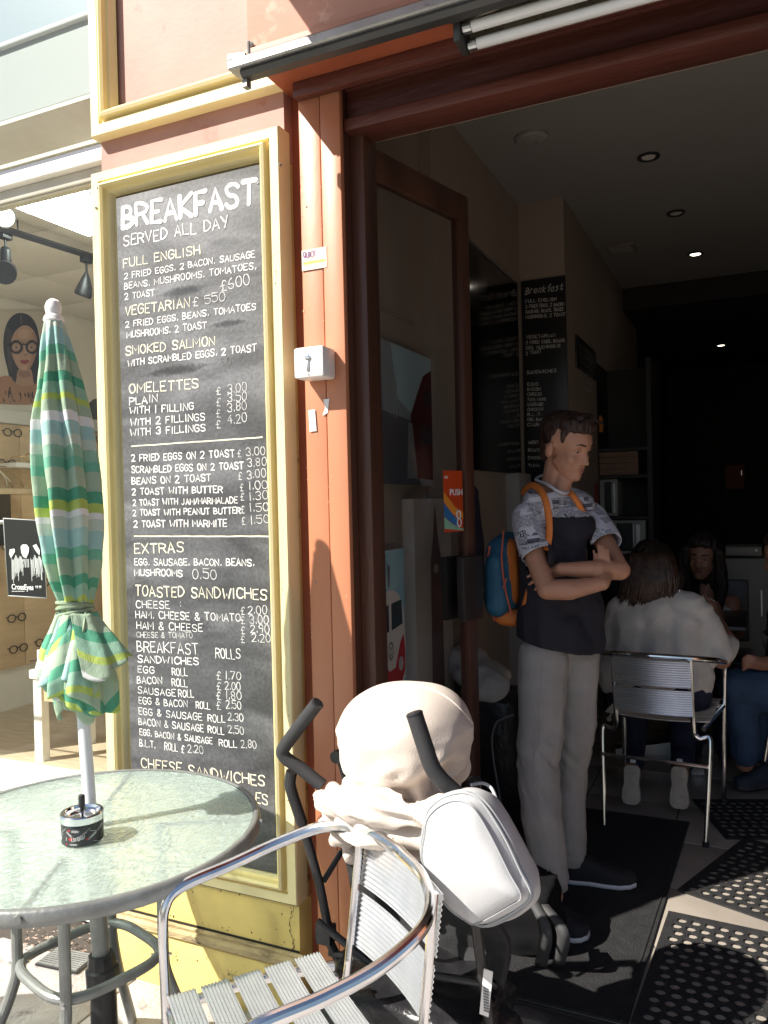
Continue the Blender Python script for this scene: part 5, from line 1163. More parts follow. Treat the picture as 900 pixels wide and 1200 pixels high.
pic(t, f, 'bus_window', [(.66, .62), (.94, .62), (.94, .72), (.68, .74)], (.05, .03, .035), .0014); pic(t, f, 'bus_window', [(.62, .32), (.94, .32), (.94, .46), (.62, .46)], (.05, .03, .035), .0014)
pic(t, f, 'pavement_light', [(.42, .05), (.56, .05), (.50, .46), (.45, .46)], (.26, .26, .25), .0011)
t, f = canvas('van_canvas', 'pale blue canvas print of a red and white camper van behind the door', 426, 468, 648, 830)
pic(t, f, 'print_ground', [(0, 0), (1, 0), (1, 1), (0, 1)], (.36, .62, .68))
pic(t, f, 'van_body', [(.05, .10), (.95, .14), (1, .42), (.95, .66), (.7, .76), (.35, .76), (.1, .64), (.02, .4)], (.80, .74, .66), .0006, 1)
pic(t, f, 'van_front', [(.08, .18), (.5, .14), (.95, .2), (.98, .40), (.9, .50), (.55, .22), (.12, .46), (.05, .35)], (.60, .04, .05), .001, 1)
pic(t, f, 'windscreen', [(.12, .50), (.46, .52), (.46, .68), (.16, .66)], (.05, .07, .08), .0014); pic(t, f, 'windscreen', [(.54, .52), (.90, .54), (.88, .69), (.54, .68)], (.05, .07, .08), .0014)
for x in (.2, .82): pic(t, f, 'headlight', [(x+.08*math.cos(a), .30+.045*math.sin(a)) for a in np.arange(0, 6.2, .6)], (.6, .55, .5), .0016)
bb = bmesh.new(); F_ = lambda u, v, d: f(u, v, .002+d)
ribbon(bb, [(.5+.08*math.cos(a), .40+.05*math.sin(a)) for a in np.arange(0, 6.5, .5)], .007, F_, 0); ribbon(bb, [(.46, .425), (.5, .405), (.54, .425)], .006, F_, .0002); ribbon(bb, [(.45, .40), (.48, .365), (.5, .385), (.52, .365), (.55, .40)], .006, F_, .0002)
o = bm_obj('van_emblem', bb, flatc((.3, .28, .27)), t)
pic(t, f, 'tree', [(.46, .78), (.5, .78), (.54, .92), (.5, .90), (.44, .94)], (.12, .16, .15), .0008)
t, f = canvas('tower_canvas', 'tall brown canvas print of a clock tower standing against the wall', 470, 520, 585, 860, .05)
pic(t, f, 'print_ground', [(0, 0), (1, 0), (1, 1), (0, 1)], (.56, .48, .40))
pic(t, f, 'tower', [(.38, .25), (.72, .25), (.70, .75), (.62, .84), (.54, .98), (.47, .84), (.40, .75)], (.17, .09, .08), .0006)
pic(t, f, 'clock', [(.54+.07*math.cos(a), .72+.02*math.sin(a)) for a in np.arange(0, 6.2, .6)], (.45, .38, .3), .001)
pic(t, f, 'foreground', [(.15, .02), (.95, .02), (.9, .16), (.66, .27), (.3, .2)], (.13, .07, .07), .001)
for k in range(5): pic(t, f, 'stripe', [(.2, .04+k*.025), (.85, .045+k*.025), (.85, .052+k*.025), (.2, .048+k*.025)], (.34, .28, .25), .0014)
# wall conduit
cd = thing('wall_conduit', 'thin surface conduit dropping down and along the left wall behind the door', 'conduit', (0, 0, 0))
B().tube([V((WX+.006, wl(425, 180).y, 3.0)), wl(425, 352, .006), wl(484, 379, .006)], .005, 6).put('pipe', M['wall_cream'], cd)
# ---- dark mirror panel, menu panels
WX2 = WX+.05
mr = thing('wall_mirror', 'tall dark mirror panel on the left wall beside the black menus', 'mirror', (0, 0, 0))
y0, y1 = onx(549, 400, WX2).y, onx(606, 400, WX2).y; z1, z0 = onx(578, 311, WX2).z, onx(578, 553, WX2).z
B().box((WX2+.001, y0, z0), (WX2+.008, min(y1, pil.y-.012), z1)).put('glass', M['mirror'], mr, auto=None)
B().box((WX2+.001, y0, z1+.0002), (WX2+.012, min(y1, pil.y-.012), z1+.01)).put('top_trim', M['steel'], mr)
mp_ = thing('black_menu_panel', 'tall black menu panel headed Breakfast on the wall pillar', 'menu board', (0, 0, 0))
MY = pil.y-.012; mx0, mx1 = ony(612, 400, MY).x, ony(664, 400, MY).x; mz1, mz0 = ony(638, 326, MY).z, ony(638, 566, MY).z
B().box((mx0, MY, mz0), (mx1, MY+.0115, mz1), bev=.001).put('panel', M['black_board'], mp_)
mtx = mat('menu_chalk', (.55, .53, .48), .8)
def FM(u, v, d): return (u, MY-d, v)
def mline(s, x0, y0, x1, y1, h, w_=1.0, par=mp_, F=FM, m=mtx, sl=0):
    p0, p1 = ony(x0, y0, MY), ony(x1, y1, MY); pu = ony(x0, y0-h, MY); bb = bmesh.new(); letter_line(bb, s, F, p0.x, p0.z, p1.x, p1.z, pu.z-p0.z, w_*(pu.z-p0.z)/h*.8, slant=sl); bm_obj('lettering', bb, m, par)['kind'] = 'stuff'
mline('Breakfast', 615.5, 345, 659, 339.5, 7.5, 1.1, sl=.2)
for i, (s, w_) in enumerate([('FULL ENGLISH', 36), ('2 FRIED EGGS, 2 BACON', 45), ('SAUSAGE, BEANS, TOAST', 44), ('MUSHROOMS, 2 TOAST', 46)]): mline(s, 616, 355+i*6.2, 616+w_, 352+i*6.0, 3.6, .8)
for i, (s, w_) in enumerate([('VEGETARIAN', 34), ('2 FRIED EGGS, BEANS', 45), ('EGG, MUSHROOMS', 40), ('2 TOAST', 18)]): mline(s, 616.5, 397+i*6.4, 616.5+w_, 394.5+i*6.2, 3.6, .75)
mline('SANDWICHES', 617.5, 438.5, 652, 436, 3.8, .8)
for i, s in enumerate(['EGG', 'BACON', 'CHEESE', 'TUNA MAYO', 'SAUSAGE', 'CHICKEN', 'B.L.T.', 'EGG, BACON', 'CLUB']): mline(s, 618, 452+i*5.9, 618+8+len(s)*1.5, 451.6+i*5.9, 3.3, .7)
for i, s in enumerate(['JACKET POTATO', 'BEANS', 'CHEESE', 'TUNA']): mline(s, 619, 520+i*9, 619+8+len(s)*1.3, 520+i*9, 3.3, .7)
m3 = thing('side_menu_panel', 'small black menu panel on the wall past the pillar', 'menu board', (0, 0, 0))
SXX = pil2.x-.002; p0, p1 = onx(673, 392, SXX), onx(688, 440, SXX)
B().box((SXX+.0005, p0.y, p1.z), (SXX+.012, p1.y+.25, p0.z), bev=.001).put('panel', M['black_board'], m3)
bb = bmesh.new()
for k in range(6): letter_line(bb, 'TEA COFFEE', lambda u, v, d: (SXX+.0125+d, u, v), p0.y+.06, p0.z-.06-k*.045, p1.y+.1, p0.z-.06-k*.045, .022, .003)
bm_obj('lettering', bb, mtx, m3)['kind'] = 'stuff'
# ---- ceiling fittings
lens = mat('downlight_lens', (.75, .70, .62), .3); lens_on = mat('lit_downlight', (1, .9, .75), .3, emis=6)
lb = ['nearest black rimmed downlight just inside the lintel', 'second black rimmed downlight in the cafe ceiling row', 'third black rimmed downlight in the cafe ceiling row', 'fourth downlight of the ceiling row, glowing', 'far glowing downlight over the dark back room']
for (px, py), l in zip([(708, 84), (760, 183), (792, 249), (815, 297), (845, 404)], lb):
    zc = CZ if 'far' not in l else 2.95; q = onz(px, py, zc); on = 'glowing' in l; t = thing('downlight', l, 'downlight', q, 'downlights in the cafe ceiling')
    B().lathe((0, 0, 0), [(.052, -.0005), (.052, -.008), (.044, -.012), (.036, -.006), (.034, -.001)], 28).put('bezel', M['black_metal'], t)
    B().lathe((0, 0, 0), [(.033, -.0015), (.03, -.007), (.012, -.009)], 20).put('lamp', lens_on if on else lens, t)
q = onz(623, 160, CZ); t = thing('smoke_alarm', 'round off white smoke alarm on the cafe ceiling', 'smoke alarm', q)
B().lathe((0, 0, 0), [(.075, -.0005), (.075, -.012), (.066, -.024), (.05, -.028)], 32).put('cover', M['ceiling'], t); B().lathe((.02, 0, 0), [(.006, -.0285), (.006, -.031)], 10).put('button', M['steel'], t)
q = onz(728, 289, CZ); t = thing('ceiling_vent', 'small square vent in the darker part of the ceiling', 'vent', q)
B().box((-.09, -.09, -.02), (.09, .09, -.001), bev=.004).put('cover', mat('vent_cover', (.2, .16, .12), .6), t)
for k in range(5): B().box((-.07, -.066+k*.03, -.024), (.07, -.058+k*.03, -.0202)).put('slat', M['ceiling'], t)
# ---- furniture and things at the back
cab = mat('cabinet_white', (.33, .31, .28), .5, var=.06); dkw = mat('dark_shelf', (.014, .011, .010), .6)
def boxthing(name, label, cat, px0, px1, py0, py1, Y, depth, m, group=None, parts=None, ground=False, doors=None):
    a, c = ony(px0, py0, Y), ony(px1, py1, Y); z0 = ZF if ground else c.z
    t = thing(name, label, cat, (a.x, Y, z0), group); W_, H_ = c.x-a.x, a.z-z0
    B().box((0, .012, 0), (W_, depth, H_), bev=.004).put('body', m, t)
    n = doors or 1
    for k in range(n): B().box((W_*k/n+.004, -.006, .006), (W_*(k+1)/n-.004, .0118, H_-.006), bev=.003).put('front_panel', m, t)
    for k in range(n): B().box((W_*(k+.85)/n-.006, -.016, H_*.55), (W_*(k+.85)/n+.004, -.0062, H_*.75)).put('handle', M['steel'], t)
    return t
boxthing('wall_cabinet', 'low cream cabinet under the mirror behind the coat', 'cabinet', 552, 612, 556, 760, 3.95, .25, cab, doors=2, ground=True)
boxthing('chest_freezer', 'white chest cabinet behind the seated women at the right', 'cabinet', 846, 960, 654, 860, 6.2, .6, cab, doors=2, ground=True)
boxthing('white_storage_box', 'shallow pale box lying on the white chest cabinet', 'box', 850, 893, 641, 652, 6.15, .4, cab)
shelf = thing('back_shelving', 'dark shelving unit standing behind the boy', 'shelves', (0, 0, 0))
SYB = 5.2; a, c = ony(697, 480, SYB), ony(765, 720, SYB)
for x_ in (a.x, c.x): B().box((x_-.015, SYB, ZF), (x_+.015, SYB+.4, a.z+.3)).put('upright', dkw, shelf)
shy = [ony(720, y, SYB).z for y in (525, 557, 605, 650, 720)]
for z_ in shy: B().box((a.x+.0155, SYB, z_-.02), (c.x-.0155, SYB+.4, z_)).put('shelf_board', dkw, shelf)
B().box((a.x, SYB+.401, ZF), (c.x, SYB+.42, a.z+.3)).put('back_panel', dkw, shelf)
brn = mat('brown_crate', (.20, .11, .07), .7, var=.15)
for lab, nm, ct, x0, x1, y0, y1, m_ in [('brown wooden crate on the upper back shelf beside the boy face', 'wooden_crate', 'crate', 702, 748, 530, 556.5, brn), ('white boxy appliance on the middle shelf right of the boy', 'countertop_oven', 'appliance', 699, 724, 562, 604.5, cab),
    ('white boxy appliance on the lower shelf over the boy elbow', 'countertop_oven', 'appliance', 702, 757, 610, 649.5, cab)]:
    z_ = {604.5: shy[2], 649.5: shy[3], 556.5: shy[1]}[y1]; p0_, p1_ = ony(x0, y0, SYB+.03), ony(x1, y1, SYB+.03)
    t = thing(nm, lab, ct, (p0_.x, SYB+.03, z_+.001)); W_, H_ = p1_.x-p0_.x, p0_.z-z_
    if nm == 'wooden_crate':
        for k in range(4): B().box((0, 0, k*H_/4+.003), (W_, .012, (k+1)*H_/4-.003)).put('slat', m_, t)
        B().box((.004, .0125, 0), (W_-.004, .3, H_-.01)).put('body', m_, t)
    else:
        B().box((0, 0.012, 0), (W_, .3, H_), bev=.006).put('body', m_, t); B().box((W_*.38, .004, .02), (W_*.72, .0118, H_-.02)).put('window', M['black_board'], t); B().box((W_*.80, .002, .02), (W_*.88, .0118, H_-.03)).put('control_strip', M['steel'], t)
        B().box((W_*.74, -.01, .03), (W_*.76, .0035, H_-.03)).put('handle', M['steel'], t)
t = thing('orange_bottle', 'orange squeeze bottle on top of the shelving above the boy head', 'bottle', ony(700, 507, SYB+.1))
B().lathe((0, 0, 0), [(.035, 0), (.038, .01), (.038, .09), (.02, .115), (.012, .13)], 18).put('body', mat('orange_plastic', (.55, .20, .03), .4), t); B().lathe((0, 0, 0), [(.013, .1305), (.013, .145), (.005, .16)], 12).put('cap', M['pack_orange'], t)
boxthing('menu_picture', 'small reddish picture on the dark back wall', 'picture', 849, 873, 545, 573, BY-.05, .04, mat('red_picture', (.22, .06, .04), .6))  # plain reddish colour without emission
boxthing('red_carton', 'red and white carton on the shelf behind the boy chin', 'carton', 680, 697, 566, 596, SYB-.15, .2, mat('red_carton', (.35, .06, .05), .6))
# coat on the wall, white bundle, suitcase, dark rucksack
ct = thing('hanging_coat', 'dark purple jacket hanging on a hook behind the door edge', 'coat', (0, 0, 0))
ccl = mat('purple_black_cloth', (.035, .03, .055), .85, var=.2, bump=.4, bscale=60)
Y_ = 3.3
blob('jacket_body', [('c', Q(546, 580, Y_), .055, Q(546, 690, Y_), .07), ('c', Q(540, 585, Y_), .04, Q(535, 680, Y_), .05), ('c', Q(553, 590, Y_-.03), .035, Q(557, 685, Y_-.03), .04)], .012, ccl, ct, 3, wr(.02, 9, (1, 1, .3)))
B().tube([Q(546, 566, Y_)+V((-.08, .02, .0)), Q(546, 566, Y_)], .006, 8).put('hook', M['black_metal'], ct)
wbn = blob('white_bundle', [('e', Q(560, 790, 3.1), (.13, .12, .075)), ('e', Q(572, 800, 3.05), (.09, .1, .06)), ('e', Q(548, 775, 3.15), (.09, .1, .07))], .012, M['white_cloth'], None, 2, wr(.03, 9))
tag(wbn, 'crumpled white cloth bundle on the dark suitcase behind the door', 'cloth bundle')
sc_ = thing('suitcase', 'large black suitcase standing behind the pushchair hood', 'suitcase', (0, 0, 0))
a, c = ony(556, 818, 3.0), ony(606, 960, 3.0)
B().box((a.x-.12, 2.98, ZF+.04), (c.x-.02, 3.26, a.z), bev=.03).put('body', shiny, sc_)
B().tube(spline([Q(590, 960, 2.965), Q(577, 880, 2.965), Q(580, 850, 2.965), Q(590, 842, 2.965), Q(602, 838, 2.965)], 6), .004, 6).put('piping', mat('grey_piping', (.22, .22, .22), .4), sc_)
B().tube([(a.x+.02, 3.1, a.z-.002), (a.x+.02, 3.1, a.z+.03), (a.x+.16, 3.1, a.z+.03), (a.x+.16, 3.1, a.z-.002)], .009, 8).put('carry_handle', M['black_plastic'], sc_)
for x_ in (a.x-.05, c.x-.08): B().lathe((x_, 3.1, ZF+.03), [(.03, -.012), (.03, .012)], 16, 'X').put('wheel', M['rubber'], sc_)
rk = thing('black_rucksack', 'slumped black rucksack on the mat in front of the boy shoes', 'rucksack', (0, 0, 0))
rc = onz(600, 1120, ZF+.14); rc = V((-.69, 2.36, ZF+.10))
o = bm_obj('rucksack_body', crumple_box(rc, (.13, .09, .10), .16, 1.8, 9), mat('black_canvas', (.006, .006, .007), .9, var=.2, spec=.2), rk, True)
for k, (x0, y0, x1, y1, x2, y2) in enumerate([(622, 1052, 640, 1090, 634, 1130), (636, 1060, 660, 1092, 655, 1128)]):
    b = B(); pts = spline([Q(x0, y0, 2.24), Q(x1, y1, 2.19), Q(x2, y2, 2.24)], 6); b.grid([[p_+V((-.016, 0, 0)), p_+V((0, -.006, 0)), p_+V((.016, 0, 0))] for p_ in pts]); o = b.put('shoulder_strap', mat('grey_webbing', (.06, .06, .062), .7), rk, auto=None); o.modifiers.new('s', 'SOLIDIFY').thickness = .006
# ---- mats
pm = thing('door_mat', 'plain black rubber mat on the cafe floor under the boy', 'mat', (0, 0, 0))
mc = [onz(x, y, ZF+.001) for x, y in ((680, 950), (808, 965), (737, 1199))]; fl_ = V((mc[0].x-.5, 2.09, ZF+.001))
b = B(); b.poly([V((-1.08, 2.085, ZF+.001)), V((mc[2].x-.002, 2.085, ZF+.001)), mc[1], V((-1.0, mc[0].y+.02, ZF+.001))], (0, 0, .007)); o = b.put('rubber_sheet', M['rubber'], pm, auto=None)
b = B(); e0_, e1_ = V((mc[2].x-.002, 2.085, ZF+.0085)), V((mc[1].x, mc[1].y, ZF+.0085))
b.tube([e0_+V((-.015, 0, 0)), e1_+V((-.015, -.01, 0))], .0035, 6); b.tube([e1_+V((-.015, -.012, 0)), V((-1.0, mc[0].y+.008, ZF+.0085))], .0035, 6); b.put('raised_edge', M['rubber'], pm)
def holed_mat(label, o0, ux, nx, ny, pitch=.041):
    """ring mat: o0 corner, ux direction of the rows; octagonal holes go right through"""
    t = thing('ring_mat', label, 'mat', (0, 0, 0), 'ring rubber mats on the cafe floor')
    ux = V(ux).normalized(); uy = V((-ux.y, ux.x, 0)); bm = bmesh.new(); h_ = .006; r_ = pitch*.375; cache = {}
    def vt(x, y, z):
        k = (round(x, 5), round(y, 5), round(z, 5))
        if k not in cache: cache[k] = bm.verts.new(V(o0)+ux*x+uy*y+V((0, 0, z)))
        return cache[k]
    for j in range(ny):
        for i in range(nx):
            off = 0
            cx, cy = (i+.5)*pitch, (j+.5)*pitch; hs = pitch/2
            sq = [(cx+hs*a_, cy+hs*b_) for a_, b_ in ((1, -.41), (1, .41), (.41, 1), (-.41, 1), (-1, .41), (-1, -.41), (-.41, -1), (.41, -1))]
            cor = {1: (cx+hs, cy+hs), 3: (cx-hs, cy+hs), 5: (cx-hs, cy-hs), 7: (cx+hs, cy-hs)}
            jx, jy = ((j % 2)-.5)*pitch*.24, 0
            oc = [(cx+jx+r_*math.cos(math.radians(-22.5+45*k)), cy+r_*math.sin(math.radians(-22.5+45*k))) for k in range(8)]
            for k in range(8):
                a_, b_ = k, (k+1) % 8; P_ = [vt(*sq[a_], h_)]
                if a_ in cor: P_.append(vt(*cor[a_], h_))
                P_ += [vt(*sq[b_], h_), vt(*oc[b_], h_-.001), vt(*oc[a_], h_-.001)]
                try: bm.faces.new(P_); bm.faces.new((vt(*oc[a_], h_-.001), vt(*oc[b_], h_-.001), vt(*oc[b_], 0), vt(*oc[a_], 0)))
                except ValueError: pass
    bm_obj('perforated_sheet', bm, M['rubber'], t)
    W_, D_ = nx*pitch, ny*pitch; b = B()
    for p0_, p1_ in (((-.022, -.022), (W_+.022, 0)), ((-.022, D_), (W_+.022, D_+.022)), ((-.022, .0), (0, D_)), ((W_, 0), (W_+.022, D_))):
        pts = [V(o0)+ux*x+uy*y for x, y in ((p0_[0], p0_[1]), (p1_[0], p0_[1]), (p1_[0], p1_[1]), (p0_[0], p1_[1]))]
        if 'lower' in label or True:
            top = [p_+V((0, 0, h_)) for p_ in pts]; b.poly(top); 
            for k in range(4): b.poly([pts[k], pts[(k+1) % 4], top[(k+1) % 4], top[k]])
    b.put('border', M['rubber'], t, auto=None); return t
c0 = onz(783, 1073, ZF+.001); c1_ = onz(900, 1098, ZF+.001); u_ = (c1_-c0).normalized()
holed_mat('nearest ring mat, half in sunlight at the lower right corner', c0+V((u_.y, -u_.x, 0))*(.041*14)+u_*.02, u_, 24, 14)
c0 = onz(790, 1044, ZF+.001); c1_ = onz(900, 1082, ZF+.001); u_ = (c1_-c0).normalized(); ce_ = onz(838, 979, ZF+.001)
holed_mat('middle ring mat lying askew behind the sunlit strip of floor', c0+u_*.03+V((-u_.y, u_.x, 0))*.03, u_, 22, 13)
c0 = onz(888, 992, ZF+.001); u2 = (onz(930, 1003, ZF+.001)-c0).normalized()
holed_mat('far ring mat in shade at the right photo edge', c0+V((-.1, .05, 0)), (.93, .36, 0), 14, 9)
# ---- cafe tables and chairs inside
def cafe_chair(loc, rot, label): return copy_thing(CH, loc, rot, label)
rl = onz(718, 979, ZF); rr2 = onz(825, 989, ZF); mid = (rl+rr2)/2; mid.z = ZF
CH2 = cafe_chair(V((mid.x+.0, mid.y+.30, ZF)), math.pi-.06, 'aluminium armchair in which the woman in white sits')
CH2.scale = (.90, .95, .98)
CH3 = cafe_chair(V((.36, 3.98, ZF)), math.pi*.62, 'aluminium armchair under the man in blue jeans at the right edge'); CH3.scale = (1, 1, 1)
ft = onz(768, 905, ZF)
it = thing('pedestal_table', 'small cafe table with a polished metal foot between the two women', 'table', (ft.x+.08, ft.y+.35, ZF))
B().box((-.34, -.30, .70), (.34, .30, .725), bev=.006).put('top', mat('dark_table_top', (.05, .04, .038), .35), it)
B().tube([(0, 0, .03), (0, 0, .70)], .028, 16).put('column', M['steel'], it)
for a in (0.35, 1.92, 3.49, 5.06):
    d = V((math.cos(a), math.sin(a), 0)); s = V((-d.y, d.x, 0)); b = B()
    b.grid([[d*.03+s*.035+V((0, 0, .07)), d*.03+s*.035, d*.03-s*.035, d*.03-s*.035+V((0, 0, .07))], [d*.33+s*.03+V((0, 0, .03)), d*.33+s*.03, d*.33-s*.03, d*.33-s*.03+V((0, 0, .03))]], smooth=False, wrap=True)
    b.poly([d*.33+s*.03+V((0, 0, .03)), d*.33+s*.03, d*.33-s*.03, d*.33-s*.03+V((0, 0, .03))]); b.put('foot', M['steel'], it)
# ================================================================= PEOPLE
def head_prims(): return [('e', (-.012, 0, .045), (.098, .076, .084)), ('e', (.03, 0, .035), (.066, .064, .070)), ('e', (.035, 0, -.035), (.052, .052, .062)), ('e', (.052, 0, -.078), (.034, .030, .028)),
    ('c', (.006, -.040, -.040), .021, (.056, -.016, -.086), .018), ('c', (.006, .040, -.040), .021, (.056, .016, -.086), .018),
    ('c', (.080, 0, .014), .010, (.098, 0, -.020), .0105), ('e', (.101, 0, -.026), (.012, .0105, .0095)), ('e', (.092, -.011, -.028), (.010, .0075, .0075)), ('e', (.092, .011, -.028), (.010, .0075, .0075)),
    ('c', (.073, -.036, .033), .013, (.084, -.010, .030), .012), ('c', (.073, .036, .033), .013, (.084, .010, .030), .012),
    ('e', (.054, -.036, -.020), (.026, .021, .026)), ('e', (.054, .036, -.020), (.026, .021, .026)),
    ('c', (.078, -.012, -.050), .0095, (.080, .012, -.050), .0095), ('c', (.076, -.010, -.062), .0095, (.076, .010, -.062), .0095), ('e', (.070, 0, -.088), (.016, .018, .014)),
    ('e', (-.008, -.086, .0), (.018, .010, .030)), ('e', (-.008, .086, .0), (.018, .010, .030)),
    ('e', (.026, -.030, -.036), (.044, .030, .044)), ('e', (.026, .030, -.036), (.044, .030, .044)), ('e', (.045, 0, -.02), (.045, .050, .045))]
def xform(prims, Mx, sc=1.0):
    R3 = Mx.to_3x3().normalized(); out = []
    for p in prims:
        if p[0] == 'c': out.append(('c', Mx @ V(p[1]), p[2]*sc, Mx @ V(p[3]), p[4]*sc))
        else: out.append(('e', Mx @ V(p[1]), tuple(r*sc for r in p[2]), R3 @ p[3] if len(p) > 3 and p[3] is not None else R3))
    return out
def headM(c, yaw, pitch, roll=0, sc=1.0): return Matrix.Translation(c) @ Matrix.Rotation(yaw, 4, 'Z') @ Matrix.Rotation(pitch, 4, 'Y') @ Matrix.Rotation(roll, 4, 'X') @ Matrix.Scale(sc, 4)
def face_parts(Mx, par, hc_, lipm, sc=1.0, lids=True):
    """eyes, brows, lips laid on the face; Mx = head matrix"""
    def P(x, y, z): return Mx @ V((x, y, z))
    for s in (-1, 1):
        B().tube([P(.0745, s*.047, .036), P(.086, s*.032, .040), P(.093, s*.014, .036)], [.0016*sc, .0034*sc, .0036*sc], 6).put('eyebrow', hc_, par, auto=None)
        b = B(); bmesh.ops.create_uvsphere(b.bm, u_segments=14, v_segments=10, radius=.0115*sc, matrix=Matrix.Translation(P(.0665, s*.030, .014))); b.put('eye', M['eye_white'], par, auto=None, smooth=True)
        b = B(); bmesh.ops.create_uvsphere(b.bm, u_segments=12, v_segments=8, radius=.0050*sc, matrix=Matrix.Translation(P(.0745, s*.0295, .011))); b.put('iris', M['eye'], par, auto=None, smooth=True)
        if lids:
            B().tube([P(.066, s*.044, .015), P(.0775, s*.036, .0195), P(.0805, s*.027, .0195), P(.077, s*.018, .014)], .0046*sc, 6).put('upper_lid', M['skin'] if lipm is M['lip'] else M['skin2'], par, auto=None)
            B().tube([P(.067, s*.045, .0125), P(.0795, s*.036, .0165), P(.0825, s*.027, .0165), P(.079, s*.018, .012)], .0011*sc, 5).put('eyelash', hc_, par, auto=None)
    B().tube([P(.080, -.022, -.0535), P(.0885, -.010, -.0515), P(.090, 0, -.0525), P(.0885, .010, -.0515), P(.080, .022, -.0535)], [.0008*sc, .0026*sc, .0024*sc, .0026*sc, .0008*sc], 6).put('upper_lip', lipm, par, auto=None)
    B().tube([P(.079, -.020, -.0555), P(.086, -.009, -.060), P(.087, 0, -.061), P(.086, .009, -.060), P(.079, .020, -.0555)], [.001*sc, .004*sc, .0045*sc, .004*sc, .001*sc], 6).put('lower_lip', lipm, par, auto=None)
    for s in (-1, 1): B().tube([P(-.004, s*.094, .014), P(-.010, s*.0955, .002), P(-.005, s*.094, -.012)], [.002*sc, .003*sc, .002*sc], 6).put('ear_fold', lipm, par, auto=None)
def eye_sockets(Mx):
    cs = [Mx @ V((.086, s*.030, .013)) for s in (-1, 1)]
    def dsp(c):
        d = 0
        for q in cs: d -= .0085*math.exp(-((c-q).length/.015)**2)
        return d
    return dsp
Q0 = Q
Q = lambda x, y, Y: ony(x, y, Y+float(np.interp(y, [760, 900, 1000], [.165, .10, 0])))
# ---------------------------------------------------------------- the boy
boy = thing('person', 'teenage boy standing with folded arms in newsprint tee and grey jeans', 'person', (0, 0, 0))
HM = headM(V(Q(663, 527, 2.66)), math.radians(-25), math.radians(18), math.radians(3), .96)
prims = xform(head_prims(), HM, .97)
nb = Q(648, 583, 2.68); ht = HM @ V((-.025, 0, -.03))
prims += [('c', nb, .052, ht, .045), ('c', Q(655, 600, 2.69), .07, nb, .050), ('c', HM @ V((.02, 0, -.07)), .028, Q(657, 578, 2.65), .036)]
nS, fS = Q(618, 608, 2.55), Q(690, 606, 2.80)
nE, fE = Q(641, 691, 2.445), Q(727, 668, 2.60)
nW, fW = Q(706, 684, 2.50), Q(659, 667, 2.50)
prims += [('e', Q(655, 650, 2.67), (.10, .08, .20)), ('c', nS, .046, Q(628, 655, 2.50), .038), ('c', Q(628, 655, 2.50), .038, nE, .033), ('c', nE, .035, Q(668, 691, 2.455), .036), ('c', Q(668, 691, 2.455), .035, nW, .023),
    ('c', fS, .046, Q(711, 640, 2.70), .037), ('c', Q(711, 640, 2.70), .036, fE, .033), ('c', fE, .035, Q(700, 668, 2.54), .035), ('c', Q(700, 668, 2.54), .034, fW, .023)]
# near hand: palm under the far upper arm, fingers pointing up over it
pN = Q(712, 668, 2.575)
prims += [('c', nW, .024, pN, .026), ('c', nW, .024, Q(706, 668, 2.56), .022)]
for k, (x, y, l) in enumerate(((696, 645, 0), (701, 638.5, 0), (706.5, 639, 0), (712, 644, 0))):
    prims += [('c', Q(700.5+k*4.6, 668, 2.55), .0074, Q(x+1.5, y+12, 2.555), .0072), ('c', Q(x+1.5, y+12, 2.555), .0072, Q(x, y, 2.57), .0058)]
# far hand: slips under the near upper arm, fingertips show behind it
prims += [('c', fW, .025, Q(644, 671, 2.545), .022)]
for k, (x0, y0, x1, y1) in enumerate(((640, 664, 622, 667), (638, 669, 618, 676), (638, 675, 620, 685), (640, 680, 627, 691))):
    prims += [('c', Q(x0, y0, 2.555), .0085, Q((x0+x1)/2-1, (y0+y1)/2-1, 2.53), .0078), ('c', Q((x0+x1)/2-1, (y0+y1)/2-1, 2.53), .0078, Q(x1, y1, 2.52), .0064)]
# shins and ankles above the shoes
prims += [('c', Q(655, 690, 2.67), .07, Q(655, 735, 2.68), .055), ('c', Q(655, 735, 2.68), .05, Q(638, 790, 2.62), .045), ('c', Q(638, 790, 2.62), .045, Q(632, 900, 2.54), .042), ('c', Q(632, 900, 2.54), .045, Q(648, 1050, 2.50), .034), ('c', Q(655, 735, 2.68), .05, Q(675, 790, 2.74), .042), ('c', Q(675, 790, 2.74), .042, Q(669, 900, 2.76), .038), ('c', Q(669, 900, 2.76), .042, Q(669, 1018, 2.80), .034)]
sock = eye_sockets(HM)
blob('body', prims, .004, M['skin'], boy, 8, sock)
face_parts(HM, boy, M['brow'], M['lip'], .97)
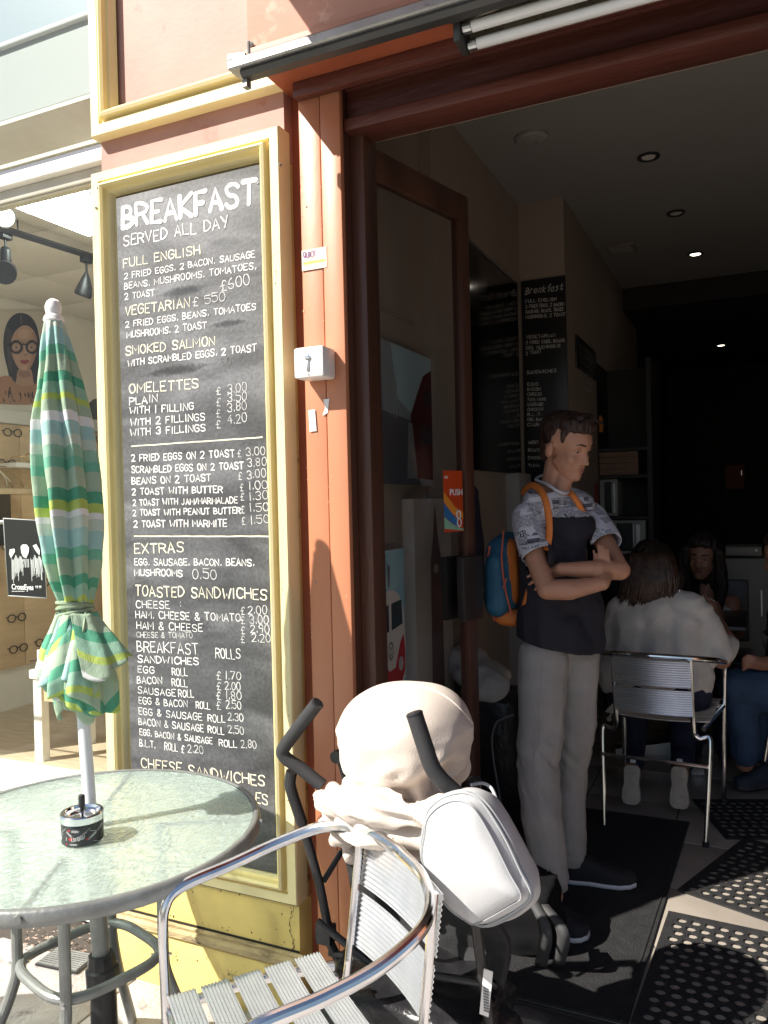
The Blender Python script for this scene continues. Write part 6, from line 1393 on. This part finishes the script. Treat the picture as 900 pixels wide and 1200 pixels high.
# hair: short sides, longer swept top
hp = xform([('e', (-.034, 0, .058), (.082, .0785, .078)), ('e', (-.028, 0, .045), (.062, .0785, .062)), ('e', (-.006, 0, .088), (.090, .068, .052)), ('c', (.045, -.036, .110), .020, (.074, .018, .104), .018), ('c', (.05, -.02, .122), .022, (.05, .03, .122), .022), ('e', (-.066, 0, .015), (.044, .062, .062)), ('e', (-.058, 0, -.015), (.036, .062, .055)),
    ('c', (.028, -.066, .070), .014, (.032, -.068, .040), .009), ('c', (.028, .066, .070), .014, (.032, .068, .040), .009)], HM, .97)
inv = HM.inverted()
def hair_disp(c):
    q = inv @ c; return .0045*noise.noise(V((q.x*26, q.y*85, q.z*26)))+(.004 if q.z > .08 else 0)
blob('hair', hp, .006, M['hair_brown'], boy, 3, hair_disp)
b = B(); rr_ = random.Random(5)
for _ in range(150):
    a = rr_.uniform(-1, 1); t0_ = rr_.uniform(-.03, .07)
    p0_ = V((t0_, a*.05, .135-abs(a)*.02-max(0, -t0_)*.1)); p1_ = p0_+V((.022, rr_.uniform(-.006, .016), .006)); p2_ = p1_+V((.014, rr_.uniform(-.004, .014), -.010))
    b.tube([HM @ p0_, HM @ p1_, HM @ p2_], [.0028, .0024, .0006], 4)
o = b.put('fringe', M['hair_brown'], boy, auto=None); o['kind'] = 'stuff'
# T-shirt
def newsprint(name):
    m = bpy.data.materials.new(name); m.use_nodes = True; t = m.node_tree; N, L = t.nodes, t.links; p = N['Principled BSDF']; p.inputs['Roughness'].default_value = .9
    tc = N.new('ShaderNodeTexCoord'); mp = N.new('ShaderNodeMapping'); mp.inputs['Rotation'].default_value = (0, .12, .5); L.new(tc.outputs['Object'], mp.inputs[0])
    sp = N.new('ShaderNodeSeparateXYZ'); L.new(mp.outputs[0], sp.inputs[0])
    def mth(op, a, b_=None, v=None):
        n = N.new('ShaderNodeMath'); n.operation = op; L.new(a, n.inputs[0])
        if b_ is not None: L.new(b_, n.inputs[1])
        if v is not None: n.inputs[1].default_value = v
        return n.outputs[0]
    ln = mth('LESS_THAN', mth('FRACT', mth('MULTIPLY', sp.outputs['Z'], v=230)), v=.55)
    cell = N.new('ShaderNodeCombineXYZ'); L.new(mth('MULTIPLY', sp.outputs['X'], v=260), cell.inputs[0]); L.new(mth('FLOOR', mth('MULTIPLY', sp.outputs['Z'], v=230)), cell.inputs[2])
    wn = N.new('ShaderNodeTexNoise'); wn.inputs['Scale'].default_value = 1; L.new(cell.outputs[0], wn.inputs['Vector']); wd = mth('GREATER_THAN', wn.outputs[0], v=.42)
    vo = N.new('ShaderNodeTexVoronoi'); vo.distance = 'CHEBYCHEV'; vo.feature = 'DISTANCE_TO_EDGE' if False else 'F1'; vo.inputs['Scale'].default_value = 24; vo.inputs['Randomness'].default_value = .7; L.new(mp.outputs[0], vo.inputs['Vector'])
    col = mth('LESS_THAN', vo.outputs['Distance'], v=.47); sc_ = N.new('ShaderNodeSeparateXYZ'); L.new(vo.outputs['Color'], sc_.inputs[0]); on = mth('GREATER_THAN', sc_.outputs[0], v=.22)
    big = mth('MULTIPLY', mth('GREATER_THAN', sc_.outputs[1], v=.86), mth('LESS_THAN', mth('FRACT', mth('MULTIPLY', sp.outputs['Z'], v=42)), v=.6))
    ink = mth('MAXIMUM', mth('MULTIPLY', mth('MULTIPLY', mth('MULTIPLY', ln, wd), col), on), mth('MULTIPLY', big, col))
    mx = N.new('ShaderNodeMix'); mx.data_type = 'RGBA'; L.new(mth('MULTIPLY', ink, v=.85), mx.inputs[0]); mx.inputs[6].default_value = (.60, .60, .66, 1); mx.inputs[7].default_value = (.04, .04, .06, 1); L.new(mx.outputs[2], p.inputs['Base Color'])
    return m
np_ = newsprint('newsprint_jersey')
zc1 = Q(655, 606, 2.6).z
pr1 = [('c', Q(634, 592, 2.60), .070, Q(676, 594, 2.76), .066), ('c', nS+V((.0, .01, .0)), .062, Q(629, 649, 2.50), .060), ('c', fS, .060, Q(709, 634, 2.70), .056), ('e', Q(655, 620, 2.67), (.135, .125, .10)),
    ('c', Q(655, 640, 2.665), .118, Q(657, 700, 2.66), .108), ('c', Q(642, 640, 2.61), .10, Q(640, 720, 2.62), .09), ('c', Q(670, 640, 2.72), .10, Q(676, 720, 2.70), .09),
    ('c', Q(640, 715, 2.62), .100, Q(642, 750, 2.62), .108), ('c', Q(678, 715, 2.70), .095, Q(676, 750, 2.70), .104), ('c', Q(655, 740, 2.64), .11, Q(662, 760, 2.64), .11), ('c', Q(632, 649, 2.49), .054, Q(626, 640, 2.51), .056)]
cut_n = (Q(648, 690, 2.45)-Q(618, 608, 2.55)).normalized(); cutp_n = Q(626, 653, 2.5)
cut_f = (fE-fS).normalized(); cutp_f = Q(704, 641, 2.68)
hem = lambda c: Q(655, 757, 2.66).z+(-.0 if c.x > -.60 else .0)+.45*max(0, -(c.x+.66))
def fm(c, n):
    on_n = (c-nS).dot(cut_n) > .07 and (c-(nS+cut_n*(c-nS).dot(cut_n))).length < .085 and c.y < 2.76 and c.x < Q(644, 620, 2.5).x
    on_f = (c-fS).dot(cut_f) > .05 and (c-(fS+cut_f*(c-fS).dot(cut_f))).length < .07
    side = c.x < Q(642, 620, 2.56).x and c.y < Q(645, 620, 2.66).y and (c-cutp_n).dot(cut_n) < -.01 and c.z > Q(620, 652, 2.6).z
    return 0 if (on_n or on_f or side or c.z > zc1) else 1
sh_o = blob('t_shirt', pr1, .0065, [np_, M['navy']], boy, 3, wr(.010, 11, (1, 1, .6), 3), fm)
def cut_mesh(o, tests, thick=.003):
    bm = bmesh.new(); bm.from_mesh(o.data)
    for co, no, cond in tests:
        gm_ = [f for f in bm.faces if cond is None or cond(f.calc_center_median())]
        es = set(e for f in gm_ for e in f.edges); vs = set(v for f in gm_ for v in f.verts)
        bmesh.ops.bisect_plane(bm, geom=list(gm_)+list(es)+list(vs), plane_co=co, plane_no=no, clear_outer=True, dist=1e-5)
    bm.to_mesh(o.data); bm.free(); m_ = o.modifiers.new('s', 'SOLIDIFY'); m_.thickness = thick; m_.offset = 0
cut_mesh(sh_o, [(cutp_n, cut_n, lambda c: (c-nS).dot(cut_n) > .05 and (c-(nS+cut_n*(c-nS).dot(cut_n))).length < .085 and c.y < 2.76 and c.x < Q(652, 640, 2.6).x), (cutp_f, cut_f, lambda c: (c-fS).dot(cut_f) > .04 and (c-(fS+cut_f*(c-fS).dot(cut_f))).length < .078 and c.z > Q(700, 672, 2.7).z),
    (Q(668, 757, 2.66), (-.22, 0, -1), None), (Q(645, 570, 2.66), (.05, -.25, 1), None)])
b = B(); cpl = [Q(628, 562, 2.70), Q(640, 567, 2.61), Q(653, 575, 2.585), Q(664, 578, 2.62), Q(668, 570, 2.70), Q(655, 560, 2.76), Q(638, 557, 2.76)]; cpl = closed_spline(cpl, 5); b.tube(cpl, .0055, 8, closed=True); b.put('collar', mat('collar_jersey', (.60, .60, .66), .9), boy)
# bold print on the sleeve, laid on the cloth
sbv = surf(sh_o); ink = mat('print_ink', (.03, .03, .045), .9)
def sleeve(s, x0, y0, x1, y1, h, w_):
    bb = bmesh.new(); last = [Q(620, 620, 2.5)]
    def F(u, v, d):
        p_ = lay(sbv, u, -v, .0018+d); last[0] = p_ or last[0]; return last[0]
    letter_line(bb, s, F, x0, -y0, x1, -y1, h, w_, jit=.02); o_ = bm_obj('sleeve_lettering', bb, ink, boy); o_['kind'] = 'stuff'
sleeve('LVER', 602.5, 631, 617, 627, 6, 1.1)
sleeve('AMAT INCREDIBLE VERSUS', 601.5, 641, 640, 634, 2.6, .5)
sleeve('ON FROM ALERTMAN', 602.5, 646, 643, 639.5, 2.8, .55)
sleeve('NEWS', 650, 590, 663, 592, 4, .7)
sleeve('V', 606, 600, 611, 598, 6, .8)
# trousers
pt_ = [('c', Q(640, 745, 2.63), .095*.93, Q(676, 745, 2.71), .090*.93), ('c', Q(637, 770, 2.60), .096*.93, Q(634, 845, 2.56), .084*.93), ('c', Q(634, 845, 2.56), .084*.93, Q(630, 900, 2.53), .074*.93), ('c', Q(630, 900, 2.53), .074*.93, Q(636, 965, 2.51), .070*.93), ('c', Q(636, 965, 2.51), .070*.93, Q(647, 1030, 2.49), .056*.93),
    ('c', Q(675, 770, 2.72), .090*.93, Q(674, 845, 2.74), .078*.93), ('c', Q(674, 845, 2.74), .078*.93, Q(668, 900, 2.76), .064*.93), ('c', Q(668, 900, 2.76), .064*.93, Q(668, 960, 2.78), .058*.93), ('c', Q(668, 960, 2.78), .058*.93, Q(668, 1004, 2.80), .060*.93)]
def folds(c):
    d = .007*noise.noise(V((c.x*10, c.y*10, c.z*14)))+.006*(1-abs(noise.noise(V((c.x*6+3, c.y*6, c.z*26+c.x*30)))*2.2))*math.exp(-((c.z-.62)/.13)**2)+.005*(1-abs(noise.noise(V((c.x*6, c.y*6+9, c.z*30)))*2))*math.exp(-((c.z-.24)/.10)**2)
    return d
tr_o = blob('trousers', pt_, .0068, M['jeans_grey'], boy, 3, folds)
cut_mesh(tr_o, [(Q(647, 1036, 2.49), (0, 0, -1), lambda c: c.x < Q(657, 1000, 2.6).x and c.y < 2.66), (Q(668, 1010, 2.8), (0, 0, -1), lambda c: c.y >= 2.66), (V((0, 0, Q(655, 738, 2.66).z)), (0, 0, 1), None)])
b = B(); b.tube(spline([Q(636, 762, 2.498), Q(634, 810, 2.478), Q(630, 850, 2.472), Q(625, 900, 2.455), Q(631, 960, 2.438), Q(643, 1028, 2.432)], 6), .0016, 5); b.put('side_seam', M['jeans_grey'], boy)
def shoe(heel, toe, sole_h, par, hgt=.085, wd=.046, up=M['shoe_black'], so=M['shoe_white'], pitch=0, sw=1):
    heel, toe = V(heel), V(toe); d = toe-heel; L_ = d.length; d.normalize(); s = d.cross(V((0, 0, 1))).normalized(); u = s.cross(d)
    prof = [(0, .62, .9), (.06, .85, 1), (.2, .92, 1), (.4, .84, .86), (.6, .98, .66), (.78, 1.0, .52), (.92, .8, .42), (1, .35, .26)]
    rs, ru = [], []
    for t_, w_, h_ in prof:
        c = heel+d*(L_*t_); lift = .012*max(0, t_-.75)*4*sw; ww = wd*w_
        rs.append([c+s*(ww*1.06*math.cos(a))*1.0+u*((sole_h/2)*(1+math.copysign(abs(math.sin(a))**.4, math.sin(a)))+lift*.4) for a in [2*math.pi*k/16 for k in range(16)]])
        hh = hgt*h_
        ru.append([c+s*(ww*.97*math.copysign(abs(math.cos(a))**.8, math.cos(a)))+u*(sole_h*.8+lift*.4+hh*max(0, math.sin(a))**.75) for a in [math.pi*k/14 for k in range(15)]])
    for nm, rows, m_, wr_ in (('shoe_sole', rs, so, True), ('shoe_upper', ru, up, False)):
        b = B(); b.grid(rows, wrap=wr_)
        if wr_: b.poly(rows[0]); b.poly(list(reversed(rows[-1])))
        else: b.poly(rows[0]); b.poly(rows[-1])
        b.put(nm, m_, par, auto=55)
shoe(onz(656, 1030, ZF+.009), onz(746, 1040, ZF+.009), .022, boy)
shoe(onz(634, 1088, ZF+.009), onz(690, 1102, ZF+.009), .022, boy)
# small white mark on the near ankle of the boy's shoe
p = Q(649, 1046, 2.425); b = bmesh.new(); FA = lambda u_, v_, d_: (p.x+u_, p.y-d_, p.z+v_); ribbon(b, [(-.014, -.006), (-.004, .008), (.002, -.004), (.012, .006), (.014, -.006)], .0025, FA, 0); ribbon(b, [(-.014, -.009), (.015, -.009)], .0012, FA, .0003); bm_obj('shoe_mark', b, whm, boy)
# ---------------------------------------------------------------- rucksack on the boy's back
bk = thing('backpack', 'small teal and orange backpack worn on the boy back', 'backpack', (0, 0, 0))
blob('pack_body', [('c', Q(589, 645, 2.66), .060, Q(588, 700, 2.64), .070), ('c', Q(583, 660, 2.62), .045, Q(583, 708, 2.60), .050), ('c', Q(596, 640, 2.72), .06, Q(596, 705, 2.70), .066)], .007, [M['pack_blue'], M['pack_orange']], bk, 3, wr(.006, 12), lambda c, n: 1 if (c-Q(596, 670, 2.6)).dot(V((.92, -.15, .12))) > 0 else 0)
b = B(); b.tube(spline([Q(574, 640, 2.61), Q(570, 668, 2.60), Q(572, 700, 2.60), Q(580, 728, 2.60)], 6), .0045, 6); b.put('piping', mat('coral_piping', (.55, .12, .07), .6), bk)
b = B(); b.tube(spline([Q(590, 622, 2.60), Q(588, 655, 2.575), Q(592, 690, 2.57), Q(600, 722, 2.58)], 6), .0035, 6); b.put('zip_line', mat('coral_piping', (.55, .12, .07), .6), bk)
B().tube([Q(593, 678, 2.565), Q(590, 690, 2.56)], .0035, 6).put('zip_pull', mat('coral_piping', (.55, .12, .07), .6), bk)
blob('pack_base', [('c', Q(590, 722, 2.63), .035, Q(604, 724, 2.64), .035)], .007, M['pack_orange'], bk, 3)
def strap(pts, w0, side, name='shoulder_strap', n=7):
    P_ = spline(pts, n); rows = []
    for i, p_ in enumerate(P_):
        t_ = (P_[min(i+1, len(P_)-1)]-P_[max(i-1, 0)]).normalized(); s_ = t_.cross(V(side)).normalized(); rows.append([p_-s_*w0, p_-s_*w0*.3+V(side)*.002, p_+s_*w0*.3+V(side)*.002, p_+s_*w0])
    b = B(); b.grid(rows); o = b.put(name, M['pack_orange'], bk, auto=None); o.modifiers.new('s', 'SOLIDIFY').thickness = .003
strap([Q(612, 578, 2.66), Q(622, 569, 2.60), Q(632, 573, 2.535), Q(639, 585, 2.50), Q(643, 603, 2.487), Q(644, 625, 2.485), Q(641, 645, 2.49)], .0115, (-.2, -1, .2))
strap([Q(624, 665, 2.56), Q(620, 690, 2.545), Q(613, 715, 2.56), Q(608, 728, 2.59)], .010, (-.2, -1, 0))
strap([Q(664, 575, 2.66), Q(671, 580, 2.62), Q(680, 594, 2.625), Q(685, 606, 2.65)], .010, (.2, -1, .2))
Q = Q0
# ---------------------------------------------------------------- woman in white, seen from behind
w1 = thing('person', 'seated woman in a pale long sleeved top, seen from behind with brown bob', 'person', (0, 0, 0))
WY = 3.62
WH = headM(V(Q(765, 668, WY+.06)), math.radians(70), math.radians(12))
pb = xform(head_prims(), WH)+[('c', WH @ V((-.02, 0, -.05)), .052, Q(770, 705, WY), .060), ('c', Q(775, 730, WY+.02), .08, Q(772, 800, WY+.07), .09), ('c', Q(725, 722, WY+.02), .055, Q(712, 790, WY+.08), .042), ('c', Q(712, 790, WY+.08), .04, Q(735, 795, WY+.36), .03),
    ('c', Q(812, 718, WY), .055, Q(845, 772, WY+.04), .046), ('c', Q(848, 768, WY+.04), .040, Q(852, 748, WY+.16), .036), ('c', Q(852, 748, WY+.14), .032, Q(838, 720, WY+.34), .022),
    ('c', Q(838, 720, WY+.34), .022, Q(833, 708, WY+.38), .022)]
for k in range(4): pb.append(('c', Q(833+k*1.5, 708, WY+.37+k*.012), .0095, Q(824+k*1.6, 695+k*3, WY+.38+k*.014), .0075))
pb.append(('c', Q(836, 712, WY+.36), .010, Q(829, 708, WY+.34), .008))
pb += [('c', Q(745, 815, WY+.05), .10, Q(740, 812, WY+.42), .075), ('c', Q(800, 815, WY+.05), .10, Q(800, 812, WY+.42), .075), ('c', Q(740, 812, WY+.42), .045, Q(742, 880, WY+.30), .035), ('c', Q(800, 812, WY+.42), .045, Q(800, 880, WY+.30), .035), ('c', Q(742, 880, WY+.30), .035, Q(741, 905, WY+.16), .032), ('c', Q(800, 880, WY+.30), .035, Q(798, 905, WY+.16), .036)]
blob('body', pb, .0085, M['skin2'], w1, 3)
face_parts(WH, w1, M['brow'], M['lip'])
hw_ = [('e', Q(764, 662, WY+.05), (.100, .105, .115)), ('c', Q(762, 670, WY+.02), .098, Q(762, 695, WY+.0), .088), ('c', Q(748, 680, WY+.0), .06, Q(746, 705, WY-.02), .040), ('c', Q(785, 680, WY+.0), .06, Q(786, 700, WY), .038)]
def hdsp(c): return .010*noise.noise(V((c.x*55, c.y*55, c.z*5)))
blob('hair', hw_, .0075, M['hair_dark'], w1, 3, hdsp)
b = B(); R6 = random.Random(11)
for _ in range(230):
    a = R6.uniform(-1, 1); x0 = 762+a*34; y1_ = R6.uniform(700, 716)-abs(a)*8; dp = -.085*math.sqrt(max(0, 1-a*a))
    b.tube(spline([Q(762+a*26, 648, WY+dp*.9+.02), Q(x0, 675, WY-.0+dp*1.12), Q(x0-2+R6.uniform(-3, 3), 693, WY-.005+dp*1.1), Q(x0-3+R6.uniform(-6, 6), y1_, WY-.01+dp*.9)], 3), [.004]*9+[.001], 4)
o = b.put('hair_strands', mat('brown_hair_ends', (.06, .032, .020), .4, var=.5, scale=40), w1, auto=None); o['kind'] = 'stuff'
tp = [('c', Q(741, 712, WY+.0), .075, Q(806, 712, WY-.01), .075), ('c', Q(748, 730, WY), .115, Q(745, 785, WY+.04), .12), ('c', Q(798, 730, WY), .112, Q(797, 785, WY+.04), .115), ('c', Q(772, 720, WY), .12, Q(770, 800, WY+.04), .14), ('c', Q(728, 716, WY+.01), .066, Q(712, 775, WY+.07), .060),
    ('c', Q(816, 716, WY), .066, Q(842, 765, WY+.04), .060), ('c', Q(842, 766, WY+.04), .060, Q(852, 757, WY+.13), .050), ('c', Q(712, 775, WY+.07), .058, Q(727, 792, WY+.25), .05), ('c', Q(735, 790, WY+.03), .13, Q(800, 790, WY+.03), .13)]
def tdsp(c): return .008*noise.noise(V((c.x*7, c.y*7, c.z*5)))+.007*(1-abs(noise.noise(V((c.x*14-c.z*8, c.y*5, c.z*9+c.x*6)))*2.4))
o = blob('long_sleeved_top', tp, .009, M['white_cloth'], w1, 3, tdsp)
B().tube([Q(722, 795, WY-.09), Q(722, 815, WY-.09)], .001, 4).bm.free()
blob('jeans', [('c', Q(742, 812, WY+.02), .125, Q(742, 812, WY+.42), .085), ('c', Q(800, 812, WY+.02), .125, Q(802, 812, WY+.42), .085), ('c', Q(742, 812, WY+.42), .078, Q(743, 880, WY+.32), .058), ('c', Q(802, 812, WY+.42), .078, Q(800, 880, WY+.32), .058), ('c', Q(743, 880, WY+.32), .058, Q(742, 893, WY+.22), .05), ('c', Q(800, 880, WY+.32), .058, Q(799, 893, WY+.22), .05)], .01, M['jeans_dark'], w1, 3, wr(.01, 10))
# her tucked-back sneakers: toes on the floor, pale soles towards the street
for hx, hy, tx, ty in ((741, 897, 739, 943), (796, 899, 796, 948)):
    toe = onz(tx, ty, ZF+.03); heel = ony(hx, hy, toe.y+.06)
    d = (toe-heel); L_ = d.length; dn = d.normalized(); sN = V((0, -1, .1)); sN = (sN-dn*sN.dot(dn)).normalized(); sw_ = dn.cross(sN)
    rows, rows2 = [], []
    for t_, w_ in ((0, .6), (.08, .85), (.25, .88), (.45, .78), (.65, .98), (.85, 1.02), (.96, .8), (1, .45)):
        c = heel+dn*L_*t_; ww = .041*w_
        rows.append([c+sw_*ww*math.cos(a)+sN*(.012*math.copysign(abs(math.sin(a))**.4, math.sin(a))) for a in [2*math.pi*k/14 for k in range(14)]])
        rows2.append([c-sN*.010+sw_*ww*.95*math.cos(a)-sN*(.07*(1-.5*t_)*max(0, math.sin(a))**.8) for a in [math.pi*k/12 for k in range(13)]])
    b = B(); b.grid(rows, wrap=True); b.poly(rows[0]); b.poly(list(reversed(rows[-1]))); b.put('shoe_sole', mat('dusty_sole', (.50, .44, .36), .8, var=.15, scale=40, bump=.4, bscale=200), w1, auto=50)
    b = B(); b.grid(rows2); b.poly(rows2[0]); b.poly(rows2[-1]); b.put('shoe_upper', M['shoe_black'], w1, auto=50)
    b = B(); b.box(heel+V((-.012, .018, .005)), heel+V((.012, .024, .03)), bev=.003); b.put('heel_tab', M['shoe_white'], w1)
p = Q(796, 692, WY-.03); b = B(); bmesh.ops.create_icosphere(b.bm, subdivisions=2, radius=.008, matrix=Matrix.Translation(p)); b.put('earring', M['chrome'], w1, auto=None, smooth=True)
# ---------------------------------------------------------------- woman facing us
w2 = thing('person', 'woman with long dark hair facing the doorway in a white floral sleeveless top', 'person', (0, 0, 0))
W2 = 4.75
FHM = headM(V(Q(824, 655, W2)), math.radians(-102), math.radians(6), math.radians(-4), 1.02)
pw = xform(head_prims(), FHM, 1.02)+[('c', FHM @ V((-.02, 0, -.05)), .050, Q(828, 700, W2+.03), .058), ('c', Q(828, 715, W2+.04), .09, Q(830, 800, W2+.05), .12), ('c', Q(800, 712, W2+.02), .052, Q(798, 760, W2-.05), .042),
    ('c', Q(857, 708, W2+.02), .052, Q(863, 740, W2+.0), .043), ('c', Q(863, 740, W2), .042, Q(853, 752, W2-.22), .032), ('c', Q(853, 752, W2-.22), .030, Q(842, 716, W2-.30), .022), ('c', Q(842, 716, W2-.30), .022, Q(838, 708, W2-.31), .022)]
for k in range(4): pw.append(('c', Q(838, 708+k*2, W2-.31), .0095, Q(829, 705+k*3.5, W2-.33), .008))
blob('body', pw, .009, M['skin2'], w2, 3, eye_sockets(FHM))
face_parts(FHM, w2, M['brow'], mat('dark_lip', (.26, .07, .07), .4), 1.02)
hh_ = xform([('e', (-.03, 0, .045), (.098, .094, .098)), ('e', (.02, 0, .095), (.07, .075, .045)), ('c', (.03, -.088, .05), .028, (.01, -.100, -.14), .035), ('c', (.03, .088, .05), .028, (.01, .100, -.14), .035), ('c', (-.03, 0, -.05), .09, (-.05, 0, -.22), .08),
    ('c', (.01, -.100, -.14), .038, (.03, -.095, -.28), .022), ('c', (.01, .100, -.14), .036, (.03, .095, -.26), .02)], FHM, 1.02)
blob('hair', hh_, .009, M['hair_dark'], w2, 3, lambda c: .010*noise.noise(V((c.x*60, c.y*60, c.z*6))))
flo = mat('floral_cloth', (.55, .52, .50), .9, dirt=(.16, .04, .05), dscale=26, dth=.60)
blob('sleeveless_top', [('c', Q(806, 716, W2+.04), .055, Q(853, 713, W2+.04), .06), ('c', Q(828, 735, W2+.03), .105, Q(830, 800, W2+.04), .14), ('c', Q(855, 714, W2+.03), .062, Q(858, 722, W2+.02), .056), ('c', Q(812, 735, W2+.03), .09, Q(845, 735, W2+.03), .09)], .01, flo, w2, 3, wr(.012, 10))
blob('skirt', [('c', Q(815, 800, W2+.05), .14, Q(815, 802, W2-.35), .10), ('c', Q(848, 800, W2+.05), .14, Q(850, 802, W2-.35), .10), ('c', Q(812, 805, W2-.35), .09, Q(812, 880, W2-.30), .05), ('c', Q(850, 805, W2-.35), .09, Q(850, 880, W2-.30), .05)], .012, M['jeans_dark'], w2, 3)
cd_ = thing('folded_paper', 'white folded paper napkin held up by the dark haired woman', 'paper', (0, 0, 0))
b = B(); b.poly([Q(818, 706, W2-.345), Q(824, 697, W2-.345), Q(834, 703, W2-.35), Q(841, 717, W2-.355), Q(836, 720, W2-.35)], (0, .002, 0)); b.put('sheet', M['white_plastic'], cd_, auto=None)
b = B(); b.poly([Q(826, 698, W2-.36), Q(838, 704, W2-.37), Q(841, 716, W2-.357)], (0, .002, 0)); b.put('fold', M['white_plastic'], cd_, auto=None)
ch4 = thing('dark_stool', 'dark chair under the dark haired woman across the table', 'chair', (Q(830, 800, W2).x, W2+.12, ZF))
B().box((-.22, -.22, .42), (.22, .22, .46), bev=.01).put('seat', M['black_plastic'], ch4); B().box((-.21, .19, .50), (.21, .215, .86), bev=.01).put('backrest', M['black_plastic'], ch4)
for a in (-1, 1):
    for c in (-1, 1): B().tube([(a*.19, c*.19, .42), (a*.2, c*.2, 0)], .012, 8).put('leg', M['black_metal'], ch4)
# ---------------------------------------------------------------- man at the right edge
mn = thing('person', 'man in blue jeans and dark shoes cut off by the right photo edge', 'person', (0, 0, 0))
MY_ = 3.95
MHM = headM(V(Q(924, 655, MY_)), math.radians(168), math.radians(8))
hipm = Q(930, 800, MY_); kn = Q(862, 800, MY_-.02)
pm_ = xform(head_prims(), MHM)+[('c', MHM @ V((-.02, 0, -.05)), .055, Q(932, 705, MY_), .07), ('c', Q(935, 720, MY_), .12, Q(937, 790, MY_), .13), ('c', Q(925, 715, MY_-.14), .055, Q(925, 775, MY_-.16), .045), ('c', Q(925, 775, MY_-.16), .042, Q(893, 778, MY_-.12), .030), ('c', Q(893, 778, MY_-.12), .030, Q(884, 776, MY_-.10), .032)]
for k in range(4): pm_ += [('c', Q(885, 770+k*4, MY_-.12), .010, Q(875, 768+k*4.4, MY_-.125), .0095), ('c', Q(875, 768+k*4.4, MY_-.125), .0095, Q(870, 772+k*4.6, MY_-.12), .008)]
pm_ += [('c', hipm, .09, kn, .06), ('c', kn, .055, Q(873, 895, MY_-.0), .04)]
blob('body', pm_, .009, M['skin2'], mn, 3, eye_sockets(MHM))
face_parts(MHM, mn, M['brow'], mat('dark_lip2', (.26, .09, .08), .4))
blob('hair', xform([('e', (-.028, 0, .058), (.094, .082, .086)), ('e', (.005, 0, .090), (.088, .07, .048)), ('e', (-.06, 0, .0), (.05, .07, .07)), ('c', (.06, -.02, -.098), .022, (.06, .02, -.098), .022), ('c', (.0, -.06, -.06), .014, (.055, -.03, -.098), .016), ('c', (.0, .06, -.06), .014, (.055, .03, -.098), .016)], MHM), .009, M['hair_dark'], mn, 3, lambda c: .004*noise.noise(c*70))
blob('dark_shirt', [('c', Q(935, 722, MY_), .135, Q(937, 795, MY_), .145), ('c', Q(925, 716, MY_-.12), .066, Q(925, 765, MY_-.15), .055)], .012, M['navy'], mn, 3, wr(.012, 9))
blob('jeans', [('c', Q(935, 808, MY_), .13, Q(866, 806, MY_-.05), .092), ('c', Q(935, 808, MY_+.15), .12, Q(875, 800, MY_+.16), .09), ('c', Q(866, 806, MY_-.05), .088, Q(874, 885, MY_+.0), .062), ('c', Q(875, 800, MY_+.16), .08, Q(892, 880, MY_+.2), .06)], .011, M['jeans_blue'], mn, 3, wr(.012, 9))
h_, t_ = onz(905, 920, ZF+.009), onz(862, 926, ZF+.009)
shoe(h_, t_, .022, mn, so=mat('dark_sole', (.05, .05, .055), .6), up=mat('dark_blue_shoe', (.03, .04, .06), .7))
